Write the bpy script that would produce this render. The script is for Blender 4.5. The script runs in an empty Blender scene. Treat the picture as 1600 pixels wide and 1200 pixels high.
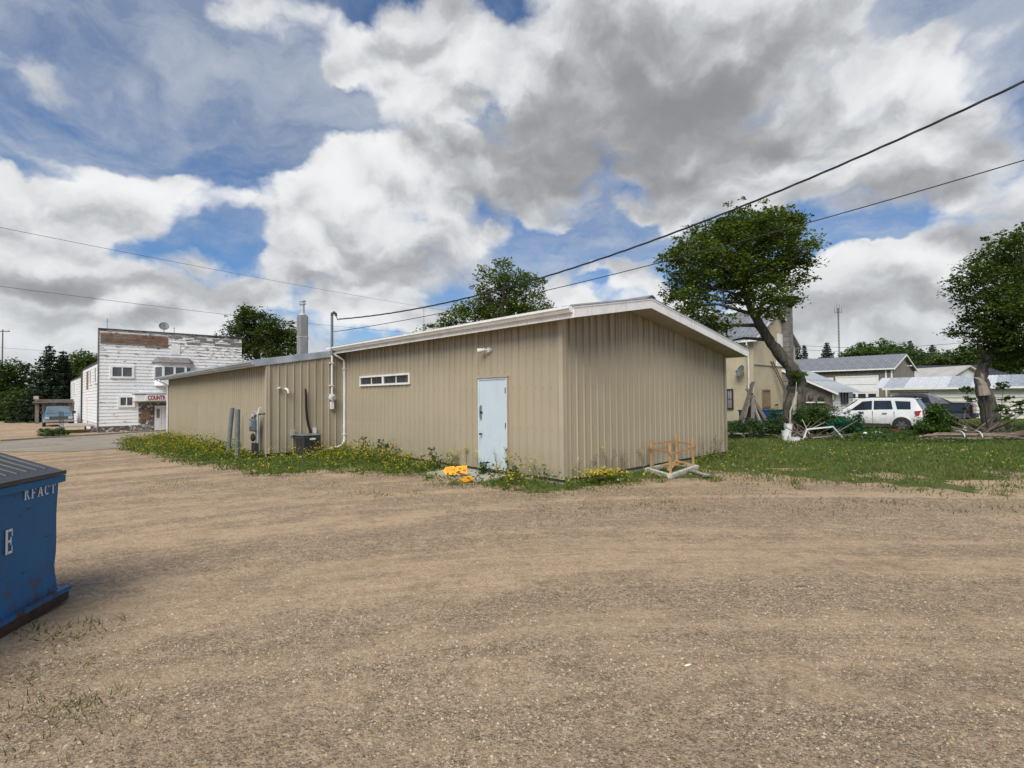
import bpy, math, random
import numpy as np
from mathutils import Vector, Matrix, Quaternion, Euler
random.seed(7)
rng = np.random.default_rng(11)
sc = bpy.context.scene
col = sc.collection
R = math.radians

# ------------------------------------------------------------------ camera
F = 811.05            # focal length in pixels of a 1600 px wide picture
PI_, RO, TH = 0.0251, -0.0091, 0.7567   # pitch, roll, heading of the building grid
HB, HC = 0.10, 1.75   # slab height, eye height
P0 = (1.0095, 10.3372)          # near corner of the metal building
U2 = (-math.sin(TH), math.cos(TH))   # along the door wall, away from the corner
W2 = (math.cos(TH), math.sin(TH))    # along the gable wall
cd = bpy.data.cameras.new('camera')
cam = bpy.data.objects.new('camera', cd); col.objects.link(cam); sc.camera = cam
cd.sensor_width = 36.0; cd.lens = 36.0 * F / 1600.0
cd.clip_start = 0.05; cd.clip_end = 3000.0
_f = Vector((0, math.cos(PI_), math.sin(PI_))); _z = Vector((0, -math.sin(PI_), math.cos(PI_))); _x = Vector((1, 0, 0))
_c, _s = math.cos(RO), math.sin(RO)
_r = _x * _c + _z * _s; _u = _z * _c - _x * _s
cam.matrix_world = Matrix(((_r.x, _u.x, -_f.x, 0), (_r.y, _u.y, -_f.y, 0), (_r.z, _u.z, -_f.z, HC), (0, 0, 0, 1)))

def ray(px, py):
    a, b = px - 800, py - 600
    return _f + _r * (a / F) - _u * (b / F)
def at(px, py, Y):
    d = ray(px, py); d = d * (Y / d.y); return Vector((d.x, d.y, d.z + HC))
def gnd(px, py, z=0.0):
    d = ray(px, py); t = (z - HC) / d.z; return Vector((d.x * t, d.y * t, z))

# ------------------------------------------------------------------ light
SUN_EL, SUN_AZ = R(47), R(-165)      # azimuth measured from +Y towards +X
sd = Vector((math.sin(SUN_AZ) * math.cos(SUN_EL), math.cos(SUN_AZ) * math.cos(SUN_EL), math.sin(SUN_EL)))
sl = bpy.data.lights.new('sun', 'SUN'); sl.energy = 3.2; sl.angle = R(40); sl.color = (1.0, 0.94, 0.84)
so = bpy.data.objects.new('sun', sl); col.objects.link(so)
so.rotation_euler = sd.to_track_quat('Z', 'Y').to_euler(); so.location = (0, 0, 60)
sc.view_settings.view_transform = 'Standard'; sc.view_settings.look = 'None'
EXPO = 0.30
sc.view_settings.exposure = EXPO; sc.view_settings.gamma = 1.0; sc.view_settings.use_curve_mapping = False

# ------------------------------------------------------------------ node helper
class NT:
    def __init__(s, tree): s.t = tree; s.n = tree.nodes; s.l = tree.links
    def new(s, typ, **kw):
        n = s.n.new(typ)
        for k, v in kw.items(): setattr(n, k, v)
        return n
    def put(s, sock, v):
        if v is None: return
        if isinstance(v, bpy.types.NodeSocket): s.l.new(v, sock)
        else: sock.default_value = v
    def m(s, op, a, b=None, c=None, clamp=False):
        n = s.new('ShaderNodeMath', operation=op, use_clamp=clamp)
        s.put(n.inputs[0], a); s.put(n.inputs[1], b); s.put(n.inputs[2], c)
        return n.outputs[0]
    def vm(s, op, a, b=None, sc_=None):
        n = s.new('ShaderNodeVectorMath', operation=op)
        s.put(n.inputs[0], a); s.put(n.inputs[1], b)
        if sc_ is not None: s.put(n.inputs['Scale'], sc_)
        return n.outputs['Value'] if op in ('DOT_PRODUCT', 'LENGTH', 'DISTANCE') else n.outputs[0]
    def noise(s, v, scale, detail=4, rough=0.55, dist=0.0, out=0, lac=2.0):
        n = s.new('ShaderNodeTexNoise')
        s.put(n.inputs['Vector'], v); n.inputs['Scale'].default_value = scale
        n.inputs['Detail'].default_value = detail; n.inputs['Roughness'].default_value = rough
        n.inputs['Distortion'].default_value = dist; n.inputs['Lacunarity'].default_value = lac
        return n.outputs[out]
    def voro(s, v, scale, feature='F1', detail=0, rnd=1.0, out='Distance', smooth=None):
        n = s.new('ShaderNodeTexVoronoi', feature=feature)
        s.put(n.inputs['Vector'], v); n.inputs['Scale'].default_value = scale
        if 'Detail' in n.inputs: n.inputs['Detail'].default_value = detail
        n.inputs['Randomness'].default_value = rnd
        if smooth is not None and 'Smoothness' in n.inputs: n.inputs['Smoothness'].default_value = smooth
        return n.outputs[out]
    def mr(s, v, a, b, c=0.0, d=1.0, smooth=False):
        n = s.new('ShaderNodeMapRange', interpolation_type='SMOOTHSTEP' if smooth else 'LINEAR')
        s.put(n.inputs[0], v)
        for i, k in enumerate((a, b, c, d)): s.put(n.inputs[i + 1], k)
        return n.outputs[0]
    def mix(s, fac, a, b, mode='MIX'):
        n = s.new('ShaderNodeMix', data_type='RGBA', blend_type=mode); n.clamp_factor = True
        s.put(n.inputs[0], fac)
        for i, v in ((6, a), (7, b)):
            if isinstance(v, (tuple, list)) and len(v) == 3: v = (*v, 1)
            s.put(n.inputs[i], v)
        return n.outputs[2]
    def ramp(s, fac, stops):
        n = s.new('ShaderNodeValToRGB'); e = n.color_ramp.elements
        while len(e) < len(stops): e.new(0.5)
        for k, (p, c) in enumerate(stops):
            e[k].position = p; e[k].color = (*c, 1) if len(c) == 3 else c
        s.put(n.inputs[0], fac); return n.outputs[0]
    def bump(s, h, strength=0.5, dist=0.01, nrm=None):
        n = s.new('ShaderNodeBump'); s.put(n.inputs['Height'], h)
        n.inputs['Strength'].default_value = strength; n.inputs['Distance'].default_value = dist
        if nrm is not None: s.put(n.inputs['Normal'], nrm)
        return n.outputs[0]

# ------------------------------------------------------------------ sky
world = bpy.data.worlds.new('World'); sc.world = world; world.use_nodes = True
wt = NT(world.node_tree); wt.n.clear()
sky = wt.new('ShaderNodeTexSky', sky_type='NISHITA'); sky.sun_disc = False
sky.sun_elevation = SUN_EL; sky.sun_rotation = SUN_AZ % (2 * math.pi)
sky.air_density = 1.0; sky.dust_density = 0.4; sky.ozone_density = 2.0
D0 = wt.new('ShaderNodeTexCoord').outputs['Generated']
n1 = wt.noise(D0, 3.2, 2, 0.5, out=1); n2 = wt.noise(D0, 11.0, 4, 0.6, out=1)
w1 = wt.vm('SCALE', wt.vm('SUBTRACT', n1, (0.5, 0.5, 0.5)), sc_=0.16)
w2 = wt.vm('SCALE', wt.vm('SUBTRACT', n2, (0.5, 0.5, 0.5)), sc_=0.075)
DW = wt.vm('ADD', wt.vm('ADD', D0, w1), w2)

def blob(px, py, rx, ry, amp, src=None, rot=0.0):
    """a soft patch of sky round one direction"""
    d = ray(px, py).normalized()
    rad = 1.0 / math.sqrt(1 + ((px - 800) ** 2 + (py - 600) ** 2) / F ** 2)
    az = math.atan2(-d.x, d.y); el = math.asin(d.z)
    e = (Matrix.Rotation(az, 3, 'Z') @ Matrix.Rotation(el, 3, 'X') @ Matrix.Rotation(rot, 3, 'Y')).to_euler()
    mp = wt.new('ShaderNodeMapping', vector_type='TEXTURE')
    wt.put(mp.inputs[0], src or DW)
    mp.inputs['Location'].default_value = d; mp.inputs['Rotation'].default_value = e
    mp.inputs['Scale'].default_value = (rx / F * rad, 0.9, ry / F * rad)
    g = wt.new('ShaderNodeTexGradient', gradient_type='SPHERICAL'); wt.put(g.inputs[0], mp.outputs[0])
    s = wt.new('ShaderNodeMapRange', interpolation_type='SMOOTHSTEP'); wt.put(s.inputs[0], g.outputs[1])
    s.inputs[4].default_value = amp
    return s.outputs[0]
def total(bl):
    r = bl[0]
    for b in bl[1:]: r = wt.m('ADD', r, b)
    return r
sep = wt.new('ShaderNodeSeparateXYZ'); wt.put(sep.inputs[0], D0)
zz = wt.m('ADD', wt.m('MAXIMUM', sep.outputs[2], 0.0), 0.13)
comb = wt.new('ShaderNodeCombineXYZ')
wt.put(comb.inputs[0], wt.m('DIVIDE', sep.outputs[0], zz)); wt.put(comb.inputs[1], wt.m('DIVIDE', sep.outputs[1], zz))
PL = comb.outputs[0]                      # a flat cloud deck seen from below
DS = wt.vm('MULTIPLY', DW, (1, 1, 1.7))
f1 = wt.noise(DS, 4.2, 7, 0.60, 0.15)
f2 = wt.noise(PL, 1.1, 5, 0.55, 0.3)
def billow(v, sc_, det): return wt.m('MULTIPLY', wt.m('ABSOLUTE', wt.m('SUBTRACT', wt.noise(v, sc_, det, 0.55), 0.5)), 2.0)      # cauliflower heads
vb = wt.m('SUBTRACT', 0.50, wt.voro(DS, 6.5, 'F1', 1))
fb = wt.m('ADD', wt.m('ADD', wt.m('MULTIPLY', f1, 0.5), wt.m('MULTIPLY', f2, 0.28)), wt.m('MULTIPLY', vb, 0.42))
B = []
for a in ((150, 300, 280, 150, .60), (20, 310, 200, 130, .35), (540, 330, 230, 150, .50), (640, 250, 220, 130, .32), (760, 110, 330, 190, .55), (1000, 230, 360, 210, .62),
          (1200, 90, 330, 200, .40), (1120, 40, 300, 120, .45), (1420, 210, 260, 190, .55), (1560, 330, 220, 150, .55),
          (1350, 440, 200, 90, .60), (690, 390, 150, 90, .45), (533, 102, 50, 36, .44), (600, 40, 220, 90, .22),
          (250, 440, 330, 90, .50), (60, 440, 260, 120, .45), (150, 520, 300, 70, .45), (560, 470, 320, 80, .42), (1000, 420, 130, 50, .42), (960, 460, 160, 40, .35),
          (1150, 500, 500, 80, .5), (1500, 480, 260, 80, .55), (820, 470, 130, 50, .40), (1440, 110, 170, 110, .35), (1300, 300, 160, 90, .30), (1060, 355, 60, 25, .2), (700, 290, 90, 90, .34), (860, 345, 130, 46, .26), (430, 300, 90, 70, .2), (330, 150, 150, 60, .12), (1250, 180, 120, 90, .2)):
    B.append(blob(*a))
for a in ((330, 110, 260, 140, -.20), (400, 215, 170, 70, -.14), (185, 215, 130, 50, -.22), (1110, 368, 160, 40, -.34), (900, 392, 150, 34, -.50), (1010, 350, 120, 28, -.36), (1340, 372, 120, 34, -.52), (1275, 105, 60, 40, -.34),
          (1420, 10, 110, 40, -.42), (350, 350, 70, 36, -.22), (390, 380, 80, 22, -.26), (70, 228, 120, 24, -.4), (930, 440, 90, 14, -.34), (60, 330, 80, 22, -.30), (640, 215, 60, 30, -.2), (480, 150, 120, 60, -.14), (655, 330, 26, 40, -.2), (520, 435, 60, 14, -.2)):
    B.append(blob(*a))
low = wt.mr(sep.outputs[2], 0.03, 0.20, 0.34, 0.0, smooth=True)
B.append(low)
dens = wt.m('ADD', total(B), wt.m('MULTIPLY', wt.m('SUBTRACT', fb, 0.325), 1.75))
cum = wt.mr(dens, 0.0, 0.30, smooth=True)
K = []
for a in ((980, 230, 360, 160, .80), (850, 300, 200, 80, .28), (1100, 120, 260, 110, .34), (930, 100, 240, 110, .26), (650, 410, 170, 46, .55), (730, 340, 110, 60, .28), (240, 375, 190, 50, .36), (60, 420, 150, 44, .40), (190, 430, 170, 26, .3),
          (1400, 290, 240, 70, .58), (1500, 220, 200, 100, .26), (1560, 380, 160, 60, .32), (1330, 490, 190, 38, .52), (480, 440, 130, 26, .3), (300, 500, 260, 24, .3), (1500, 520, 170, 26, .32), (1180, 525, 160, 22, .25), (60, 540, 150, 22, .25), (700, 468, 120, 18, .28)):
    K.append(blob(*a))
for a in ((170, 265, 190, 60, -.36), (540, 250, 170, 80, -.36), (1400, 130, 150, 50, -.26), (1340, 415, 150, 30, -.42), (470, 290, 120, 50, -.26), (700, 110, 110, 90, -.26), (150, 462, 150, 24, -.36), (712, 380, 60, 24, -.26), (620, 455, 120, 16, -.26), (860, 60, 80, 70, -.2), (950, 170, 60, 40, -.18)):
    K.append(blob(*a))
UP = (0, 0, 0.040)
def fine(v):
    v2 = wt.vm('MULTIPLY', v, (1, 1, 1.5))
    return wt.m('ADD', wt.noise(v2, 6.0, 5, 0.58), wt.m('MULTIPLY', wt.voro(v2, 8.5, 'F1', 1), -0.42))
emb = wt.m('MULTIPLY', wt.m('SUBTRACT', fine(DW), fine(wt.vm('ADD', DW, UP))), 1.5)
big = wt.m('SUBTRACT', wt.noise(DS, 2.6, 3, 0.55), 0.5)
dark = wt.m('ADD', wt.m('ADD', total(K), wt.m('MULTIPLY', big, 0.55)), wt.mr(dens, 0.05, 1.2, 0.02, 0.36))
dark = wt.m('SUBTRACT', dark, emb)
dark = wt.m('MULTIPLY', wt.m('ADD', wt.m('TANH', wt.m('MULTIPLY', wt.m('SUBTRACT', dark, 0.42), 1.7)), 1.0), 0.5)
ccol = wt.ramp(dark, [(0.0, (0.90, 0.91, 0.92)), (0.25, (0.70, 0.715, 0.735)), (0.5, (0.505, 0.52, 0.54)), (0.78, (0.355, 0.36, 0.375)), (1.0, (0.25, 0.253, 0.268))])
# thin veil above
v1 = wt.noise(wt.vm('ADD', wt.vm('MULTIPLY', PL, (0.8, 0.8, 1.0)), (3, 1, 0)), 1.4, 6, 0.62, 0.5)
v3 = wt.noise(wt.vm('MULTIPLY', DW, (1.0, 1.0, 2.2)), 3.4, 7, 0.62, 0.3)
veil = wt.mr(wt.m('ADD', wt.m('ADD', wt.m('MULTIPLY', v1, .4), wt.m('MULTIPLY', v3, .6)), total([blob(420, 60, 520, 190, .16), blob(450, 200, 330, 120, .10), blob(1450, 120, 350, 200, .2), blob(1000, 370, 260, 60, .03)])), 0.36, 0.66, 0.0, 0.86, smooth=True)
vcol = wt.mix(wt.mr(v3, .4, .65), (0.29, 0.35, 0.47), (0.52, 0.565, 0.64))
def bg(c, st):
    b = wt.new('ShaderNodeBackground'); wt.put(b.inputs[0], c); wt.put(b.inputs[1], st); return b.outputs[0]
def mixs(f, a, b):
    n = wt.new('ShaderNodeMixShader'); wt.put(n.inputs[0], f); wt.put(n.inputs[1], a); wt.put(n.inputs[2], b); return n.outputs[0]
hz = wt.mr(sep.outputs[2], 0.0, 0.16, 0.75, 0.0, smooth=True)      # paler towards the horizon
SKYC = wt.mix(1.0, sky.outputs[0], (0.48, 0.70, 0.92), 'MULTIPLY')
CE = 2 ** -EXPO
s_ = mixs(veil, bg(SKYC, 0.10), bg(vcol, CE))
s_ = mixs(cum, s_, bg(ccol, CE * 1.02))
s_ = mixs(wt.m('MULTIPLY', hz, 0.6), s_, bg((0.60, 0.64, 0.68, 1), CE))
wo = wt.new('ShaderNodeOutputWorld'); wt.put(wo.inputs[0], s_)
world.cycles.sampling_method = 'MANUAL'; world.cycles.sample_map_resolution = 512


# ------------------------------------------------------------------ mesh helpers
def tag(o, label=None, cat=None, group=None, kind=None):
    if label: o['label'] = label
    if cat: o['category'] = cat
    if group: o['group'] = group
    if kind: o['kind'] = kind
    return o
def empty(name, loc, rz=0.0, label=None, cat=None, group=None):
    o = bpy.data.objects.new(name, None); o.empty_display_size = 0.3
    o.location = loc; o.rotation_euler = (0, 0, rz); col.objects.link(o)
    return tag(o, label, cat, group)
def link(name, me, mat=None, parent=None, loc=None):
    o = bpy.data.objects.new(name, me); col.objects.link(o)
    if mat is not None and len(me.materials) == 0: me.materials.append(mat)
    if parent is not None: o.parent = parent
    if loc is not None: o.location = loc
    return o
def frame(d):
    d = Vector(d).normalized()
    a = Vector((0, 0, 1)) if abs(d.z) < 0.95 else Vector((1, 0, 0))
    x = a.cross(d).normalized(); return x, d.cross(x)
class MB:
    """collects simple solids and makes one mesh of them"""
    def __init__(s): s.v = []; s.f = []; s.mi = []; s.cur = 0
    def add(s, vs, fs):
        n = len(s.v); s.v += [tuple(v) for v in vs]
        for f in fs: s.f.append(tuple(i + n for i in f)); s.mi.append(s.cur)
        return s
    def box(s, x0, x1, y0, y1, z0, z1, M=None):
        vs = [(x, y, z) for z in (z0, z1) for y in (y0, y1) for x in (x0, x1)]
        if M is not None: vs = [M @ Vector(v) for v in vs]
        return s.add(vs, [(0, 2, 3, 1), (4, 5, 7, 6), (0, 1, 5, 4), (2, 6, 7, 3), (0, 4, 6, 2), (1, 3, 7, 5)])
    def hexa(s, p):      # eight corners, lower four then upper four
        return s.add(p, [(3, 2, 1, 0), (4, 5, 6, 7), (0, 1, 5, 4), (1, 2, 6, 5), (2, 3, 7, 6), (3, 0, 4, 7)])
    def prism(s, poly, h0, h1, ax=2, M=None):
        """poly in the plane normal to axis ax, between h0 and h1"""
        n = len(poly)
        def P(p, h): return ((h, p[0], p[1]) if ax == 0 else (p[0], h, p[1]) if ax == 1 else (p[0], p[1], h))
        vs = [P(p, h0) for p in poly] + [P(p, h1) for p in poly]
        if M is not None: vs = [M @ Vector(v) for v in vs]
        fs = [tuple(range(n))[::-1], tuple(range(n, 2 * n))] + [(i, (i + 1) % n, n + (i + 1) % n, n + i) for i in range(n)]
        return s.add(vs, fs)
    def cyl(s, p0, p1, r0, r1=None, n=10, cap=True):
        return s.tube([p0, p1], [r0, r0 if r1 is None else r1], n, cap)
    def tube(s, pts, rad, n=8, cap=True):
        pts = [Vector(p) for p in pts]
        if not isinstance(rad, (list, tuple)): rad = [rad] * len(pts)
        vs = []; px = None
        for i, p in enumerate(pts):
            d = (pts[min(i + 1, len(pts) - 1)] - pts[max(i - 1, 0)])
            if d.length < 1e-9: d = Vector((0, 0, 1))
            x, y = frame(d)
            if px is not None:
                dn = d.normalized(); x = (px - dn * px.dot(dn))
                x = x.normalized() if x.length > 1e-6 else frame(d)[0]; y = dn.cross(x)
            px = x
            for k in range(n):
                a = 2 * math.pi * k / n; vs.append(p + (x * math.cos(a) + y * math.sin(a)) * rad[i])
        m = len(pts); fs = []
        for i in range(m - 1):
            for k in range(n):
                a = i * n + k; b = i * n + (k + 1) % n; fs.append((a, b, b + n, a + n))
        if cap: fs += [tuple(range(n))[::-1], tuple(range((m - 1) * n, m * n))]
        return s.add(vs, fs)
    def lathe(s, prof, c=(0, 0, 0), n=16, M=None):
        vs = []
        for r, z in prof:
            for k in range(n):
                a = 2 * math.pi * k / n; v = Vector((c[0] + r * math.cos(a), c[1] + r * math.sin(a), c[2] + z)); vs.append(M @ v if M is not None else v)
        fs = [(i * n + k, i * n + (k + 1) % n, (i + 1) * n + (k + 1) % n, (i + 1) * n + k) for i in range(len(prof) - 1) for k in range(n)]
        fs += [tuple(range(n))[::-1], tuple(range((len(prof) - 1) * n, len(prof) * n))]
        return s.add(vs, fs)
    def ball(s, c, rx, ry=None, rz=None, n=10, m=6):
        ry = ry or rx; rz = rz or rx; vs = []; 
        for j in range(1, m):
            t = math.pi * j / m
            for k in range(n):
                a = 2 * math.pi * k / n; vs.append((c[0] + rx * math.sin(t) * math.cos(a), c[1] + ry * math.sin(t) * math.sin(a), c[2] - rz * math.cos(t)))
        vs += [(c[0], c[1], c[2] - rz), (c[0], c[1], c[2] + rz)]; b = len(vs) - 2
        fs = [(j * n + k, j * n + (k + 1) % n, (j + 1) * n + (k + 1) % n, (j + 1) * n + k) for j in range(m - 2) for k in range(n)]
        fs += [(b, (k + 1) % n, k) for k in range(n)] + [(b + 1, (m - 2) * n + k, (m - 2) * n + (k + 1) % n) for k in range(n)]
        return s.add(vs, fs)
    def mesh(s, name, mats=None, smooth=False):
        me = bpy.data.meshes.new(name); me.from_pydata(s.v, [], s.f)
        if mats is not None:
            for m in (mats if isinstance(mats, (list, tuple)) else [mats]): me.materials.append(m)
        if s.cur or any(s.mi): me.polygons.foreach_set('material_index', s.mi)
        if smooth:
            me.polygons.foreach_set('use_smooth', [True] * len(s.f))
        me.update(); return me
    def build(s, name, mats=None, parent=None, loc=None, smooth=False):
        o = link(name, s.mesh(name, mats, smooth), None, parent, loc)
        if smooth == 'auto':
            md = o.modifiers.new('edges', 'EDGE_SPLIT'); md.split_angle = R(40)
        return o
def bev(o, w=0.01, seg=2):
    m = o.modifiers.new('bevel', 'BEVEL'); m.width = w; m.segments = seg; m.limit_method = 'ANGLE'; m.angle_limit = R(35); return o
def np_mesh(name, V, Fq, mat, col_=None, k=None):
    """V (n,3), Fq (m,3|4) arrays -> mesh; col_ (n,3) goes to a colour attribute named tint"""
    me = bpy.data.meshes.new(name); V = np.ascontiguousarray(V, np.float32); Fq = np.ascontiguousarray(Fq, np.int32)
    me.vertices.add(len(V)); me.vertices.foreach_set('co', V.ravel())
    w = Fq.shape[1]; me.loops.add(Fq.size); me.polygons.add(len(Fq))
    me.polygons.foreach_set('loop_start', np.arange(0, Fq.size, w, dtype=np.int32))
    me.loops.foreach_set('vertex_index', Fq.ravel())
    if col_ is not None:
        a = me.color_attributes.new('tint', 'FLOAT_COLOR', 'POINT'); c = np.ones((len(V), 4), np.float32); c[:, :3] = col_
        a.data.foreach_set('color', c.ravel())
    me.update(calc_edges=True); me.materials.append(mat); return me
def copy_tree(o, loc=None, rz=None, **kw):
    c = o.copy(); col.objects.link(c)
    if loc is not None: c.location = loc
    if rz is not None: c.rotation_euler = (0, 0, rz)
    for k, v in kw.items(): c[{'cat': 'category'}.get(k, k)] = v
    for ch in list(o.children):
        d = ch.copy(); col.objects.link(d); d.parent = c
        for g in list(ch.children):
            e = g.copy(); col.objects.link(e); e.parent = d
    return c

# ------------------------------------------------------------------ materials
def mat(name, colr, rough=0.7, metal=0.0, spec=0.4, fn=None, **kw):
    m = bpy.data.materials.new(name); m.use_nodes = True; t = NT(m.node_tree)
    b = t.n['Principled BSDF']; b.inputs['Base Color'].default_value = (*colr, 1)
    b.inputs['Roughness'].default_value = rough; b.inputs['Metallic'].default_value = metal
    b.inputs['Specular IOR Level'].default_value = spec
    for k, v in kw.items(): b.inputs[k.replace('_', ' ')].default_value = v
    if fn: fn(t, b)
    return m
def pos(t): return t.new('ShaderNodeNewGeometry').outputs['Position']
def obj_co(t): return t.new('ShaderNodeTexCoord').outputs['Object']
def grime(c0, c1, scale=3.0, amt=0.6, fine=40.0, bump=0.15, streak=None, use_obj=False, dist=0.004, patches=None):
    """weathering: broad blotches, fine grain, optional vertical run-off streaks"""
    def fn(t, b):
        p = obj_co(t) if use_obj else pos(t)
        n = t.noise(p, scale, 6, 0.62); f = t.noise(p, fine, 3, 0.6)
        k = t.mr(t.m('ADD', t.m('MULTIPLY', n, 0.75), t.m('MULTIPLY', f, 0.25)), 0.38, 0.68, 0.0, amt, smooth=True)
        c = t.mix(k, c0, c1)
        if streak:
            sv = t.noise(t.vm('MULTIPLY', p, (streak[0], streak[0], streak[1])), 1.0, 4, 0.6)
            c = t.mix(t.mr(sv, 0.52, 0.75, 0.0, streak[2], smooth=True), c, streak[3])
        if patches:
            pv = t.noise(p, patches[0], 8, 0.7, 0.3)
            c = t.mix(t.mr(pv, patches[1], patches[1] + 0.03, 0.0, 1.0), c, patches[2])
        t.put(b.inputs['Base Color'], c)
        t.put(b.inputs['Roughness'], t.mr(n, 0.3, 0.7, b.inputs['Roughness'].default_value - 0.1, min(1.0, b.inputs['Roughness'].default_value + 0.1)))
        if bump: t.put(b.inputs['Normal'], t.bump(f, bump, dist))
    return fn
M = {}
def wallfn(base, dark):
    def fn(t, b):
        p = pos(t)
        n = t.noise(p, 0.9, 5, 0.6); f = t.noise(p, 30, 3, 0.6)
        c = t.mix(t.mr(n, 0.35, 0.7, 0, 0.5, True), base, tuple(x * 0.86 for x in base))
        # run-off dirt below the eaves, in vertical streaks
        z = t.new('ShaderNodeSeparateXYZ'); t.put(z.inputs[0], p)
        st = t.noise(t.vm('MULTIPLY', p, (9, 9, 0.35)), 1.0, 4, 0.65)
        hi = t.mr(z.outputs[2], 2.3, 3.6, 0.0, 1.0)
        c = t.mix(t.m('MULTIPLY', t.mr(st, 0.38, 0.64, 0, 0.66, True), hi), c, dark)
        # splashed soil near the ground
        lo = t.mr(z.outputs[2], 0.0, 0.75, 0.55, 0.0)
        c = t.mix(t.m('MULTIPLY', lo, t.mr(t.noise(p, 4, 5, 0.7), 0.35, 0.65)), c, (0.20, 0.17, 0.12))
        oi = t.new('ShaderNodeObjectInfo').outputs['Random']
        c = t.mix(t.mr(oi, 0, 1, 0.0, 0.10), c, (0.24, 0.21, 0.16))
        t.put(b.inputs['Base Color'], c)
        t.put(b.inputs['Normal'], t.bump(t.noise(t.vm('MULTIPLY', p, (1, 1, 0.25)), 6, 2, 0.5), 0.25, 0.01))
    return fn
BEIGE = (0.405, 0.348, 0.248)
M['beige'] = mat('beige_steel', BEIGE, 0.45, 0.0, 0.45, wallfn(BEIGE, (0.115, 0.095, 0.07)))
M['beige_trim'] = mat('beige_trim_steel', (0.45, 0.385, 0.28), 0.45, fn=grime((0.45, 0.385, 0.28), (0.36, 0.305, 0.215), 2.0, 0.6))
M['white_trim'] = mat('white_painted_trim', (0.72, 0.71, 0.68), 0.45, fn=grime((0.84, 0.83, 0.81), (0.62, 0.60, 0.56), 2.5, 0.5, streak=(12, 1.5, 0.4, (0.4, 0.38, 0.34))))
M['soffit'] = mat('soffit', (0.4, 0.37, 0.32), 0.7, fn=grime((0.36, 0.33, 0.28), (0.24, 0.21, 0.17), 1.5, 0.7))
M['white_pipe'] = mat('white_pipe', (0.7, 0.7, 0.68), 0.4, fn=grime((0.72, 0.72, 0.70), (0.45, 0.44, 0.41), 5, 0.5))
M['dark'] = mat('dark_gap', (0.035, 0.032, 0.028), 0.9, fn=grime((0.035, 0.032, 0.028), (0.06, 0.05, 0.04), 6, 0.5))
M['darkmetal'] = mat('dark_metal', (0.05, 0.052, 0.055), 0.5, 0.3, fn=grime((0.05, 0.052, 0.055), (0.11, 0.10, 0.09), 8, 0.5))
M['concrete'] = mat('concrete', (0.40, 0.37, 0.32), 0.9, fn=grime((0.42, 0.39, 0.34), (0.22, 0.20, 0.165), 4, 0.7, 60, 0.4))
M['glass'] = mat('window_glass', (0.035, 0.04, 0.045), 0.06, 0, 0.6, fn=grime((0.03, 0.034, 0.04), (0.07, 0.075, 0.08), 3, 0.5, bump=0))
M['door'] = mat('pale_blue_paint', (0.50, 0.60, 0.66), 0.4, fn=grime((0.54, 0.63, 0.68), (0.46, 0.54, 0.59), 2.2, 0.4, streak=(7, 1.2, 0.2, (0.40, 0.44, 0.46))))
def galv(c0, c1, per=0.3):
    def fn(t, b):
        p = obj_co(t)
        n = t.noise(t.vm('MULTIPLY', p, (1.5, 1.5, 1.5)), 1.6, 5, 0.6)
        c = t.mix(t.mr(n, 0.35, 0.65), c0, c1)
        rs = t.noise(p, 5, 6, 0.7)
        c = t.mix(t.mr(rs, 0.64, 0.74, 0, 0.5), c, (0.22, 0.13, 0.08))
        t.put(b.inputs['Base Color'], c); t.put(b.inputs['Roughness'], t.mr(n, 0.3, 0.7, 0.38, 0.6))
    return fn
M['galv'] = mat('galvanised_sheet', (0.45, 0.48, 0.5), 0.45, 0.55, fn=galv((0.40, 0.44, 0.48), (0.58, 0.61, 0.63)))
M['galv_dark'] = mat('grey_roof_sheet', (0.25, 0.27, 0.3), 0.5, 0.4, fn=galv((0.235, 0.245, 0.265), (0.335, 0.345, 0.36)))
M['galv_pale'] = mat('pale_roof_sheet', (0.6, 0.62, 0.64), 0.5, 0.3, fn=galv((0.40, 0.445, 0.49), (0.53, 0.56, 0.585)))
M['wood_raw'] = mat('new_lumber', (0.45, 0.27, 0.13), 0.8, fn=grime((0.50, 0.30, 0.14), (0.28, 0.17, 0.09), 6, 0.7))
M['wood_old'] = mat('weathered_wood', (0.19, 0.165, 0.14), 0.9, fn=grime((0.20, 0.175, 0.15), (0.10, 0.085, 0.07), 4, 0.8, streak=(3, 20, 0.5, (0.07, 0.06, 0.05))))
M['lath'] = mat('brown_lath', (0.24, 0.13, 0.07), 0.9, fn=grime((0.27, 0.15, 0.085), (0.10, 0.065, 0.045), 2.5, 0.9))
M['white_plastic'] = mat('white_plastic', (0.75, 0.76, 0.75), 0.35, fn=grime((0.78, 0.79, 0.78), (0.5, 0.5, 0.46), 9, 0.5, use_obj=True))
M['grey_paint'] = mat('grey_painted_steel', (0.16, 0.185, 0.195), 0.5, fn=grime((0.165, 0.19, 0.20), (0.09, 0.10, 0.10), 6, 0.6))
M['rubber'] = mat('tyre_rubber', (0.02, 0.02, 0.021), 0.85, fn=grime((0.02, 0.02, 0.021), (0.06, 0.055, 0.045), 10, 0.5))
M['chrome'] = mat('bright_metal', (0.55, 0.56, 0.57), 0.25, 0.9, fn=grime((0.6, 0.61, 0.62), (0.25, 0.25, 0.25), 10, 0.6, use_obj=True, bump=0))

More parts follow.
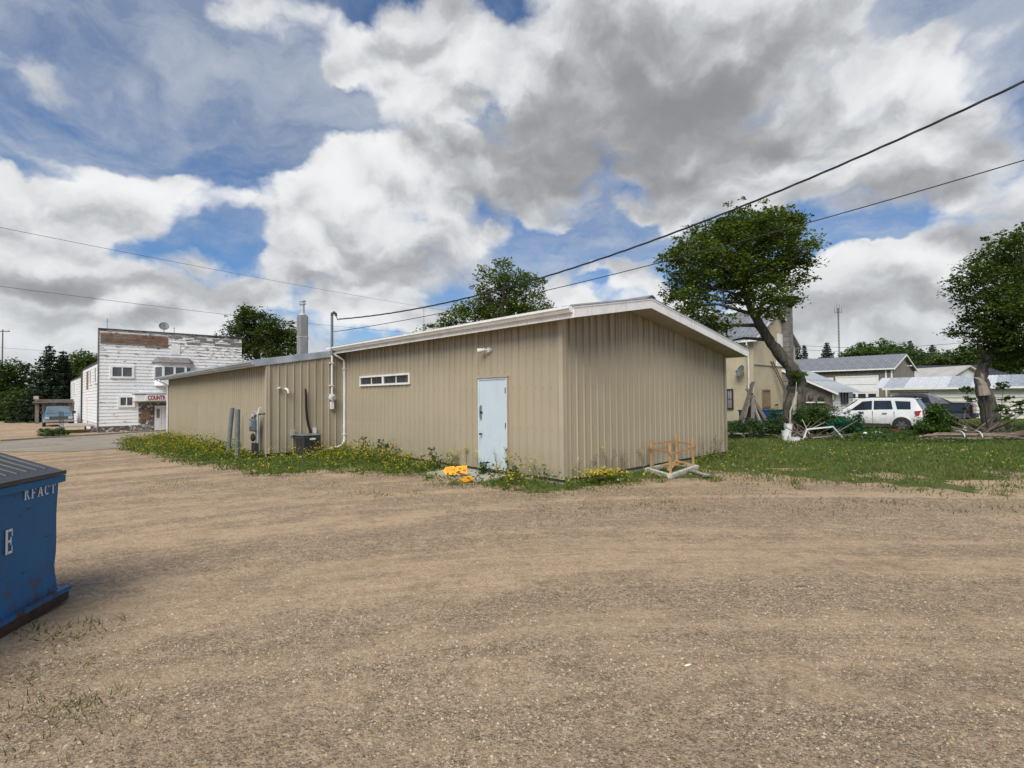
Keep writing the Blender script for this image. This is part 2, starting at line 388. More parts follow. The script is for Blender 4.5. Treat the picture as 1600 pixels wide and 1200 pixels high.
# ------------------------------------------------------------------ ground
def sstep(a, b, x):
    t = np.clip((x - a) / (b - a), 0, 1); return t * t * (3 - 2 * t)
def vnoise(x, y, s, seed=0):
    """cheap smooth value noise, numpy, -1..1"""
    x = np.asarray(x, float) * s + seed * 17.3; y = np.asarray(y, float) * s - seed * 9.1
    xi = np.floor(x); yi = np.floor(y); fx = x - xi; fy = y - yi
    fx = fx * fx * (3 - 2 * fx); fy = fy * fy * (3 - 2 * fy)
    def h(a, b):
        v = np.sin(a * 127.1 + b * 311.7 + seed * 3.7) * 43758.5453; return (v - np.floor(v)) * 2 - 1
    return (h(xi, yi) * (1 - fx) + h(xi + 1, yi) * fx) * (1 - fy) + (h(xi, yi + 1) * (1 - fx) + h(xi + 1, yi + 1) * fx) * fy
def gz(x, y):
    x = np.asarray(x, float); y = np.asarray(y, float)
    s = (-x + y) * 0.7071
    z = -0.45 * sstep(17, 43, s)
    z = z - 0.12 * sstep(22, 30, x * 0.73 + y * 0.69) * sstep(3, 9, x)
    near = np.exp(-((x / 26) ** 2 + ((y - 4) / 22) ** 2))
    # shallow ruts and swells, all lower than the camera notices from afar
    k = np.minimum(x - 3.0, 0.0); v = y + 0.045 * k * k + 0.07 * x
    tr = np.sin((v + 0.5 * vnoise(x, y, 0.13, 3)) * 2 * math.pi / 1.7)
    z = z + near * (0.014 * vnoise(x, y, 0.35, 1) + 0.007 * vnoise(x, y, 1.3, 2) + 0.009 * tr * (1 - sstep(8, 10.5, y)))
    return z
def gzf(x, y): return float(gz(x, y))
def on(p, dz=0.0): return (p[0], p[1], gzf(p[0], p[1]) + dz)
def gg(px, py):
    """the ground point seen at a place of the photograph"""
    z = 0.0
    for _ in range(4): p = gnd(px, py, z); z = gzf(p.x, p.y)
    return p

def lane(t, p):
    """distance measured across the wheel lanes, which bend towards the lower left"""
    q = t.new('ShaderNodeSeparateXYZ'); t.put(q.inputs[0], p)
    k = t.m('MINIMUM', t.m('SUBTRACT', q.outputs[0], 3.0), 0.0); v = t.m('ADD', q.outputs[1], t.m('MULTIPLY', t.m('MULTIPLY', k, k), 0.045))
    v = t.m('ADD', v, t.m('MULTIPLY', q.outputs[0], 0.07))
    c = t.new('ShaderNodeCombineXYZ'); t.put(c.inputs[0], q.outputs[0]); t.put(c.inputs[1], v); return c.outputs[0]
def gravel(t, b, base=(0.53, 0.372, 0.222)):
    p = pos(t); L = lane(t, p)
    big = t.noise(p, 0.22, 5, 0.6)
    band = t.noise(t.vm('MULTIPLY', L, (0.075, 0.95, 1)), 1.0, 9, 0.64, 0.6)        # wheel lanes
    band2 = t.noise(t.vm('MULTIPLY', L, (0.22, 4.6, 1)), 1.0, 6, 0.62, 0.5)        # tread lines in them
    med = t.noise(p, 1.7, 8, 0.70)
    mid = t.noise(p, 9, 7, 0.78); grain = t.noise(p, 38, 6, 0.82)
    v = t.new('ShaderNodeTexVoronoi', feature='F1'); t.put(v.inputs['Vector'], p); v.inputs['Scale'].default_value = 75
    sp = t.new('ShaderNodeSeparateColor'); t.put(sp.inputs[0], v.outputs['Color'])
    # packed lanes are pale and smooth, the rest is loose and dark grained
    loose = t.mr(t.m('ADD', t.m('MULTIPLY', band, .7), t.m('MULTIPLY', med, .3)), 0.44, 0.56, 0, 1, True)
    c = t.mix(t.mr(big, 0.38, 0.62, 0, 1, True), base, (0.475, 0.335, 0.205))
    c = t.mix(t.m('MULTIPLY', loose, 0.40), t.mix(0.35, c, (0.68, 0.52, 0.355)), (0.34, 0.238, 0.145))
    c = t.mix(t.m('MULTIPLY', t.mr(band2, 0.47, 0.57, 0, 0.50, True), t.mr(med, .38, .55)), c, (0.31, 0.215, 0.13))
    c = t.mix(t.mr(med, 0.50, 0.64, 0, 0.45, True), c, (0.36, 0.265, 0.175))
    k = t.m('ADD', t.m('MULTIPLY', loose, .6), .4)
    c = t.mix(t.m('MULTIPLY', t.mr(mid, 0.50, 0.60, 0, 0.6), k), c, (0.24, 0.165, 0.098))
    c = t.mix(t.m('MULTIPLY', t.mr(mid, 0.40, 0.49, 0.5, 0), k), c, (0.74, 0.55, 0.35))
    c = t.mix(t.m('MULTIPLY', t.mr(grain, 0.50, 0.61, 0, 1.0), k), c, (0.15, 0.105, 0.066))
    c = t.mix(t.m('MULTIPLY', t.mr(grain, 0.36, 0.47, 0.7, 0), k), c, (0.78, 0.625, 0.44))
    pebble = t.m('MULTIPLY', t.mr(sp.outputs[0], 0.55, 0.66), t.m('ADD', t.m('MULTIPLY', loose, .75), .15))
    stone = t.mix(sp.outputs[1], (0.20, 0.15, 0.11), (0.62, 0.50, 0.38))
    c = t.mix(t.m('MULTIPLY', pebble, 0.65), c, stone)
    t.put(b.inputs['Base Color'], c)
    h = t.m('ADD', t.m('MULTIPLY', grain, 1.0), t.m('MULTIPLY', t.m('MULTIPLY', v.outputs['Distance'], -1.1), pebble))
    h = t.m('ADD', h, t.m('ADD', t.m('MULTIPLY', t.noise(p, 14, 4, 0.7), 1.4), t.m('MULTIPLY', band2, 1.2)))
    t.put(b.inputs['Normal'], t.bump(h, 1.0, 0.02))
M['gravel'] = mat('packed_gravel', (0.35, 0.27, 0.19), 0.95, 0, 0.15, gravel)
def asph(t, b):
    p = pos(t)
    n = t.noise(p, 0.5, 6, 0.6); g = t.noise(p, 40, 3, 0.7)
    c = t.mix(t.mr(n, 0.35, 0.65, 0, 1, True), (0.36, 0.31, 0.24), (0.29, 0.25, 0.20))
    c = t.mix(t.mr(g, 0.45, 0.7, 0, 0.4), c, (0.16, 0.14, 0.12))
    cr = t.voro(t.vm('ADD', p, t.vm('SCALE', t.noise(p, 1.0, 4, 0.6, out=1), sc_=1.1)), 0.28, 'DISTANCE_TO_EDGE')
    c = t.mix(t.mr(cr, 0.0, 0.013, 0.85, 0), c, (0.06, 0.055, 0.05))
    t.put(b.inputs['Base Color'], c); t.put(b.inputs['Normal'], t.bump(g, 0.4, 0.01))
M['asphalt'] = mat('old_asphalt', (0.22, 0.2, 0.17), 0.9, 0, 0.2, asph)
def soil(t, b):
    p = pos(t); n = t.noise(p, 1.6, 7, 0.68); g = t.noise(p, 28, 4, 0.7)
    c = t.mix(t.mr(n, 0.38, 0.62, 0, 1, True), (0.095, 0.135, 0.03), (0.17, 0.18, 0.06))
    c = t.mix(t.mr(n, 0.60, 0.75, 0, 0.7, True), c, (0.34, 0.27, 0.17))
    c = t.mix(t.mr(g, 0.45, 0.7, 0, 0.6), c, (0.05, 0.07, 0.02))
    t.put(b.inputs['Base Color'], c); t.put(b.inputs['Normal'], t.bump(g, 1.0, 0.04))
M['turf'] = mat('turf_soil', (0.1, 0.13, 0.04), 0.95, 0, 0.1, soil)

def sheet(name, xs, ys, mt, keep=None, dz=0.0, kind='structure'):
    X, Y = np.meshgrid(xs, ys); V = np.stack([X, Y, gz(X, Y) + dz], -1).reshape(-1, 3)
    nx, ny = len(xs), len(ys); I = np.arange((nx - 1) * (ny - 1)); r, c = I // (nx - 1), I % (nx - 1); a = r * nx + c
    Fq = np.stack([a, a + 1, a + nx + 1, a + nx], -1)
    if keep is not None:
        cx = V[Fq].mean(1); Fq = Fq[keep(cx[:, 0], cx[:, 1])]
        u, inv = np.unique(Fq, return_inverse=True); V = V[u]; Fq = inv.reshape(-1, 4)
    o = link(name, np_mesh(name, V, Fq, mt)); o.data.polygons.foreach_set('use_smooth', [True] * len(Fq)); tag(o, kind=kind); return o
def spaced(lo, hi, near, far, g=1.06):
    out = [0.0]; st = near
    while out[-1] < hi: out.append(out[-1] + st); st = min(st * g, far)
    neg = [0.0]; st = near
    while neg[-1] > lo: neg.append(neg[-1] - st); st = min(st * g, far)
    return np.array(sorted(set(neg + out)))
sheet('gravel_ground', spaced(-1500, 1500, 0.16, 120, 1.035), spaced(-300, 1800, 0.16, 120, 1.03), M['gravel'])

def inpoly(poly, x, y):
    r = np.zeros(np.shape(x), bool); n = len(poly)
    for i in range(n):
        x0, y0 = poly[i][:2]; x1, y1 = poly[(i + 1) % n][:2]
        c = ((y0 > y) != (y1 > y)) & (x < (x1 - x0) * (y - y0) / ((y1 - y0) or 1e-9) + x0); r ^= c
    return r
def edge_dist(poly, x, y):
    """distance to the outline, positive inside"""
    d = np.full(np.shape(x), 1e9); n = len(poly)
    for i in range(n):
        a = np.array(poly[i][:2]); b = np.array(poly[(i + 1) % n][:2]); ab = b - a
        t = np.clip(((x - a[0]) * ab[0] + (y - a[1]) * ab[1]) / (ab @ ab), 0, 1)
        d = np.minimum(d, np.hypot(x - a[0] - t * ab[0], y - a[1] - t * ab[1]))
    return np.where(inpoly(poly, x, y), d, -d)
# turf: along the door wall, round the corner and out over the back yard
front = [gg(*q)[:2] for q in ((193, 698), (225, 708), (262, 716), (330, 731), (400, 742), (450, 741), (500, 737), (560, 740), (640, 748), (700, 757), (760, 768), (850, 776), (920, 772), (1000, 762), (1080, 752), (1150, 760), (1230, 768), (1300, 768), (1400, 772), (1500, 778), (1599, 780))]
LAWN = [tuple(p) for p in front] + [(22, 8.4), (70, 20), (70, 120), (20, 140), (4, 90), (-8, 36), (-18.5, 27.5), (-19.0, 25.5)]
def lawn_keep(x, y):
    d = edge_dist(LAWN, x, y) + 0.45 * vnoise(x, y, 1.1, 5) + 0.25 * vnoise(x, y, 3.3, 6)
    yard = (x > 4.2) & (y < 12.5)
    return (d > np.where(yard, 2.0 + 1.3 * vnoise(x, y, 0.7, 8), 0.45)) & (np.hypot(x, y) < 140)
sheet('lawn', np.arange(-20, 70, 0.22), np.concatenate([np.arange(8, 40, 0.22), np.arange(40, 140, 2.0)]), M['turf'], lawn_keep, 0.006)
# the street beyond the lot, its far kerb and the bare lot across it
rd_near = [gg(*q) for q in ((-140, 716), (0, 706), (60, 706), (130, 705), (190, 700), (235, 690), (300, 683))]
rd_far = [gg(*q) for q in ((300, 672), (262, 673.5), (200, 677), (150, 680.5), (75, 685), (0, 690), (-140, 698))]
def strip(name, A, B, mt, dz, n=40, kind='structure'):
    def samp(L, t):
        d = [0]
        for i in range(1, len(L)): d.append(d[-1] + (Vector(L[i]) - Vector(L[i - 1])).length)
        s = t * d[-1]; i = max(j for j in range(len(d)) if d[j] <= s + 1e-9); i = min(i, len(L) - 2)
        return Vector(L[i]).lerp(Vector(L[i + 1]), (s - d[i]) / (d[i + 1] - d[i]))
    mb = MB(); vs = []; m = 8
    for k in range(n + 1):
        a = samp(A, k / n); b = samp(B, k / n)
        for j in range(m + 1):
            p = a.lerp(b, j / m); vs.append((p.x, p.y, gzf(p.x, p.y) + dz))
    mb.add(vs, [(k * (m + 1) + j, (k + 1) * (m + 1) + j, (k + 1) * (m + 1) + j + 1, k * (m + 1) + j + 1) for k in range(n) for j in range(m)])
    return tag(mb.build(name, mt, smooth=True), kind=kind)
B2 = list(reversed(rd_far))
strip('street', rd_near, B2, M['asphalt'], 0.012)
# kerb
kb = MB(); pts = [Vector(p) for p in rd_far[1:6]]
for a, b in zip(pts[:-1], pts[1:]):
    d = (b - a).normalized(); n = Vector((-d.y, d.x, 0)) * -1; 
    for k in range(3):
        p = a.lerp(b, k / 3); q = a.lerp(b, (k + 0.985) / 3); zp, zq = gzf(p.x, p.y), gzf(q.x, q.y)
        kb.hexa([(p.x, p.y, zp - .1), (q.x, q.y, zq - .1), (q.x + n.x * .16, q.y + n.y * .16, zq - .1), (p.x + n.x * .16, p.y + n.y * .16, zp - .1),
                 (p.x, p.y, zp + .1), (q.x, q.y, zq + .1), (q.x + n.x * .16, q.y + n.y * .16, zq + .1), (p.x + n.x * .16, p.y + n.y * .16, zp + .1)])
M['kerb'] = mat('kerb_concrete_with_yellow_paint', (0.3, 0.27, 0.2), 0.9, fn=grime((0.33, 0.30, 0.25), (0.18, 0.16, 0.13), 4, 0.7, patches=(0.9, 0.52, (0.42, 0.30, 0.07))))
tag(kb.build('kerb', M['kerb']), kind='structure')

# loose stones, thickest close to the camera
def pebbles(n):
    r = 1.6 + 13 * rng.random(n) ** 1.35; a = (rng.random(n) - 0.5) * 2.15
    x = r * np.sin(a); y = r * np.cos(a) * 0.98
    k = (vnoise(x, y, 0.9, 21) + 0.5 * vnoise(x, y, 2.7, 22) + rng.normal(0, .45, n) > 0.0) & (edge_dist(LAWN, x, y) < 0.3)
    x, y = x[k], y[k]; m = len(x)
    s = 0.0026 + 0.0078 * rng.random(m) ** 6 + 0.0018 * rng.random(m)
    base = np.array([[1, 0, 0], [0, 1, 0], [-1, 0, 0], [0, -1, 0], [0, 0, 1]]) # half buried
    V = base[None] * (1 + 0.35 * rng.normal(0, 1, (m, 5, 3)).clip(-1.2, 1.2)) * s[:, None, None] * np.array([1, 1, 0.75])
    th = rng.random(m) * 6.28; c, q = np.cos(th), np.sin(th)
    Vx = V[:, :, 0] * c[:, None] - V[:, :, 1] * q[:, None]; Vy = V[:, :, 0] * q[:, None] + V[:, :, 1] * c[:, None]
    V = np.stack([Vx + x[:, None], Vy + y[:, None], V[:, :, 2] + gz(x, y)[:, None]], -1)
    T = np.array([[0, 1, 4], [1, 2, 4], [2, 3, 4], [3, 0, 4]]); Fq = (np.arange(m)[:, None, None] * 5 + T[None]).reshape(-1, 3)
    g = rng.random(m) ** 1.6; g = 0.20 + 0.34 * g; w = rng.normal(0, .03, m)
    C = np.stack([g * (1.12 + w), g * 0.90, g * (0.64 - w)], -1)
    return np_mesh('loose_stones', V.reshape(-1, 3), Fq, M['stone'], np.repeat(C, 5, 0))
def tintfn(extra=None):
    def fn(t, b):
        a = t.new('ShaderNodeAttribute', attribute_name='tint'); t.put(b.inputs['Base Color'], a.outputs['Color'])
    return fn
M['stone'] = mat('stone', (0.4, 0.33, 0.25), 0.9, 0, 0.2, tintfn())
tag(link('loose_stones', pebbles(260000)), 'loose grey and tan stones scattered over the gravel lot', 'gravel', kind='stuff')

# ------------------------------------------------------------------ the metal building
# local frame: x along the gable wall (b), y along the door wall (a), z from the slab
S = 0.2286
WB, LA, PB, LB = 7.27, 9.68, -2.45, 24.0
bld = empty('metal_building', (P0[0], P0[1], HB), TH, 'long low beige ribbed steel building with white eaves beside the gravel lot', 'building')
def rprof(w=S):
    return [(0, 0.030), (0.010, 0.030), (0.019, 0.0), (0.086, 0.0), (0.091, 0.0035), (0.098, 0.0), (0.140, 0.0), (0.145, 0.0035), (0.152, 0.0), (w - 0.019, 0.0), (w - 0.010, 0.030), (w - 0.0006, 0.030)]
_pc = {}
def panel_mesh(w, h0, h1, full=True):
    key = (round(w, 4), round(h0, 4), round(h1, 4))
    if key in _pc: return _pc[key]
    pr = [q for q in rprof(S) if q[0] <= w + 1e-6] if w < S - 0.02 else rprof(w)
    if w < S - 0.02: pr = pr + [(w, 0.0)]
    mb = MB(); n = len(pr)
    lo = [(x, -d, 0.0) for x, d in pr]; hi = [(x, -d, h0 + (h1 - h0) * x / w) for x, d in pr]
    bl = [(x, 0.004, 0.0) for x, d in pr]; bh = [(x, 0.004, h0 + (h1 - h0) * x / w) for x, d in pr]
    mb.add(lo + hi, [(i, i + 1, n + i + 1, n + i) for i in range(n - 1)])
    mb.add([lo[0], bl[0], bh[0], hi[0], lo[-1], bl[-1], bh[-1], hi[-1]], [(0, 3, 2, 1), (4, 5, 6, 7)])
    _pc[key] = mb.mesh('wall_panel', M['beige']); return _pc[key]
screws = MB()
def panels(parent, origin, rz, length, off, z0fn, openings=(), zb=0.0, material=None):
    """ribbed sheets along local +x of a wall that faces local -y"""
    xs = [0.0] + [off + S * i for i in range(int((length - off) / S) + 1)] + [length]
    xs = [x for i, x in enumerate(xs) if i == 0 or x - xs[i - 1] > 0.02]
    Mz = Matrix.Translation(origin) @ Matrix.Rotation(rz, 4, 'Z')
    for x0, x1 in zip(xs[:-1], xs[1:]):
        cuts = [(zb, None)]
        op = [o for o in openings if o[0] < x1 - 0.01 and o[1] > x0 + 0.01]
        segs = []
        if op:
            o = op[0]
            if o[2] > zb + 0.05: segs.append((x0, x1, zb, o[2]))
            segs.append((x0, x1, o[3], None))
            if o[0] > x0 + 0.02: segs.append((x0, o[0], max(zb, o[2]), o[3]))
            if o[1] < x1 - 0.02: segs.append((o[1], x1, max(zb, o[2]), o[3]))
        else: segs = [(x0, x1, zb, None)]
        for a, b, lo, hi in segs:
            h0 = (z0fn(a) if hi is None else hi) - lo; h1 = (z0fn(b) if hi is None else hi) - lo
            if min(h0, h1) < 0.02: continue
            o = link('wall_panel', panel_mesh(b - a, h0, h1), None, parent)
            o.location = Mz @ Vector((a, 0, lo)); o.rotation_euler = (0, 0, rz)
            if abs(a - x0) < 1e-6:
                for k in range(4):
                    zs = lo + 0.12 + k * 0.86
                    if zs < lo + h0 - 0.05:
                        q = Mz @ Vector((a + 0.048, -0.006, zs)); d = Mz.to_3x3() @ Vector((0, -1, 0))
                        screws.cyl(q, q + d * 0.008, 0.0065, n=6)
# inner walls (what carries the sheets)
def wall(mb, x0, x1, y0, y1, z1): mb.box(x0, x1, y0, y1, -0.02, z1)
core = MB(); core.cur = 0
ZE = 3.10
RID = 2.34
def rA(b): return 3.615 - 0.178 * (RID - b) if b < RID else 3.615 - 0.165 * (b - RID)     # underside of the roof
def rBz(b): return 2.64 + 0.1675 * (b + 2.80) if b < RID else 3.50 - 0.16 * (b - RID)
core.prism([(0.03, 0), (WB - .03, 0), (WB - .03, rA(WB) - .01), (RID, rA(RID) - .01), (0.03, rA(0) - .01)], 0.03, LA + 0.02, ax=1)
core.prism([(PB + .03, -0.6), (WB - .03, -0.6), (WB - .03, rBz(WB) - .03), (RID, rBz(RID) - .03), (PB + .03, rBz(PB) - .01)], LA + 0.03, LB - 0.03, ax=1)
core.build('inner_wall', M['dark'], bld)
DW0, DW1, DWH = 1.584, 2.598, 2.10
WW0, WW1, WZ0, WZ1 = 5.555, 8.46, 2.03, 2.345
# door wall faces -x ; panels run along +y seen from outside right-to-left => mirror by walking from far end
Z1 = lambda v: rA(0) - 0.004
panels(bld, (0, LA, 0), -math.pi / 2, LA, (LA - 0.1067) % S, lambda s: rA(0) - 0.004, [(LA - DW1, LA - DW0, 0.0, DWH), (LA - WW1, LA - WW0, WZ0, WZ1)])
panels(bld, (0, 0, 0), 0.0, WB, 0.2013, lambda s: (rA(s) - 0.004))
panels(bld, (PB, LA, 0), 0.0, -PB, 0.11, lambda s: rBz(PB + s) - 0.004)
panels(bld, (PB, LB, -0.35), -math.pi / 2, LB - LA, 0.12, lambda s: rBz(PB) - 0.004 + 0.35)
tag(screws.build('screw_row', mat('screw_head', (.20, .17, .13), .6, fn=grime((.20, .17, .13), (.12, .10, .08), 9, .5)), bld), kind='stuff')
# plain far walls
fw = MB(); fw.box(WB - 0.028, WB, 0.05, LB, -0.3, rA(WB) - 0.01); fw.box(PB, WB - .03, LB - .028, LB, -0.6, 2.5); fw.build('rear_wall', M['beige'], bld)
# corner trims, base flashing, slab edge
ct = MB()
for x, y, h, sx, sy in ((0, 0, rA(0) - 0.01, -1, -1), (WB, 0, rA(WB) - 0.01, 1, -1), (PB, LA, rBz(PB) - 0.01, -1, -1)):
    z0 = -0.0
    mb = MB(); mb.box(min(x + sx * .024, x - sx * .085), max(x + sx * .024, x - sx * .085), min(y + sy * .030, y + sy * .024), max(y + sy * .030, y + sy * .024), z0, h)
    mb.box(min(x + sx * .030, x + sx * .024), max(x + sx * .030, x + sx * .024), min(y + sy * .030, y - sy * .085), max(y + sy * .030, y - sy * .085), z0, h)
    mb.build('corner_trim', M['beige_trim'], bld)
bf = MB(); bf.box(-0.016, -0.003, 0.0, LA, -0.035, -0.002); bf.box(0, WB, -0.016, -0.003, -0.035, -0.002); bf.box(PB, -0.02, LA - 0.016, LA - 0.003, -0.035, -0.002)
bf.build('base_flashing', M['dark'], bld)
fd = MB(); fd.box(0.005, WB - .005, 0.005, LA, -0.6, -0.036); fd.box(PB + .005, WB - .005, LA + .005, LB, -0.9, -0.351)
fd.build('foundation', M['concrete'], bld)
# door in its frame
fr = MB(); t = 0.05
fr.box(-0.045, 0.02, DW0, DW0 + t, 0, DWH); fr.box(-0.045, 0.02, DW1 - t, DW1, 0, DWH); fr.box(-0.045, 0.02, DW0 + t, DW1 - t, DWH - t, DWH)
fr.build('door_frame', mat('pale_blue_frame', (0.6, 0.68, 0.73), 0.45, fn=grime((0.6, 0.68, 0.73), (0.42, 0.47, 0.5), 4, 0.5)), bld)
dc = MB(); dc.box(-0.075, -0.022, DW0 - .035, DW1 + .035, DWH, DWH + .02); dc.box(-0.06, 0, DW0 - .02, DW0, 0, DWH); dc.build('door_drip_cap', M['beige_trim'], bld)
dr = MB(); dr.box(-0.030, 0.012, DW0 + t + .004, DW1 - t - .004, 0.02, DWH - t - .004)
door = dr.build('door', M['door'], bld)
sm = MB(); sm.box(-0.036, -0.030, DW1 - t - .17, DW1 - t - .157, 0.03, DWH - t - .02); sm.build('astragal', M['door'], door)
kp = MB(); kp.box(-0.040, -0.030, DW1 - t - .085, DW1 - t - .03, 1.12, 1.47); kp.build('lock_plate', M['chrome'], door)
hd = MB(); hd.tube([(-0.045, DW1 - .12, 1.44), (-0.085, DW1 - .12, 1.42), (-0.085, DW1 - .12, 1.2), (-0.045, DW1 - .12, 1.17)], 0.009, 8); hd.box(-.07, -.03, DW1 - .155, DW1 - .115, 1.27, 1.32); hd.build('pull_handle', M['darkmetal'], door)
kn = MB(); kn.cyl((-.03, DW1 - .135, .80), (-.075, DW1 - .135, .80), .014, n=10); kn.ball((-.095, DW1 - .135, .80), .03, .03, .03); kn.build('door_knob', M['darkmetal'], door)
for z in (.25, 1.02, 1.80):
    hb = MB(); hb.cyl((-.048, DW0 + t + .006, z - .06), (-.048, DW0 + t + .006, z + .06), .011, n=8); hb.box(-.04, -.03, DW0 + t - .01, DW0 + t + .03, z - .055, z + .055); hb.build('hinge', M['darkmetal'], door)
sl_ = MB(); sl_.box(-0.10, 0.0, DW0, DW1, -0.012, 0.018); sl_.build('door_sill', M['darkmetal'], bld)
# window
w = MB(); t = 0.05
w.box(-0.06, 0.02, WW0, WW1, WZ0, WZ0 + t); w.box(-0.06, 0.02, WW0, WW1, WZ1 - t, WZ1); w.box(-0.058, 0.02, WW0, WW0 + t, WZ0 + t, WZ1 - t); w.box(-0.058, 0.02, WW1 - t, WW1, WZ0 + t, WZ1 - t)
mid = (WW0 + WW1) / 2; w.box(-0.058, 0.02, mid - .04, mid + .04, WZ0 + t, WZ1 - t)
win = w.build('window', M['white_trim'], bld)
for a0, a1 in ((WW0 + t, mid - .04), (mid + .04, WW1 - t)):
    m_ = (a0 + a1) / 2
    for q0, q1 in ((a0, m_ - .02), (m_ + .02, a1)):
        g = MB(); g.box(-0.016, -0.010, q0 + .02, q1 - .02, WZ0 + t + .02, WZ1 - t - .02); g.build('pane', M['glass'], win)
        s = MB()
        for (y0, y1, z0, z1) in ((q0, q1, WZ0 + t, WZ0 + t + .02), (q0, q1, WZ1 - t - .02, WZ1 - t), (q0, q0 + .02, WZ0 + t + .02, WZ1 - t - .02), (q1 - .02, q1, WZ0 + t + .02, WZ1 - t - .02)): s.box(-0.03, 0.0, y0, y1, z0, z1)
        s.build('sash', M['grey_paint'], win)
    c = MB(); c.box(-0.028, 0.0, m_ - .02, m_ + .02, WZ0 + t, WZ1 - t); c.build('mullion', M['white_trim'], win)
# roof: decks, ribbed sheets, fascias, soffit
G0 = -0.60; EA = -0.35; ER = 7.50
def slab(mb, b0, b1, fn, y0, y1, d0, d1):
    mb.hexa([(b0, y0, fn(b0) + d0), (b1, y0, fn(b1) + d0), (b1, y1, fn(b1) + d0), (b0, y1, fn(b0) + d0), (b0, y0, fn(b0) + d1), (b1, y0, fn(b1) + d1), (b1, y1, fn(b1) + d1), (b0, y1, fn(b0) + d1)])
dk = MB(); slab(dk, EA + .02, RID, rA, G0 + .03, LA + .02, 0.0, 0.20); slab(dk, RID, ER - .02, rA, G0 + .03, LA + .02, 0.0, 0.20)
dk.build('soffit', M['soffit'], bld)
def roofsheet(b0, b1, fn, y0, y1, dz, name, mt):
    w = 0.9144
    y = y0; k = 0
    while y < y1 - 0.05:
        ye = min(y + w, y1); mb = MB()
        slab(mb, b0, b1, fn, y, ye - 0.002, dz, dz + .012)
        for j in range(4):
            yy = y + 0.06 + j * 0.2286
            if yy < ye - .03: slab(mb, b0, b1, fn, yy - .012, yy + .012, dz + .013, dz + .034)
        mb.build(name, mt, bld); y = ye
roofsheet(EA - .03, RID, rA, G0 - .02, LA - .01, .205, 'roof_sheet', M['galv_dark']); roofsheet(RID + .002, ER + .03, rA, G0 - .02, LA - .01, .205, 'roof_sheet', M['galv_dark'])
rc = MB(); rc.prism([(RID - .16, rA(RID - .16) + .24), (RID, rA(RID) + .255), (RID + .16, rA(RID + .16) + .24), (RID, rA(RID) + .28)], G0 - .03, LA, ax=1); rc.build('ridge_cap', M['galv_dark'], bld)
fa = MB()
fa.prism([(EA, rA(EA) - .012), (RID, rA(RID) - .012), (RID, rA(RID) + .222), (EA, rA(EA) + .222)], G0, G0 + .028, ax=1)
fa.prism([(RID + .001, rA(RID) - .012), (ER, rA(ER) - .012), (ER, rA(ER) + .222), (RID + .001, rA(RID) + .222)], G0, G0 + .028, ax=1)
fa.build('gable_fascia', M['white_trim'], bld)
ft = MB()   # narrow drip strip on the fascia
ft.prism([(EA - .01, rA(EA) + .17), (RID, rA(RID) + .17), (RID, rA(RID) + .200), (EA - .01, rA(EA) + .200)], G0 - .012, G0 - .002, ax=1)
ft.prism([(RID + .001, rA(RID) + .17), (ER + .01, rA(ER) + .17), (ER + .01, rA(ER) + .200), (RID + .001, rA(RID) + .200)], G0 - .012, G0 - .002, ax=1)
ft.build('drip_edge', M['white_trim'], bld)
ef = MB(); ef.box(EA - .004, EA + .018, G0 + .03, LA + .25, rA(EA) - .012, rA(EA) + .19); ef.build('eave_fascia', M['white_trim'], bld)
ef = MB(); ef.box(ER - .018, ER + .004, G0 + .03, LA, rA(ER) - .012, rA(ER) + .19); ef.build('eave_fascia', M['white_trim'], bld)
def gutter(y0, y1, x, z, mt, name='gutter'):
    pr = [(x, z), (x - .07, z), (x - .10, z + .05), (x - .125, z + .07), (x - .125, z + .115), (x - .115, z + .115), (x - .115, z + .078), (x - .09, z + .055), (x - .066, z + .008), (x, z + .008)]
    mb = MB(); mb.prism(pr, y0, y1, ax=1)
    mb.prism([(x, z), (x - .07, z), (x - .10, z + .05), (x - .125, z + .07), (x - .125, z + .115), (x, z + .115)], y0 - .003, y0, ax=1)
    mb.prism([(x, z), (x - .07, z), (x - .10, z + .05), (x - .125, z + .07), (x - .125, z + .115), (x, z + .115)], y1, y1 + .003, ax=1)
    return mb.build(name, mt, bld)
gutter(G0 + 0.02, LA + .30, EA - .005, rA(EA) + .085, M['white_trim'])
# roof of the long wing, galvanised
EB, GB = -2.80, 25.0
dk = MB(); slab(dk, EB + .02, RID, rBz, LA - .02, GB - .03, 0.0, 0.16); slab(dk, RID, ER - .02, rBz, LA + .03, GB - .03, 0.0, .16); dk.build('soffit', M['soffit'], bld)
roofsheet(EB - .03, RID, rBz, LA - .03, GB, .165, 'roof_sheet', M['galv']); roofsheet(RID + .002, ER, rBz, LA + .0, GB, .165, 'roof_sheet', M['galv'])
rb = MB(); rb.prism([(EB, rBz(EB) - .01), (-.30, rBz(-.30) - .01), (-.30, rBz(-.30) + .185), (EB, rBz(EB) + .185)], LA - .055, LA - .033, ax=1); rb.build('rake_fascia', M['galv'], bld)
rb = MB(); rb.prism([(EB, rBz(EB) - .01), (RID, rBz(RID) - .01), (RID, rBz(RID) + .185), (EB, rBz(EB) + .185)], GB, GB + .02, ax=1); rb.build('rake_fascia', M['galv'], bld)
ef = MB(); ef.box(EB - .004, EB + .018, LA, GB - .01, rBz(EB) - .012, rBz(EB) + .165); ef.build('eave_fascia', M['galv'], bld)
gutter(LA - 0.02, GB, EB - .005, rBz(EB) + .04, M['galv'])
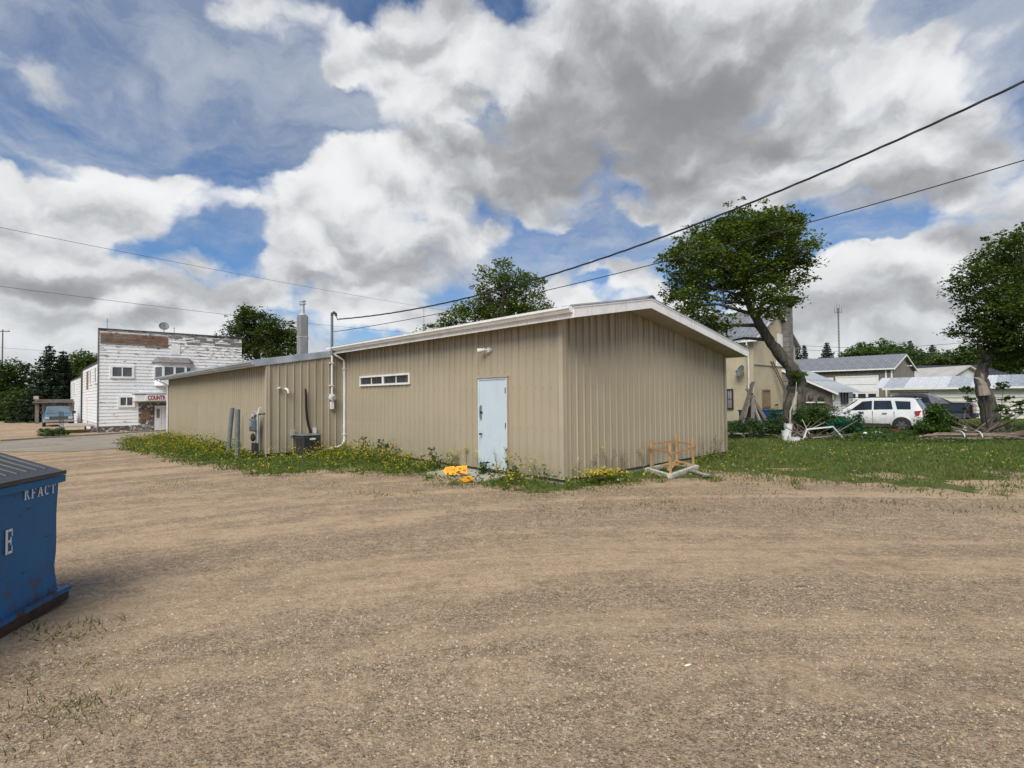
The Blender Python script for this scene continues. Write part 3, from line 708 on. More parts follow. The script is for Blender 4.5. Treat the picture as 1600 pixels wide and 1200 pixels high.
# downspouts
def pipe(name, pts, r, mt, parent, straps=()):
    o = MB().tube(pts, r, 10).build(name, mt, parent, smooth='auto')
    return o
zA = rA(EA) + .085
d1 = pipe('downspout', [(EA - .06, LA - .02, zA), (EA - .06, LA - .06, zA - .07), (-.20, LA - .17, zA - .22), (-.075, LA - .20, zA - .32), (-.075, LA - .20, 0.32), (-.10, LA - .22, .20), (-.32, LA - .4, .10), (-.95, LA - .55, .02)], .043, M['white_pipe'], bld)
for z in (2.62, 0.45):
    s = MB(); s.box(-.125, -.02, LA - .25, LA - .15, z, z + .04); s.build('pipe_strap', M['white_pipe'], d1)
zB = rBz(EB) + .04
d2 = pipe('downspout', [(EB - .06, LB + .10, zB), (EB - .06, LB - .02, zB - .08), (PB - .08, LB - .08, zB - .30), (PB - .08, LB - .08, -.3)], .045, M['white_pipe'], bld)
# chimney flue with metal cap
CX, CY = 0.0, 13.2
ch = MB(); ch.box(CX - .17, CX + .17, CY - .17, CY + .17, rBz(0) + .1, 4.86)
chim = ch.build('chimney', mat('grey_flue_casing', (0.32, 0.31, 0.29), 0.85, fn=grime((0.24, 0.235, 0.225), (0.16, 0.155, 0.15), 3, 0.7, streak=(10, 1.0, 0.5, (0.16, 0.15, 0.14)))), bld); bev(chim, .06, 3)
jb = MB(); jb.box(CX - .174, CX + .174, CY - .174, CY + .174, 4.02, 4.045); jb.build('joint_band', M['galv'], chim)
cp = MB(); cp.lathe([(.17, 0), (.08, .10), (.08, .42), (.13, .43), (.13, .47), (.09, .48)], (CX, CY, 4.862), 14); cp.build('flue_pipe', M['galv'], chim, smooth='auto')
cp = MB(); cp.lathe([(.125, 0), (.125, .045), (.02, .08)], (CX, CY, 5.39), 14); cp.build('flue_cap', M['galv'], chim, smooth='auto')
# thin aerial and vents that rise above the ridge
an = MB(); an.cyl((RID, 8.4, rA(RID) + .25), (RID, 8.4, rA(RID) + 1.15), .010, n=6); an.build('aerial', M['galv_dark'], bld)
for y in (9.4, 9.0):
    an = MB(); an.cyl((1.0, y + 3.0, rBz(1.0) + .17), (1.0, y + 3.0, rBz(1.0) + .36), .04, .03, n=10); an.build('roof_vent', M['galv_dark'], bld)
# fixtures on the walls
def wl(x, y, z): return bld_m @ Vector((x, y, z))
bld_m = Matrix.Translation((P0[0], P0[1], HB)) @ Matrix.Rotation(TH, 4, 'Z')
fx = empty('wall_light', wl(-.02, 2.17, 2.73), TH, 'round cream floodlight on the wall high above the pale blue door', 'light')
a = MB(); a.cyl((0, 0, 0), (-.07, 0, 0), .062, .055, 14); a.build('base', M['white_pipe'], fx, smooth='auto')
a = MB(); a.cyl((-.07, .0, .0), (-.10, .07, .015), .018, n=8); a.build('arm', M['white_pipe'], fx)
a = MB(); a.lathe([(.03, 0), (.036, .05), (.06, .17), (.058, .175)], (0, 0, 0), 14, Matrix.Translation((-.10, .06, .015)) @ Euler((R(-98), 0, R(25))).to_matrix().to_4x4()); a.build('lamp_head', M['white_pipe'], fx, smooth='auto')
# service mast
sm_ = empty('service_mast', wl(-.45, LA - .10, 1.44), TH, 'white electrical conduit with grey upper mast rising past the roof edge to the overhead wires', 'conduit')
a = MB(); a.cyl((0, 0, .34), (0, 0, 1.62), .036, n=12); a.build('conduit', M['white_pipe'], sm_, smooth='auto')
a = MB(); a.cyl((0, 0, 1.62), (0, 0, 2.93), .042, n=12); a.build('mast', M['grey_paint'], sm_, smooth='auto')
a = MB(); a.tube([(0, 0, 2.93), (0.005, -.0, 3.0), (.06, -.02, 3.05), (.11, -.04, 3.0), (.12, -.05, 2.93)], [.045, .05, .05, .045, .04], 10); wh = a.build('weatherhead', M['darkmetal'], sm_, smooth='auto')
a = MB(); a.tube([(.11, -.05, 2.97), (.15, -.06, 2.85), (.20, -.07, 2.80), (.23, -.07, 2.86)], .012, 6); a.tube([(.12, -.05, 2.95), (.17, -.02, 2.82), (.25, -.05, 2.84)], .010, 6); a.build('drip_loop', M['darkmetal'], sm_)
a = MB(); a.box(-.06, .06, -.055, .07, .30, .36); a.cyl((-.0, -.075, .235), (0, .05, .235), .095, n=16); a.build('meter_base', M['white_pipe'], sm_)
a = MB(); a.cyl((.02, -.15, .24), (.02, -.075, .24), .065, n=16); a.build('meter_dial', mat('meter_glass', (.3, .31, .31), .15), sm_, smooth='auto')
a = MB(); a.box(-.045, .045, -.05, .06, -.13, .12); a.build('lower_box', M['white_pipe'], sm_)
for z in (.62, 1.36):
    a = MB(); a.box(-.09, .05, -.045, .06, z, z + .035); a.build('pipe_clamp', M['white_pipe'], sm_)
# two vent elbows
for i, (b, z, lab) in enumerate(((-2.08, 2.0, 'short white vent elbow pointing left on the beige wing wall'), (-1.91, 1.94, 'longer white vent elbow curving down on the beige wing wall'))):
    v = MB()
    if i == 0: v.tube([(0, .02, .0), (0, -.05, 0), (-.05, -.09, -.02), (-.13, -.10, -.05)], [.035, .036, .036, .038], 10)
    else: v.tube([(0, .02, .03), (0, -.06, .03), (.03, -.12, 0), (.06, -.14, -.08), (.065, -.14, -.14)], [.045, .046, .048, .048, .05], 10)
    o = v.build('vent_elbow', M['white_pipe'], smooth='auto'); o.location = wl(b, LA - .03, z); o.rotation_euler = (0, 0, TH); o.scale = (.8, .8, .8); tag(o, lab, 'vent')
o = MB(); o.box(-.06, .06, -.10, 0, -.09, .09); o.box(-.045, .045, -.115, -.10, -.07, .07); o.cyl((.0, -.03, -.55), (0, -.03, -.09), .012, n=6); o.cyl((.0, -.03, .09), (0, -.03, 1.28), .009, n=6)
o = o.build('outlet_box', mat('grey_box', (.36, .36, .34), .6, fn=grime((.38, .38, .36), (.25, .24, .22), 6, .6))); o.location = wl(-1.70, LA - .025, .60); o.rotation_euler = (0, 0, TH); tag(o, 'small grey electrical box with thin riser, left of the air conditioner', 'electrical box')
o = MB(); o.box(-.05, .05, -.08, 0, -.11, .11)
o = o.build('disconnect_box', M['white_pipe']); o.location = wl(-1.02, LA - .03, .62); o.rotation_euler = (0, 0, TH); tag(o, 'small white disconnect box on the wall just above the air conditioner', 'electrical box')
# refrigerant line
o = MB(); ln = [(-.26, -.05, 1.42), (-.255, -.06, 1.36), (-.245, -.07, 1.1), (-.24, -.07, .8), (-.22, -.075, .5), (-.17, -.10, .2), (-.10, -.12, .0), (-.06, -.16, -.12)]
o.tube(ln, [.014, .030, .036, .037, .036, .036, .033, .03], 9); o = o.build('insulated_pipe', mat('black_foam', (.012, .012, .012), .95, fn=grime((.012, .012, .012), (.03, .03, .03), 12, .5)), smooth='auto'); o.location = wl(-1.05, LA - .02, .56); o.rotation_euler = (0, 0, TH)
tag(o, 'black foam insulated pipe climbing the beige wall behind the air conditioner', 'pipe')
# condenser
cx, cy = -6.30, 16.05
ac = empty('air_conditioner', on((cx, cy), -.03), TH, 'dark grey louvred outdoor air conditioner sitting among weeds by the wing wall', 'air conditioner')
b_ = MB(); b_.box(-.36, .36, -.36, .36, .06, .74); ab = bev(b_.build('casing', mat('slate_grey_casing', (.095, .10, .105), .55, .2, fn=grime((.055, .058, .062), (.035, .035, .036), 5, .6)), ac), .04, 3)
tp = MB(); tp.box(-.385, .385, -.385, .385, .742, .79); bev(tp.build('top', M['grey_paint'], ac), .02)
for sgn in (-1, 1):
    for ax in (0, 1):
        for k in range(13):
            lv = MB(); z = .14 + k * .045
            if ax == 0: lv.hexa([(-.32, sgn * .361, z), (.32, sgn * .361, z), (.32, sgn * .385, z - .012), (-.32, sgn * .385, z - .012), (-.32, sgn * .361, z + .014), (.32, sgn * .361, z + .014), (.32, sgn * .385, z + .0), (-.32, sgn * .385, z + .0)])
            else: lv.hexa([(sgn * .361, -.32, z), (sgn * .361, .32, z), (sgn * .385, .32, z - .012), (sgn * .385, -.32, z - .012), (sgn * .361, -.32, z + .014), (sgn * .361, .32, z + .014), (sgn * .385, .32, z), (sgn * .385, -.32, z)])
            if sgn == -1: lv.build('louvre', M['darkmetal'], ac)
nm = MB(); nm.prism([(.02 + .13 * math.cos(t_), .64 + .035 * math.sin(t_)) for t_ in np.linspace(0, 2 * math.pi, 20)[:-1]], -.392, -.386, ax=1); nm.build('name_badge', M['white_pipe'], ac)
pd = MB(); pd.box(-.45, .45, -.45, .45, -.05, .055); pd.build('pad', M['concrete'], ac)
ac.scale = (.78, .78, .88)
# gas meter
gx, gy, _ = wl(-2.72, 10.02, 0)
gm = empty('gas_meter', on((gx, gy)), TH, 'grey gas meter on pipes at the wing corner, right of the two bollards', 'gas meter')
GMM = M['grey_paint']; LG = mat('light_grey_meter', (.34, .36, .36), .5, fn=grime((.34, .36, .36), (.2, .2, .2), 8, .5))
a = MB(); a.box(-.08, .10, -.19, .19, .78, 1.16); bev(a.build('meter_case', mat('meter_case_grey', (.13, .155, .165), .45, fn=grime((.13, .155, .165), (.08, .09, .09), 6, .5)), gm), .05, 3)
a = MB(); a.box(-.115, -.083, -.11, .11, .93, 1.10); a.build('index_cover', LG, gm)
a = MB(); a.tube([(0, .12, 1.15), (0, .12, 1.33), (.02, .02, 1.36), (.04, -.14, 1.36), (.05, -.22, 1.30), (.05, -.24, 1.0), (.05, -.24, -.1)], .028, 9); a.build('inlet_pipe', LG, gm, smooth='auto')
a = MB(); a.tube([(0, -.12, 1.15), (0, -.12, 1.26), (.1, -.22, 1.30), (.24, -.30, 1.32)], .026, 9); a.build('outlet_pipe', M['darkmetal'], gm, smooth='auto')
a = MB(); a.lathe([(.03, 0), (.09, .02), (.09, .05), (.04, .09), (.02, .13)], (0, .02, 1.20), 14); a.build('regulator', LG, gm, smooth='auto')
a = MB(); a.tube([(.05, -.24, 1.30), (.07, -.25, 1.40), (.09, -.26, 1.50), (.13, -.27, 1.48)], .020, 8); a.build('vent_pipe', M['white_pipe'], gm, smooth='auto')
a = MB(); a.ball((-.02, -.02, .60), .07, .10, .13); a.box(-.05, .06, -.28, .02, .12, .44); a.build('valve_body', M['dark'], gm)
a = MB(); a.tube([(-.04, .30, 1.15), (-.03, .30, .95), (0, .22, .95)], .015, 7); a.build('test_pipe', LG, gm)
a = MB(); a.cyl((.06, -.05, -.1), (.06, -.05, .80), .022, n=8); a.build('support_pipe', LG, gm)
# bollards
def bollard(px, py, h, lean, lab):
    p = gg(px, py); o = empty('bollard', (p.x, p.y, p.z), 0, lab, 'bollard', 'grey steel bollards guarding the gas meter')
    top = Vector((lean, 0.02, h))
    a = MB(); a.tube([Vector((0, 0, -.15)), top * .5, top], .066, 16); a.build('post', M['grey_paint'], o, smooth='auto')
    a = MB(); a.cyl(top, top + Vector((lean * .01, 0, .018)), .061, .055, 16); a.build('top_cap', M['darkmetal'], o)
bollard(356, 709, 1.47, .13, 'grey steel bollard leaning to the right, farther from the gas meter')
bollard(370, 718, 1.44, .01, 'upright grey steel bollard, nearer to the gas meter')

# ------------------------------------------------------------------ neighbouring buildings
def to_local(o, rz, px, py, plane):
    """meet the sight line with a wall: plane 'y' is the wall along local x, 'x' the wall along local y"""
    d = ray(px, py); W = Vector((math.cos(rz), math.sin(rz), 0)); U = Vector((-math.sin(rz), math.cos(rz), 0)); o = Vector(o)
    n = U if plane == 'y' else W; c = Vector((0, 0, HC)); t = (o - c).dot(n) / d.dot(n); q = c + d * t - o
    return (q.dot(W), q.z) if plane == 'y' else (q.dot(U), q.z)
def peel(t, b, white=(0.80, 0.80, 0.79)):
    p = obj_co(t); s = t.new('ShaderNodeSeparateXYZ'); t.put(s.inputs[0], p)
    g = t.noise(p, 0.5, 4, 0.6)
    c = t.mix(t.mr(g, 0.35, 0.7, 0, 0.6), white, tuple(x * 0.86 for x in white))
    n = t.noise(t.vm('MULTIPLY', pos(t), (2.2, 2.2, 9)), 1.0, 7, 0.7, 0.4)
    q = t.new('ShaderNodeSeparateXYZ'); t.put(q.inputs[0], pos(t))
    up = t.mr(q.outputs[2], 4.2, 6.9, 0.0, 0.09); rt = t.mr(q.outputs[0], -26, -21.5, 0.0, 0.10)
    k = t.mr(t.m('ADD', n, t.m('ADD', up, t.m('MULTIPLY', up, t.m('MULTIPLY', rt, 9)))), 0.60, 0.64)
    c = t.mix(k, c, t.mix(t.noise(p, 3, 3), (0.16, 0.145, 0.13), (0.26, 0.23, 0.2)))
    t.put(b.inputs['Base Color'], c)
M['peel'] = mat('peeling_white_paint', (0.66, 0.67, 0.68), 0.7, fn=peel)
M['greywood'] = mat('bare_grey_board', (0.2, 0.19, 0.18), 0.9, fn=grime((0.17, 0.16, 0.155), (0.30, 0.28, 0.26), 3, 0.8, streak=(1, 14, 0.5, (0.09, 0.085, 0.08))))
def stonefn(t, b):
    p = pos(t); v = t.new('ShaderNodeTexVoronoi', feature='F1'); t.put(v.inputs['Vector'], p); v.inputs['Scale'].default_value = 5.5
    e = t.voro(p, 5.5, 'DISTANCE_TO_EDGE'); sp = t.new('ShaderNodeSeparateColor'); t.put(sp.inputs[0], v.outputs['Color'])
    c = t.ramp(sp.outputs[0], [(0, (0.07, 0.06, 0.055)), (0.35, (0.16, 0.13, 0.11)), (0.6, (0.10, 0.10, 0.105)), (0.8, (0.30, 0.26, 0.22)), (1, (0.5, 0.48, 0.45))])
    c = t.mix(t.mr(e, 0.03, 0.09, 1, 0), c, (0.05, 0.045, 0.04))
    t.put(b.inputs['Base Color'], c)
M['stones'] = mat('field_stone', (0.2, 0.18, 0.16), 0.85, fn=stonefn)
def boards(parent, L, z0, z1, ex, mt, plane='y', off=0.0, name='siding_board', lap=.036):
    """clapboards, each a thin wedge; wall along local x (plane y) or local y (plane x)"""
    z = z0; k = 0; cache = {}
    while z < z1 - 0.02:
        h = min(ex, z1 - z); key = round(h, 3)
        if key not in cache:
            mb = MB(); lo, hi = -lap, -0.004
            if plane == 'y': mb.hexa([(0, lo, 0), (L, lo, 0), (L, 0, 0), (0, 0, 0), (0, hi, h - .004), (L, hi, h - .004), (L, 0, h - .004), (0, 0, h - .004)])
            else: mb.hexa([(lo, 0, 0), (0, 0, 0), (0, L, 0), (lo, L, 0), (hi, 0, h - .004), (0, 0, h - .004), (0, L, h - .004), (hi, L, h - .004)])
            cache[key] = mb.mesh(name, mt)
        o = link(name, cache[key], None, parent); o.location = (off, 0, z) if plane == 'y' else (0, off, z)
        z += ex; k += 1
def window(parent, plane, u0, u1, z0, z1, depth=-0.03, fw=0.07, mt=None, glass=None, panes=1, bars=False, name='window'):
    mt = mt or M['white_trim']; glass = glass or M['glass']
    def bx(mb, a0, a1, c0, c1, d0, d1):
        if plane == 'y': mb.box(a0, a1, d0, d1, c0, c1)
        else: mb.box(d0, d1, a0, a1, c0, c1)
    mb = MB(); D = depth - .05
    bx(mb, u0 - fw, u1 + fw, z1, z1 + fw, D, 0); bx(mb, u0 - fw, u1 + fw, z0 - fw, z0, D - .02, 0); bx(mb, u0 - fw, u0, z0, z1, D, 0); bx(mb, u1, u1 + fw, z0, z1, D, 0)
    f = mb.build(name, mt, parent); w = (u1 - u0) / panes
    for i in range(panes):
        g = MB(); bx(g, u0 + i * w + (.03 if i else 0), u0 + (i + 1) * w - (.03 if i < panes - 1 else 0), z0, z1, depth - .008, -0.001); g.build('pane', glass, f)
        if i: g = MB(); bx(g, u0 + i * w - .03, u0 + i * w + .03, z0, z1, D + .005, 0); g.build('mullion', mt, f)
        if bars:
            g = MB(); bx(g, u0 + (i + .5) * w - .015, u0 + (i + .5) * w + .015, z0, z1, D + .02, depth - .009); bx(g, u0 + i * w, u0 + (i + 1) * w, (z0 + z1) / 2 - .015, (z0 + z1) / 2 + .015, D + .021, depth - .0095); g.build('glazing_bar', mt, f)
    return f
def metal_roof(parent, ridge_x, x_lo, z_r, z_lo, y0, y1, mt, w=0.9, ribs=3, th=.03, name='roof_sheet'):
    """sheets from the ridge down to one eave, split along local y"""
    y = y0; me = None
    while y < y1 - .05:
        ye = min(y + w, y1)
        if me is None or ye - y < w - 1e-6:
            mb = MB(); a, b = (x_lo, z_lo), (ridge_x, z_r); L = ye - y - .004
            def sl(c0, c1, d0, d1): mb.hexa([(a[0], c0, a[1] + d0), (b[0], c0, b[1] + d0), (b[0], c1, b[1] + d0), (a[0], c1, a[1] + d0), (a[0], c0, a[1] + d1), (b[0], c0, b[1] + d1), (b[0], c1, b[1] + d1), (a[0], c1, a[1] + d1)])
            sl(0, L, 0, th)
            for r in range(ribs): sl((r + .3) * w / ribs, (r + .3) * w / ribs + .04, th, th + .04)
            me = mb.mesh(name, mt)
        link(name, me, None, parent, (0, y, 0)); y = ye

# --- old white building across the street
wp = at(154.5, 600, 36.0); wo_ = (wp.x, wp.y, gzf(wp.x, wp.y))
wb = empty('old_white_building', wo_, TH, 'two storey white clapboard building with peeling paint and a false front across the street', 'building')
def wf(px, py): return to_local(wo_, TH, px, py, 'y')
def ws(px, py): return to_local(wo_, TH, px, py, 'x')
FL = wf(377, 560)[0]; HT = wf(154.5, 514)[1]
c = MB(); c.box(0.02, FL, 0.02, 0.30, 0, HT); c.box(.02, FL - .3, .3, 13.0, 0, ws(153, 567)[1]); c.box(.02, FL - 1.0, 13.0, 28.5, 0, ws(153, 567)[1] - .5)
c.build('wall', M['peel'], wb)
zs = 0.42; XS = wf(216, 660)[0]
boards(wb, FL + .02, wf(200, 628)[1], HT - .12, .233, M['peel'])
boards(wb, XS, zs, wf(200, 628)[1] - .002, .233, M['peel'])
boards(wb, 12.9, zs + .2, ws(153, 567)[1] - .06, .233, M['peel'], 'x')
boards(wb, 15.3, .3, ws(153, 567)[1] - .56, .233, M['peel'], 'x', 13.15)
c = MB(); c.box(-.06, FL + .06, -.10, .36, HT, HT + .07); c.build('parapet_cap', M['darkmetal'], wb)
c = MB(); c.box(-.06, FL - .2, .32, 13.1, ws(153, 567)[1], ws(153, 567)[1] + .10); c.build('roof', M['darkmetal'], wb)
c = MB(); c.box(-.06, FL - 1., 13.1, 28.7, ws(153, 567)[1] - .5, ws(153, 567)[1] - .40); c.build('roof', M['darkmetal'], wb)
c = MB(); c.box(-.09, -.03, -.06, -.03, 0, HT); c.box(-.09, .0, -.03, .03, 0.0, HT); c.build('corner_board', M['greywood'], wb)
c = MB(); c.cyl((-.08, 13.05, 0.2), (-.08, 13.05, ws(153, 567)[1]), .06, n=8); c.build('downpipe', M['darkmetal'], wb)
c = MB(); c.box(-.012, XS, -.13, .02, -.5, zs - .004); c.build('stone_footing', M['stones'], wb)
c = MB(); c.box(XS, wf(262, 650)[0] + .6, -.09, .02, -.5, wf(216, 629)[1]); c.build('stone_veneer', M['stones'], wb)
# bare laths where the siding has fallen off
x0, z1 = wf(157, 519.5); x1 = wf(262.5, 540)[0]; z0 = wf(160, 537)[1]; n = 7; h = (z1 - z0) / n
for k in range(n):
    xa = x0; 
    while xa < x1 - .05:
        xb = min(xa + random.uniform(1.0, 2.4), x1); lowcut = (k == 0) and xa > 1.6
        c = MB(); zz0 = z0 + k * h + random.uniform(-.006, .006); e = random.uniform(0, .02)
        c.box(xa, xb - .015, -.052 - e, -.030, zz0 - (random.uniform(.05, .2) if lowcut else 0), zz0 + h - .025); c.build('lath', M['greywood'] if (k == 0 and xa < 1.6) or random.random() < .12 else M['lath'], wb); xa = xb
# weathered boards along the upper right
zt = HT - .14; x0 = wf(263, 530)[0]
for k in range(3):
    xa = x0 + (0, .4, 1.2)[k]; xe = (FL, FL, FL)[k]
    while xa < xe - .1:
        xb = min(xa + random.uniform(.7, 1.9), xe)
        if random.random() < (.7, .8, .45)[k]: c = MB(); c.box(xa, xb - .02, -.050, -.030, zt - (k + 1) * .2, zt - k * .2 - .03); c.build('bare_board', M['greywood'], wb)
        xa = xb
c = MB(); q = wf(267, 554); r = wf(281, 540); c.box(q[0], r[0], -.06, -.03, q[1], r[1]); c.build('hatch', M['white_trim'], wb)
DG = mat('dark_curtained_glass', (0.09, 0.10, 0.11), 0.15, fn=grime((0.07, 0.08, 0.09), (0.15, 0.16, 0.17), 3, .7, bump=0))
for (a, b_, t_, d_, pn) in ((175.5, 206, 574.5, 588, 2), (188, 207, 621, 633.5, 2)):
    q = wf(a, d_); r = wf(b_, t_); window(wb, 'y', q[0], r[0], q[1], r[1], glass=DG, panes=pn, fw=.14, depth=-.035)
# bay window with a shingle hood
q = wf(241, 593); r = wf(298, 574); bz0, bz1 = q[1], wf(256, 574)[1]; bx0, bx1 = q[0], r[0]
c = MB(); P = [(bx0, -.03), (bx0 + .45, -.62), (bx1 - .45, -.62), (bx1, -.03)]
c.prism(P, bz0 - .45, bz0, 2); c.prism(P, bz1, bz1 + .34, 2); bw = c.build('bay_window', M['peel'], wb)
def wallseg(name, p, q_, z0, z1, mt, par, th=.03):
    p = Vector((*p, 0)); q_ = Vector((*q_, 0)); d = (q_ - p).normalized(); nn = Vector((d.y, -d.x, 0)) * th; mb = MB()
    mb.hexa([(p.x, p.y, z0), (q_.x, q_.y, z0), (q_.x + nn.x, q_.y + nn.y, z0), (p.x + nn.x, p.y + nn.y, z0), (p.x, p.y, z1), (q_.x, q_.y, z1), (q_.x + nn.x, q_.y + nn.y, z1), (p.x + nn.x, p.y + nn.y, z1)]); return mb.build(name, mt, par)
PI2 = [(bx0 + .06, -.06), (bx0 + .47, -.57), (bx1 - .47, -.57), (bx1 - .06, -.06)]
wallseg('pane', PI2[0], PI2[1], bz0, bz1, DG, bw); wallseg('pane', PI2[1], (((bx0 + bx1) / 2), -.57), bz0, bz1, DG, bw); wallseg('pane', (((bx0 + bx1) / 2), -.57), PI2[2], bz0, bz1, DG, bw); wallseg('pane', PI2[2], PI2[3], bz0, bz1, DG, bw)
for (x, y) in ((bx0 + .03, -.06), (bx0 + .46, -.61), ((bx0 + bx1) / 2, -.61), (bx1 - .46, -.61), (bx1 - .03, -.06)):
    c = MB(); c.box(x - .07, x + .07, y - .03, y + .06, bz0, bz1); c.build('post', M['white_trim'], bw)
c = MB(); hz0 = bz1 + .345; c.add([(bx0 - .2, -.03, hz0), (bx1 + .2, -.03, hz0), (bx1 - .2, -.85, hz0), (bx0 + .2, -.85, hz0), (bx0 + .15, -.03, hz0 + .42), (bx1 - .15, -.03, hz0 + .42)], [(3, 2, 1, 0), (0, 1, 5, 4), (3, 4, 5, 2), (0, 4, 3), (1, 2, 5)])
c.build('hood', M['greywood'], wb)
# canopy with sign, door and boarded window
q = wf(210, 627); r = wf(275, 615.5); cz0, cz1 = q[1], wf(215, 616)[1]
c = MB(); c.prism([(-.03, cz0), (-.9, cz0), (-.9, cz1 - .02), (-.03, cz1 + .1)], q[0] - .1, r[0] + .6, ax=0); can = c.build('canopy', M['white_trim'], wb)
c = MB(); c.box(q[0] - .15, r[0] + .6, -.96, -.03, cz1 + .001, cz1 + .05); c.build('canopy_edge', M['darkmetal'], can)
sx0 = to_local((wo_[0] + .9 * math.sin(TH), wo_[1] - .9 * math.cos(TH), wo_[2]), TH, 229, 620, 'y')[0]; sx1 = to_local((wo_[0] + .9 * math.sin(TH), wo_[1] - .9 * math.cos(TH), wo_[2]), TH, 263.5, 620, 'y')[0]
sg = empty('shop_sign', (wo_[0] + .92 * math.sin(TH) + sx0 * math.cos(TH), wo_[1] - .92 * math.cos(TH) + sx0 * math.sin(TH), wo_[2] + (cz0 + cz1) / 2), TH, 'white sign with COUNTR in bold red letters on the canopy of the old building', 'sign')
SL = sx1 - sx0; SH = (cz1 - cz0) * .42
c = MB(); c.box(-.06, SL + .9, -.03, .015, -SH, SH); c.build('board', mat('sign_white', (.78, .77, .75), .5, fn=grime((.78, .77, .75), (.6, .58, .55), 3, .5)), sg)
SR = mat('sign_red', (.30, .025, .03), .5, fn=grime((.30, .025, .03), (.22, .03, .035), 5, .5))
def text(s, name, mt, parent, size, x, y, z, width=None, bold=0.0, rot=(math.pi / 2, 0, 0), th=.008):
    cu = bpy.data.curves.new(name, 'FONT'); cu.body = s; cu.size = size; cu.extrude = th; cu.offset = bold; cu.align_y = 'CENTER'
    o = bpy.data.objects.new(name, cu); col.objects.link(o); bpy.context.view_layer.update()
    me = bpy.data.meshes.new_from_object(o.evaluated_get(bpy.context.evaluated_depsgraph_get())); bpy.data.objects.remove(o)
    me.materials.clear(); me.materials.append(mt); w = max(v.co.x for v in me.vertices) - min(v.co.x for v in me.vertices)
    o = link(name, me, None, parent); o.location = (x, y, z); o.rotation_euler = rot
    if width: o.scale = (width / w, 1, 1)
    return o
text('COUNTR', 'lettering', SR, sg, SH * 2.05, .06, -.04, -.02, SL * .80, .014)
DXa, DZ0 = wf(241, 671); DXb, DZ1 = wf(261, 633.5)
c = MB(); c.box(DXa, DXb + .35, -.14, -.09, -.45, DZ1); dd = c.build('door', mat('white_door', (.68, .68, .67), .5, fn=grime((.7, .7, .69), (.5, .5, .48), 3, .5)), wb)
q = wf(244, 653); r = wf(249, 638.5); c = MB(); c.box(q[0], r[0], -.15, -.14, q[1], r[1]); c.build('door_window', mat('brown_blind', (.22, .17, .11), .6, fn=grime((.22, .17, .11), (.12, .1, .07), 9, .7)), dd)
for k in range(5):
    xx = DXa + (DXb + .35 - DXa) * (k + .5) / 5.5 + .1
    if xx > r[0] + .1: c = MB(); c.box(xx, xx + .02, -.147, -.14, -.4, DZ1 - .1); c.build('door_groove', M['concrete'], dd)
q = wf(220.5, 655); r = wf(234, 640); c = MB()
for k in range(4): a = q[0] + (r[0] - q[0]) * k / 4; c = MB(); c.box(a, a + (r[0] - q[0]) / 4 - .01, -.125, -.09, q[1], r[1]); c.build('window_board', M['lath'], wb)
# side windows
for (a, b_, t_, d_) in ((149.3, 152.3, 573, 587), (140.4, 144.2, 576, 592), (115.6, 118.2, 598, 609), (112.8, 114.6, 628, 640)):
    q = ws(a, d_); r = ws(b_, t_); u0, u1 = sorted((q[0], r[0])); u1 = min(u1, u0 + 1.1); z_ = min(q[1], ws(153, 567)[1] - (1.35 if u0 < 12 else 1.9)); window(wb, 'x', u0, u1, z_, z_ + 1.0, glass=DG, fw=.1)
for (a, b_, t_, d_) in ((135.4, 138.8, 580, 609),): q = ws(a, d_); r = ws(b_, t_); u0, u1 = sorted((q[0], r[0])); c = MB(); c.box(-.06, -.03, u0, u0 + 1.2, q[1], r[1]); c.build('boarded_door', M['lath'], wb)
q = ws(137, 660); c = MB(); c.box(-.07, -.03, 8.0, 8.95, .45, 2.5); c.build('side_door', M['white_trim'], wb)
# steps and landing on the side
dk_ = empty('side_landing', tuple(Vector(wo_) + Vector((-math.cos(TH) * .9, -math.sin(TH) * .9, 0)) + Vector((-math.sin(TH) * 3, math.cos(TH) * 3, 0))), TH, 'old wooden landing with rail and steps beside the white building', 'deck')
for k in range(9): c = MB(); c.box(-.95, .75, -2.6 + k * .62, -2.6 + k * .62 + .58, .44, .50); c.build('deck_board', M['concrete'], dk_)
for x, y in ((-.9, -2.5), (-.9, 0), (-.9, 2.8), (.6, -2.5), (.6, 2.8)): c = MB(); c.box(x - .05, x + .05, y - .05, y + .05, -.3, .44); c.build('support', M['wood_old'], dk_)
for y in (-2.5, -.7, 1.1, 2.8): c = MB(); c.cyl((-.93, y, .5), (-.93, y, 1.45), .022, n=6); c.build('rail_post', M['darkmetal'], dk_)
c = MB(); c.cyl((-.93, -2.55, 1.45), (-.93, 2.85, 1.45), .022, n=6); c.build('hand_rail', M['darkmetal'], dk_)
for k in range(3): c = MB(); c.box(-1.3 - k * .3, -1.0 - k * .3, -2.5, -1.2, .30 - k * .15, .36 - k * .15); c.build('step', M['wood_old'], dk_)
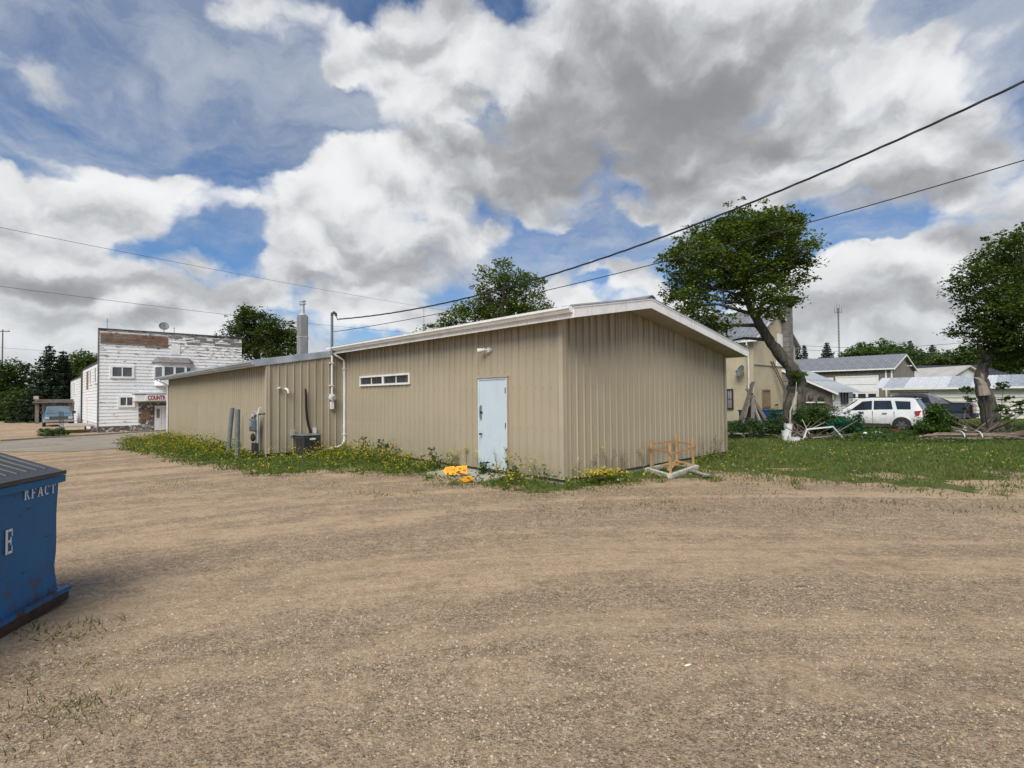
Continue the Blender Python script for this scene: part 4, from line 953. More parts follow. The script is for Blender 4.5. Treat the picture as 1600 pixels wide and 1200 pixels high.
# dish and aerials on its roof
def dish(name, loc, rz, r, label, el=35, mount=.6, back=None):
    o = empty(name, loc, rz, label, 'satellite dish')
    prof = [(0.01, 0), (r * .4, r * .04), (r * .8, r * .15), (r, r * .25), (r * 1.0, r * .27), (r * .8, r * .18), (r * .4, r * .07), (0.012, .03)]
    Mx = Matrix.Translation((0, -.15, mount)) @ Euler((R(90 - el), 0, 0)).to_matrix().to_4x4()
    a = MB(); a.lathe(prof, (0, 0, 0), 22, Mx); a.build('reflector', M['grey_paint'], o, smooth='auto')
    a = MB(); a.cyl((0, 0, 0), (0, -.02, mount - .05), .022, n=8); a.cyl((0, -.02, mount - .05), (0, -.13, mount), .03, n=8); a.build('mount', M['darkmetal'], o)
    tip = Mx @ Vector((0, -r * .35, r * 1.0)); a = MB(); a.cyl(Mx @ Vector((0, -r * .95, r * .2)), tip, .012, n=6); a.build('feed_arm', M['darkmetal'], o)
    a = MB(); a.cyl(tip, tip + (Mx.to_3x3() @ Vector((0, .05, -.12))), .045, .03, n=10); a.build('feed_horn', M['darkmetal'], o)
    return o
def wbp(x, y, z): return Vector(wo_) + Vector((math.cos(TH), math.sin(TH), 0)) * x + Vector((-math.sin(TH), math.cos(TH), 0)) * y + Vector((0, 0, z))
q = wf(257, 517); dish('roof_dish', wbp(q[0], .2, HT + .05), R(35), .33, 'dark satellite dish on top of the white false front', 25, .45)
for px, h, lab in ((168, .75, 'thin aerial near the left corner of the white false front'), (273, .5, 'thin aerial on the false front right of the dish')):
    q = wf(px, 515); o = MB(); o.cyl((0, 0, 0), (0, 0, h), .02, n=5); o.box(-.10, .10, -.012, .012, h * .7, h * .7 + .02); o = o.build('aerial', M['galv_dark']); o.location = wbp(q[0], .2, HT + .05); tag(o, lab, 'aerial')

# --- cream stucco house
hx = (1178 - 800) / F; hd_ = 36.0; hp = at(1178, 600, hd_); ho = (hp.x, hp.y, gzf(hp.x, hp.y) - .02)
def hf(px, py): return to_local(ho, TH, px, py, 'y')
def hs(px, py): return to_local(ho, TH, px, py, 'x')
house = empty('stucco_house', ho, TH, 'tall cream stucco house with grey metal roof and block chimney behind the leaning tree', 'house')
HE = 5.95; HWd = 8.3; HR = 8.35; HLn = 12
M['stucco'] = mat('cream_stucco', (0.52, 0.44, 0.30), 0.9, fn=grime((0.54, 0.455, 0.305), (0.41, 0.355, 0.26), .8, .9, 25, .4, streak=(2.2, .3, .5, (0.40, 0.36, 0.27)), dist=.02))
c = MB(); c.prism([(0, -.3), (HWd, -.3), (HWd, HE), (HWd / 2, HR), (0, HE)], 0, HLn, ax=1); c.build('wall', M['stucco'], house)
metal_roof(house, HWd / 2, -.45, HR + .03, HE - .22, -.35, HLn + .3, M['galv_dark'], .9, 3); metal_roof(house, HWd / 2 + .002, HWd + .45, HR + .03, HE - .22, -.35, HLn + .3, M['galv_dark'], .9, 3)
for sx in (-1, 1):
    xe = -.45 if sx < 0 else HWd + .45
    c = MB(); c.prism([(xe, HE - .42), (HWd / 2, HR - .17), (HWd / 2, HR + .02), (xe, HE - .23)], -.37, -.33, ax=1); c.build('barge_board', M['white_trim'], house)
    c = MB(); c.box(xe - .07, xe + .02, -.35, HLn, HE - .40, HE - .26); c.build('gutter', M['white_trim'], house)
    c = MB(); c.hexa([(xe, -.33, HE - .30), (HWd / 2, -.33, HR - .06), (HWd / 2, 0, HR - .06), (xe, 0, HE - .30), (xe, -.33, HE - .25), (HWd / 2, -.33, HR), (HWd / 2, 0, HR), (xe, 0, HE - .25)]); c.build('eave_board', M['soffit'], house)
c = MB(); c.tube([(-.5, .25, HE - .42), (-.5, .25, HE - .6), (-.12, .3, HE - 1.0), (-.12, .3, .3)], .055, 8); c.build('downspout', M['white_pipe'], house)
def blockfn(t, b):
    p = obj_co(t); br = t.new('ShaderNodeTexBrick'); mp = t.new('ShaderNodeMapping'); mp.inputs['Rotation'].default_value = (math.pi / 2, 0, 0); t.put(mp.inputs[0], p); t.put(br.inputs['Vector'], mp.outputs[0])
    br.inputs['Scale'].default_value = 1; br.inputs['Brick Width'].default_value = .42; br.inputs['Row Height'].default_value = .2; br.inputs['Mortar Size'].default_value = .018
    br.inputs['Color1'].default_value = (.22, .205, .19, 1); br.inputs['Color2'].default_value = (.13, .12, .11, 1); br.inputs['Mortar'].default_value = (.30, .29, .27, 1)
    t.put(b.inputs['Base Color'], t.mix(t.mr(t.noise(p, 3, 5, .6), .4, .65, 0, .6), br.outputs[0], (.10, .09, .085))); t.put(b.inputs['Normal'], t.bump(br.outputs['Fac'], -.6, .02))
M['block'] = mat('old_chimney_block', (.2, .19, .18), .9, fn=blockfn)
c = MB(); c.box(5.35, 6.55, -.55, -.001, -.3, 3.6); c.build('chimney_base', M['block'], house)
nC = 26
for k in range(nC):
    z = 3.6 + k * .2; c = MB(); e = random.uniform(0, .012); c.box(5.42 - e, 6.42 + e, -.48 - e, -.001, z + .004, z + .196)
    c.build('chimney_course', M['block'], house)
for (a, b_, t_, d_, gl) in ((1191.5, 1201, 611, 635, 'lath'),):
    q = hf(a, d_); r = hf(b_, t_); window(house, 'y', q[0], r[0], q[1], r[1], fw=.11, mt=M['lath'], glass=mat('curtain', (.28, .2, .14), .7, fn=grime((.3, .22, .15), (.15, .11, .08), 4, .8)))
q = hs(1132, 637); r = hs(1143.5, 610); u0, u1 = sorted((q[0], r[0])); window(house, 'x', u0, u1, q[1], r[1], fw=.11, mt=M['dark'], glass=mat('whitened_glass', (.35, .36, .36), .3, fn=grime((.4, .4, .4), (.2, .2, .2), 3, .8)), panes=2, bars=True)
q = hf(1215, 545); r = hf(1222, 523); c = MB(); c.box(q[0], r[0], -.06, 0.0, q[1], r[1]); c.build('white_panel', M['white_trim'], house)
q = hf(1213, 572); r = hf(1222, 556); c = MB(); c.box(q[0], r[0], -.06, 0.0, q[1], r[1]); c.build('white_panel', M['white_trim'], house)
q = hf(1206, 500); c = MB(); c.box(q[0] - .25, q[0] + .25, -.03, 0, q[1] - .35, q[1] + .35); c.build('attic_vent', M['soffit'], house)
q = hf(1178, 569); r = hf(1223, 572); c = MB(); c.box(.0, r[0], -.07, 0, q[1] - .03, q[1] + .03); c.build('ledge', M['concrete'], house)
dish('wall_dish', Vector(ho) + Vector((math.cos(TH) * -.15, math.sin(TH) * -.15, 0)) + Vector((-math.sin(TH), math.cos(TH), 0)) * hs(1163, 584)[0] + Vector((0, 0, hs(1163, 588)[1])), R(-80), .42, 'grey satellite dish fixed to the side wall of the cream house', 20, .35)
# ladder
q0 = hf(1226, 634); q1 = hf(1206, 565)
ld = empty('wooden_ladder', Vector(ho) + Vector((math.cos(TH), math.sin(TH), 0)) * q0[0] + Vector((math.sin(TH), -math.cos(TH), 0)) * .95, TH, 'weathered wooden ladder leaning against the cream house beside the chimney', 'ladder')
dx = q1[0] - q0[0]; dzl = q1[1]; top = Vector((dx - .1, .9, dzl))
for s in (-.2, .2): c = MB(); c.hexa([(s - .03, -.04, 0), (s + .03, -.04, 0), (s + .03, .04, 0), (s - .03, .04, 0)] + [(top.x + s - .03, top.y - .04, top.z), (top.x + s + .03, top.y - .04, top.z), (top.x + s + .03, top.y + .04, top.z), (top.x + s - .03, top.y + .04, top.z)]); c.build('rail', M['wood_old'], ld)
for k in range(1, 12): p = top * (k / 12); c = MB(); c.box(p.x - .2, p.x + .2, p.y - .02, p.y + .02, p.z - .02, p.z + .02); c.build('rung', M['wood_old'], ld)
# --- lean-to porch on the right of the house
lo_ = Vector(ho) + Vector((math.cos(TH), math.sin(TH), 0)) * 5.6
lt = empty('porch_shed', lo_, TH, 'small shed with pale ribbed lean-to roof and white front between the leaning tree and garage', 'shed')
LW, LD, ZL, ZH = 5.2, 3.3, 2.12, 3.75
c = MB(); c.prism([(0, -.2), (-LD, -.2), (-LD, ZL), (0, ZH)], 0.05, LW, ax=0); c.build('wall', M['wood_old'], lt)
boards(lt, LW, 0.0, ZL - .05, .2, M['white_trim'], 'y'); [setattr(o, 'location', (o.location.x, -LD, o.location.z)) for o in lt.children if o.name.startswith('siding_board')]
w_ = .62; k = 0; me = None
x = -.35
while x < LW + .3:
    c = MB(); a, b_ = (-LD - .45, ZL - .12), (.0, ZH + .08)
    c.hexa([(0, a[0], a[1]), (w_ - .01, a[0], a[1]), (w_ - .01, b_[0], b_[1]), (0, b_[0], b_[1]), (0, a[0], a[1] + .04), (w_ - .01, a[0], a[1] + .04), (w_ - .01, b_[0], b_[1] + .04), (0, b_[0], b_[1] + .04)])
    for s in (.1, .31, .5): c.hexa([(s, a[0], a[1] + .04), (s + .03, a[0], a[1] + .04), (s + .03, b_[0], b_[1] + .04), (s, b_[0], b_[1] + .04), (s, a[0], a[1] + .075), (s + .03, a[0], a[1] + .075), (s + .03, b_[0], b_[1] + .075), (s, b_[0], b_[1] + .075)])
    me = me or c.mesh('roof_sheet', M['galv_pale']); link('roof_sheet', me, None, lt, (x, 0, 0)); x += w_
c = MB(); c.prism([(-LD - .45, ZL - .30), (0, ZH - .10), (0, ZH + .07), (-LD - .45, ZL - .13)], -.36, -.31, ax=0); c.build('barge_board', M['white_trim'], lt)
lf_ = tuple(lo_ + Vector((math.sin(TH), -math.cos(TH), 0)) * LD)
q = to_local(lf_, TH, 1313.5, 630, 'y'); r = to_local(lf_, TH, 1322.5, 610, 'y')
f_ = window(lt, 'y', q[0], r[0], q[1], r[1], fw=.07, panes=2, mt=M['darkmetal']); f_.location = (0, -LD - .03, 0)
c = MB(); q = to_local(lf_, TH, 1300, 625, 'y'); c.box(q[0], q[0] + .5, -LD - .12, -LD - .03, q[1], q[1] + .5); c.build('wall_box', M['soffit'], lt)
# open side seen left of it: shelf of junk under the rake
c = MB(); c.box(-.08, -.04, -LD + .1, -.2, .0, 1.25); c.build('side_board', M['wood_old'], lt)
c = MB(); c.box(-.30, -.08, -LD + .5, -.6, 1.25, 1.34); c.build('shelf', M['white_trim'], lt)
jd = lo_ + Vector((-math.cos(TH) * .2, -math.sin(TH) * .2, 1.34))
for k, (y, w, h, mt, lab) in enumerate(((-2.6, .5, .42, 'dark', 'black bundled bag on the shed shelf, nearest the front'), (-1.9, .4, .5, 'darkmetal', 'dark metal tin on the shed shelf, second from the front'), (-1.3, .35, .35, 'white_plastic', 'white folded cloth on the shed shelf beside the dark tin'))):
    o = MB().ball((0, 0, h / 2), .13, w / 2, h / 2, 9, 6).build('bundle', M[mt], smooth=True); o.location = jd + Vector((-math.sin(TH) * y, math.cos(TH) * y, 0)); o.rotation_euler = (0, 0, TH); tag(o, lab, 'bundle')
# --- tan garage with white overhead door
gp = at(1394, 600, 46.0); go = (gp.x, gp.y, gzf(gp.x, gp.y) - .05)
ga = empty('metal_garage', go, TH, 'tan ribbed metal garage with grey roof and white overhead door behind the white vehicle', 'garage')
GE = to_local(go, TH, 1393, 575, 'x')[1] + .05; GW = 10.4; GR = GE + 1.40; GL = 16
M['tan'] = mat('tan_steel', (0.23, 0.205, 0.155), .5, fn=grime((0.235, 0.21, 0.16), (0.17, 0.15, 0.115), .6, .7))
c = MB(); c.prism([(0.02, -.3), (GW, -.3), (GW, GE), (GW / 2, GR), (0.02, GE)], .02, GL, ax=1); c.build('wall', M['tan'], ga)
ribm = MB(); ribm.box(-.03, .02, 0, .08, 0, GE - .02); ribm = ribm.mesh('wall_rib', M['tan'])
for k in range(48): link('wall_rib', ribm, None, ga, (0, .15 + k * .33, 0))
metal_roof(ga, GW / 2, -.3, GR + .04, GE - .05, -.25, GL, M['galv_dark'], .9, 3); metal_roof(ga, GW / 2 + .002, GW + .3, GR + .04, GE - .05, -.25, GL, M['galv_dark'], .9, 3)
for xa, xb in ((-.3, GW / 2), (GW / 2, GW + .3)):
    za = GE - .05 if xa < 0 else GR + .04; zb = GR + .04 if xa < 0 else GE - .05
    c = MB(); c.prism([(xa, za - .18), (xb - .001 * (xa < 0), zb - .18), (xb - .001 * (xa < 0), zb - .005), (xa, za - .005)], -.27, -.24, ax=1); c.build('barge_board', M['white_trim'], ga)
c = MB(); c.box(-.36, -.28, -.25, GL, GE - .18, GE - .06); c.build('gutter', M['white_trim'], ga)
for y in (.0, .42): c = MB(); c.box(-.09, -.03, y - .05, y + .07, 0, GE - .2); c.build('corner_trim' if y == 0 else 'downspout', M['white_trim'], ga)
a0 = to_local(go, TH, 1371.5, 630, 'x'); a1 = to_local(go, TH, 1308, 589, 'x'); dt = to_local(go, TH, 1371, 588.5, 'x')[1]
c = MB(); y0, y1 = a0[0], a1[0]; c.box(-.10, -.03, y0 - .12, y1 + .12, dt, dt + .12); c.box(-.10, -.03, y0 - .12, y0, 0, dt); c.box(-.10, -.03, y1, y1 + .12, 0, dt); gf = c.build('door_frame', M['white_trim'], ga)
GWm = mat('garage_door_white', (.8, .8, .78), .5, fn=grime((.84, .84, .82), (.70, .70, .68), 1.5, .5))
npn = 5; ph = dt / npn
gd = empty('overhead_door', (0, 0, 0)); gd.parent = ga
for k in range(npn): c = MB(); c.box(-.075, -.03, y0, y1, k * ph + .015, (k + 1) * ph - .015); c.build('door_panel', GWm, gd)
wz = to_local(go, TH, 1371, 615, 'x')[1]; wk = 2
for k in range(4): a = y0 + (y1 - y0) * (k + .12) / 4; c = MB(); c.box(-.085, -.075, a, a + (y1 - y0) * .19, wk * ph + ph * .2, wk * ph + ph * .8); c.build('door_window', M['glass'], gd)
c = MB(); q = to_local(go, TH, 1297, 592, 'x'); c.box(-.05, -.02, q[0] - .3, q[0] + .3, q[1] - .25, q[1] + .12); c.build('side_window', M['white_trim'], ga)
c = MB(); c.cyl((GW * .62, -.35, GE + .35), (GW * .62, 0, GE + .35), .05, n=8); c.ball((GW * .6, -.38, GE + .33), .14, .12, .08); c.build('gable_lamp', M['white_pipe'], ga)
# --- long white shed on the right
lp = Vector((30.3, 41.6, 0)); lo2 = (lp.x, lp.y, gzf(lp.x, lp.y) - .02)
ls = empty('long_white_shed', lo2, TH, 'long low white clapboard shed with patched pale metal roof at the right edge', 'shed')
LSZ, LSR, LSW, LSL = 2.42, 3.12, 2.6, 26
M['shedwhite'] = mat('shed_white_boards', (.58, .57, .53), .7, fn=grime((.68, .66, .60), (.50, .48, .42), .8, .8, streak=(.8, 3, .5, (.50, .47, .41))))
c = MB(); c.prism([(.02, -.3), (2 * LSW, -.3), (2 * LSW, LSZ), (LSW, LSR), (.02, LSZ)], -LSL, 0, ax=1); c.build('wall', M['shedwhite'], ls)
boards(ls, LSL, .05, LSZ - .05, .30, M['shedwhite'], 'x', -LSL, lap=.065)
y = -LSL; k = 0
pal = [M['galv_pale'], mat('white_roof_sheet', (.66, .68, .69), .5, .15, fn=galv((.58, .60, .62), (.66, .67, .69))), M['galv_pale'], M['galv_pale'], mat('dull_roof_sheet', (.5, .53, .56), .5, .3, fn=galv((.33, .37, .42), (.46, .49, .52)))]
random.seed(5)
rm = {}
while y < .45:
    mt = random.choice(pal)
    if mt.name not in rm:
        c = MB(); a, b_ = (-.42, LSZ - .10), (LSW, LSR + .06); w_ = .66
        c.hexa([(a[0], 0, a[1]), (b_[0], 0, b_[1]), (b_[0], w_ - .01, b_[1]), (a[0], w_ - .01, a[1]), (a[0], 0, a[1] + .03), (b_[0], 0, b_[1] + .03), (b_[0], w_ - .01, b_[1] + .03), (a[0], w_ - .01, a[1] + .03)])
        for s in (.08, .3, .52): c.hexa([(a[0], s, a[1] + .03), (b_[0], s, b_[1] + .03), (b_[0], s + .035, b_[1] + .03), (a[0], s + .035, a[1] + .03), (a[0], s, a[1] + .06), (b_[0], s, b_[1] + .06), (b_[0], s + .035, b_[1] + .06), (a[0], s + .035, a[1] + .06)])
        rm[mt.name] = c.mesh('roof_sheet', mt)
    link('roof_sheet', rm[mt.name], None, ls, (0, y, 0)); y += .66
c = MB(); c.prism([(LSW, LSR + .05), (2 * LSW + .4, LSZ - .1), (2 * LSW + .4, LSZ - .07), (LSW, LSR + .08)], -LSL, .4, ax=1); c.build('rear_roof', M['galv_dark'], ls)
c = MB(); c.box(-.46, -.41, -LSL, .42, LSZ - .24, LSZ - .10); c.build('eave_board', M['white_trim'], ls)
c = MB(); c.prism([(-.45, LSZ - .12), (LSW, LSR + .05), (2 * LSW, LSZ - .05), (2 * LSW, LSZ - .2), (LSW, LSR - .1), (-.45, LSZ - .24)], .42, .46, ax=1); c.build('barge_board', M['white_trim'], ls)
# --- roofs and houses farther off
def far_house(px0, px1, ytop, yeave, D, rz, wallc, roofc, label, depth=8, base=0.0, gable=False, name='house'):
    a = at(px0, yeave, D); b = at(px1, yeave, D); L = (b - a).length; zr = at((px0 + px1) / 2, ytop, D + depth / 2).z; ze = a.z
    z = gzf(a.x, a.y) + base; o = empty(name, (a.x, a.y, z), rz, label, 'house'); ze -= z; zr -= z
    mw = mat('far_wall_' + name, wallc, .8, fn=grime(wallc, tuple(v * .75 for v in wallc), .7, .6)); mr = mat('far_roof_' + name, roofc, .8, fn=grime(roofc, tuple(v * .7 for v in roofc), 1.2, .7))
    c = MB()
    if gable:
        c.prism([(0, 0), (L, 0), (L, ze), (L / 2, zr), (0, ze)], 0, depth, ax=1); c.build('wall', mw, o)
        c = MB(); c.prism([(-.4, ze - .15), (L / 2, zr), (L / 2, zr + .15), (-.4, ze)], -.4, depth, ax=1); c.prism([(L / 2 + .001, zr), (L + .4, ze - .15), (L + .4, ze), (L / 2 + .001, zr + .15)], -.4, depth, ax=1); c.build('roof', mr, o)
    else:
        c.prism([(0, 0), (depth, 0), (depth, ze), (depth / 2, zr - .1), (0, ze)], 0, L, ax=0); c.build('wall', mw, o)
        c = MB(); c.prism([(-.5, ze - .15), (depth / 2, zr - .12), (depth / 2, zr), (-.5, ze)], -.4, L + .4, ax=0); c.prism([(depth / 2 + .001, zr - .12), (depth + .5, ze - .15), (depth + .5, ze), (depth / 2 + .001, zr)], -.4, L + .4, ax=0); c.build('roof', mr, o)
    return o, L, ze, mw
far_house(1438, 1560, 571, 588, 62, R(-6), (.3, .28, .25), (.045, .045, .05), 'low house with a dark shingle roof beyond the white shed', 9)
far_house(1484, 1546, 575.5, 590, 54, R(8), (.62, .6, .56), (.5, .48, .45), 'pale gabled roof just above the white shed, behind the right tree trunk', 7, gable=True, name='outbuilding')
o_, L_, z_, mw_ = far_house(-30, 24, 634, 645, 75, R(20), (.24, .24, .22), (.09, .09, .09), 'small grey house with a white framed window beneath the far left trees', 8, name='cottage')
window(o_, 'y', L_ * .52, L_ * .52 + 1.6, .8, 1.9, fw=.2)
# --- weathered gate / shelter beside the blue pickup
sp_ = at(58, 640, 51); so_ = (sp_.x, sp_.y, gzf(sp_.x, sp_.y))
sh = empty('wooden_shelter', so_, R(35), 'weathered open board shelter behind the blue pickup', 'shelter')
for x in (0, 1.25, 2.5): c = MB(); c.box(x - .14, x + .14, -.14, .14, 0, 2.05); c.build('post', M['wood_old'], sh)
for k in range(5): c = MB(); c.box(-.3, 2.9, -.5 + k * .45, -.08 + k * .45, 2.05 + k * .07, 2.12 + k * .07); c.build('roof_board', M['wood_old'], sh)
for k in range(9): c = MB(); c.box(.15 + k * .27, .39 + k * .27, 1.6, 1.64, 0, 2.0); c.build('wall_board', M['wood_old'], sh)
c = MB(); c.box(-.25, .1, -.2, .3, 2.4, 2.72); c.build('roof_box', M['concrete'], sh)
# --- radio tower
tp_ = at(1312.5, 600, 105); tw = empty('radio_tower', (tp_.x, tp_.y, 0), 0, 'slender lattice radio tower with small aerials at the top, far beyond the garage', 'radio tower')
TT = at(1312.5, 481, 105).z
for k in range(3): a = k * 2.094; c = MB(); c.cyl((.17 * math.cos(a), .17 * math.sin(a), 0), (.12 * math.cos(a), .12 * math.sin(a), TT), .035, n=5); c.build('leg', M['darkmetal'], tw)
c = MB()
for k in range(30):
    z = k * TT / 30; a0 = k * 2.094
    for j in range(3): a = j * 2.094; b_ = (j + 1) * 2.094; c.cyl((.145 * math.cos(a), .145 * math.sin(a), z), (.145 * math.cos(b_), .145 * math.sin(b_), z + TT / 30), .015, n=4)
c.build('lattice', M['darkmetal'], tw)
c = MB(); c.box(-.7, .7, -.04, .04, TT - .9, TT - .83); c.build('cross_arm', M['darkmetal'], tw)
for x in (-.7, -.25, .25, .7): c = MB(); c.cyl((x, 0, TT - 1.2), (x, 0, TT + (.3 if abs(x) > .6 else .8)), .03, n=5); c.build('aerial_rod', M['darkmetal'], tw)
# --- distant utility pole
up = at(3, 600, 82); po = empty('utility_pole', (up.x, up.y, gzf(up.x, up.y)), R(10), 'distant wooden utility pole with a crossarm at the left edge', 'utility pole')
zt = at(3, 515, 82).z - gzf(up.x, up.y)
c = MB(); c.cyl((0, 0, 0), (0, 0, zt), .12, .08, 8); c.build('pole', M['wood_old'], po)
c = MB(); c.box(-.95, .95, -.06, .06, zt - .35, zt - .2); c.build('crossarm', M['wood_old'], po)
for x in (-.85, 0, .85): c = MB(); c.cyl((x, 0, zt - .2), (x, 0, zt + .05), .05, n=6); c.build('insulator', M['white_pipe'], po)

# ------------------------------------------------------------------ vehicles
def paint(name, c, dirt=(0.2, 0.17, 0.13), rough=.28):
    def fn(t, b):
        p = obj_co(t); s = t.new('ShaderNodeSeparateXYZ'); t.put(s.inputs[0], p)
        k = t.m('MULTIPLY', t.mr(s.outputs[2], .25, .85, .8, .05), t.mr(t.noise(p, 3.5, 5, .65), .35, .65))
        t.put(b.inputs['Base Color'], t.mix(k, c, dirt)); t.put(b.inputs['Roughness'], t.mr(k, 0, 1, rough, .8))
    m = mat(name, c, rough, 0, .5, fn); m.node_tree.nodes['Principled BSDF'].inputs['Coat Weight'].default_value = .4; return m
def lerp(a, b, t): return a + (b - a) * t
def interp(tab, x):
    for (x0, *a), (x1, *b) in zip(tab[:-1], tab[1:]):
        if x <= x1 + 1e-9: t = (x - x0) / (x1 - x0); return [lerp(p, q, t) for p, q in zip(a, b)]
    return list(tab[-1][1:])
CG = mat('car_glass', (.02, .024, .028), .05, 0, .6, fn=grime((.02, .024, .028), (.05, .055, .06), 2, .5, bump=0, use_obj=True))
TL = mat('tail_lamp_red', (.30, .02, .02), .2, fn=grime((.32, .02, .02), (.2, .02, .02), 9, .5, use_obj=True, bump=0))
HL = mat('head_lamp_clear', (.5, .52, .53), .12, .2, fn=grime((.55, .56, .57), (.35, .36, .37), 9, .5, use_obj=True, bump=0))
BPL = mat('black_trim_plastic', (.03, .03, .032), .6, fn=grime((.03, .03, .032), (.07, .065, .06), 6, .6, use_obj=True))
def wheel(parent, x, y, r, w, side, spokes=6, alloy=True):
    o = empty('wheel', (x, y, r)); o.parent = parent
    Mx = Matrix.Rotation(math.pi / 2, 4, 'X')
    a = MB(); a.lathe([(r * .62, -w / 2), (r * .9, -w / 2), (r, -w * .36), (r, w * .36), (r * .9, w / 2), (r * .62, w / 2)], (0, 0, 0), 26, Mx); a.build('tyre', M['rubber'], o, smooth='auto')
    a = MB(); f = -side
    def ring(r0, r1, y0, y1): return [(r0, y0), (r1, y0), (r1, y1), (r0, y1)]
    a.lathe([(r * .60, -f * w * .42), (r * .645, -f * w * .46), (r * .645, -f * w * .3), (r * .58, -f * w * .28)][::1], (0, 0, 0), 26, Mx)
    yo = side * w * .44
    for k in range(spokes):
        t = 2 * math.pi * k / spokes; c_, s_ = math.cos(t), math.sin(t); q = .05 if alloy else .03
        P = [(r * .1, -q * 1.3), (r * .62, -q * .8), (r * .62, q * .8), (r * .1, q * 1.3)]
        vs = [(u * c_ - v * s_, yo + d, u * s_ + v * c_) for d in (-.015, .015) for u, v in P]; a.hexa(vs)
    a.cyl((0, yo - .02, 0), (0, yo + side * .03, 0), r * .2, r * .17, 14); a.build('rim', M['chrome'], o, smooth='auto')
    a = MB(); a.cyl((0, -side * w * .1, 0), (0, side * w * .12, 0), r * .6, n=20); a.build('brake_disc', BPL, o)
def loft(mb, sts, closed=True):
    """sts: list of (x, [(y, z), ...half section from bottom centre to top centre])"""
    n = len(sts[0][1]); vs = []
    for x, h in sts:
        full = [(x, y, z) for y, z in h] + [(x, -y, z) for y, z in h[-2:0:-1]]; vs += full
    m = 2 * n - 2; fs = [(i * m + k, (i + 1) * m + k, (i + 1) * m + (k + 1) % m, i * m + (k + 1) % m) for i in range(len(sts) - 1) for k in range(m)]
    if closed: fs += [tuple(range(m)), tuple(range((len(sts) - 1) * m, len(sts) * m))[::-1]]
    return mb.add(vs, fs)
def vehicle(name, loc, rz, label, cat, L, Wd, low, belt, cabin, wins, wheels, wr, col_, bedtop=None):
    o = empty(name, loc, rz, label, cat); hw = Wd / 2
    sts = []
    xs = sorted(set([q[0] for q in low] + [q[0] for q in belt] + list(np.linspace(0, L, 34))))
    for x in xs:
        zb, = interp(low, x); zt, k = interp(belt, x); w = hw * k
        sts.append((x, [(0, zb), (w * .82, zb), (w * .96, zb + .07), (w * 1.0, zb + (zt - zb) * .35), (w * 1.0, zb + (zt - zb) * .62), (w * .975, zb + (zt - zb) * .82), (w * .94, zt - .015), (w * .86, zt), (0, zt + .02 * k)]))
    a = MB(); loft(a, sts); body = a.build('body', col_, o, smooth='auto')
    if cabin:
        c0, c1 = cabin[0][0], cabin[-1][0]; st = []
        for x in sorted(set([q[0] for q in cabin] + list(np.linspace(c0, c1, 20)))):
            zt, wt = interp(cabin, x); zb = interp(belt, x)[0] - .03; zt = max(zt, zb + .05)
            wb_ = hw * .93; f = min(1, (zt - zb) / .5); wt_ = lerp(wb_, hw * wt, f)
            st.append((x, [(0, zb), (wb_, zb), (wt_, zt - .06 * f), (wt_ - .07, zt - .012), (wt_ * .6, zt), (0, zt + .015)]))
        a = MB(); loft(a, st); cab = a.build('cabin', col_, o, smooth='auto')
        def sp(x, t, s, e=.008):
            zt, wt = interp(cabin, x); zb = interp(belt, x)[0] - .03; zt = max(zt, zb + .05); f = min(1, (zt - zb) / .5); wt_ = lerp(hw * .93, hw * wt, f)
            z = lerp(zb, zt - .06 * f, t); y = lerp(hw * .93, wt_, t)
            return (x, s * (y + e), z)
        for s in (-1, 1):
            for quad in wins:
                vs = []
                for x, t in quad: vs.append(sp(x, t, s))
                vi = [(x, y - s * .014, z) for x, y, z in vs]; n = len(vs); a = MB(); a.add(vs + vi, [tuple(range(n)), tuple(range(n, 2 * n))[::-1]] + [(i, (i + 1) % n, n + (i + 1) % n, n + i) for i in range(n)]); a.build('side_window', CG, cab)
    for x in wheels:
        for s in (-1, 1):
            a = MB(); n = 16; R1 = wr * 1.16; R0 = wr * 1.08
            pts = [(x + R1 * math.cos(math.pi * k / n), wr * .98 + R1 * math.sin(math.pi * k / n)) for k in range(n + 1)]
            a.prism(pts, s * hw * .9, s * (hw + .004), ax=1); a.build('wheel_well', BPL, body)
            a = MB()
            for k in range(n):
                t0, t1 = math.pi * k / n, math.pi * (k + 1) / n; y0, y1 = s * hw * .95, s * (hw + .045)
                P = [(x + R1 * math.cos(t0), wr * .98 + R1 * math.sin(t0)), (x + R1 * math.cos(t1), wr * .98 + R1 * math.sin(t1)), (x + R1 * 1.10 * math.cos(t1), wr * .98 + R1 * 1.10 * math.sin(t1)), (x + R1 * 1.10 * math.cos(t0), wr * .98 + R1 * 1.10 * math.sin(t0))]
                a.hexa([(u, y0, v) for u, v in P] + [(u, y1, v) for u, v in P])
            a.build('wheel_arch', col_, body)
            wheel(o, x, s * (hw - .065), wr, .22, s)
    return o, body, (cab if cabin else None)
WH = paint('white_car_paint', (.74, .75, .74)); 
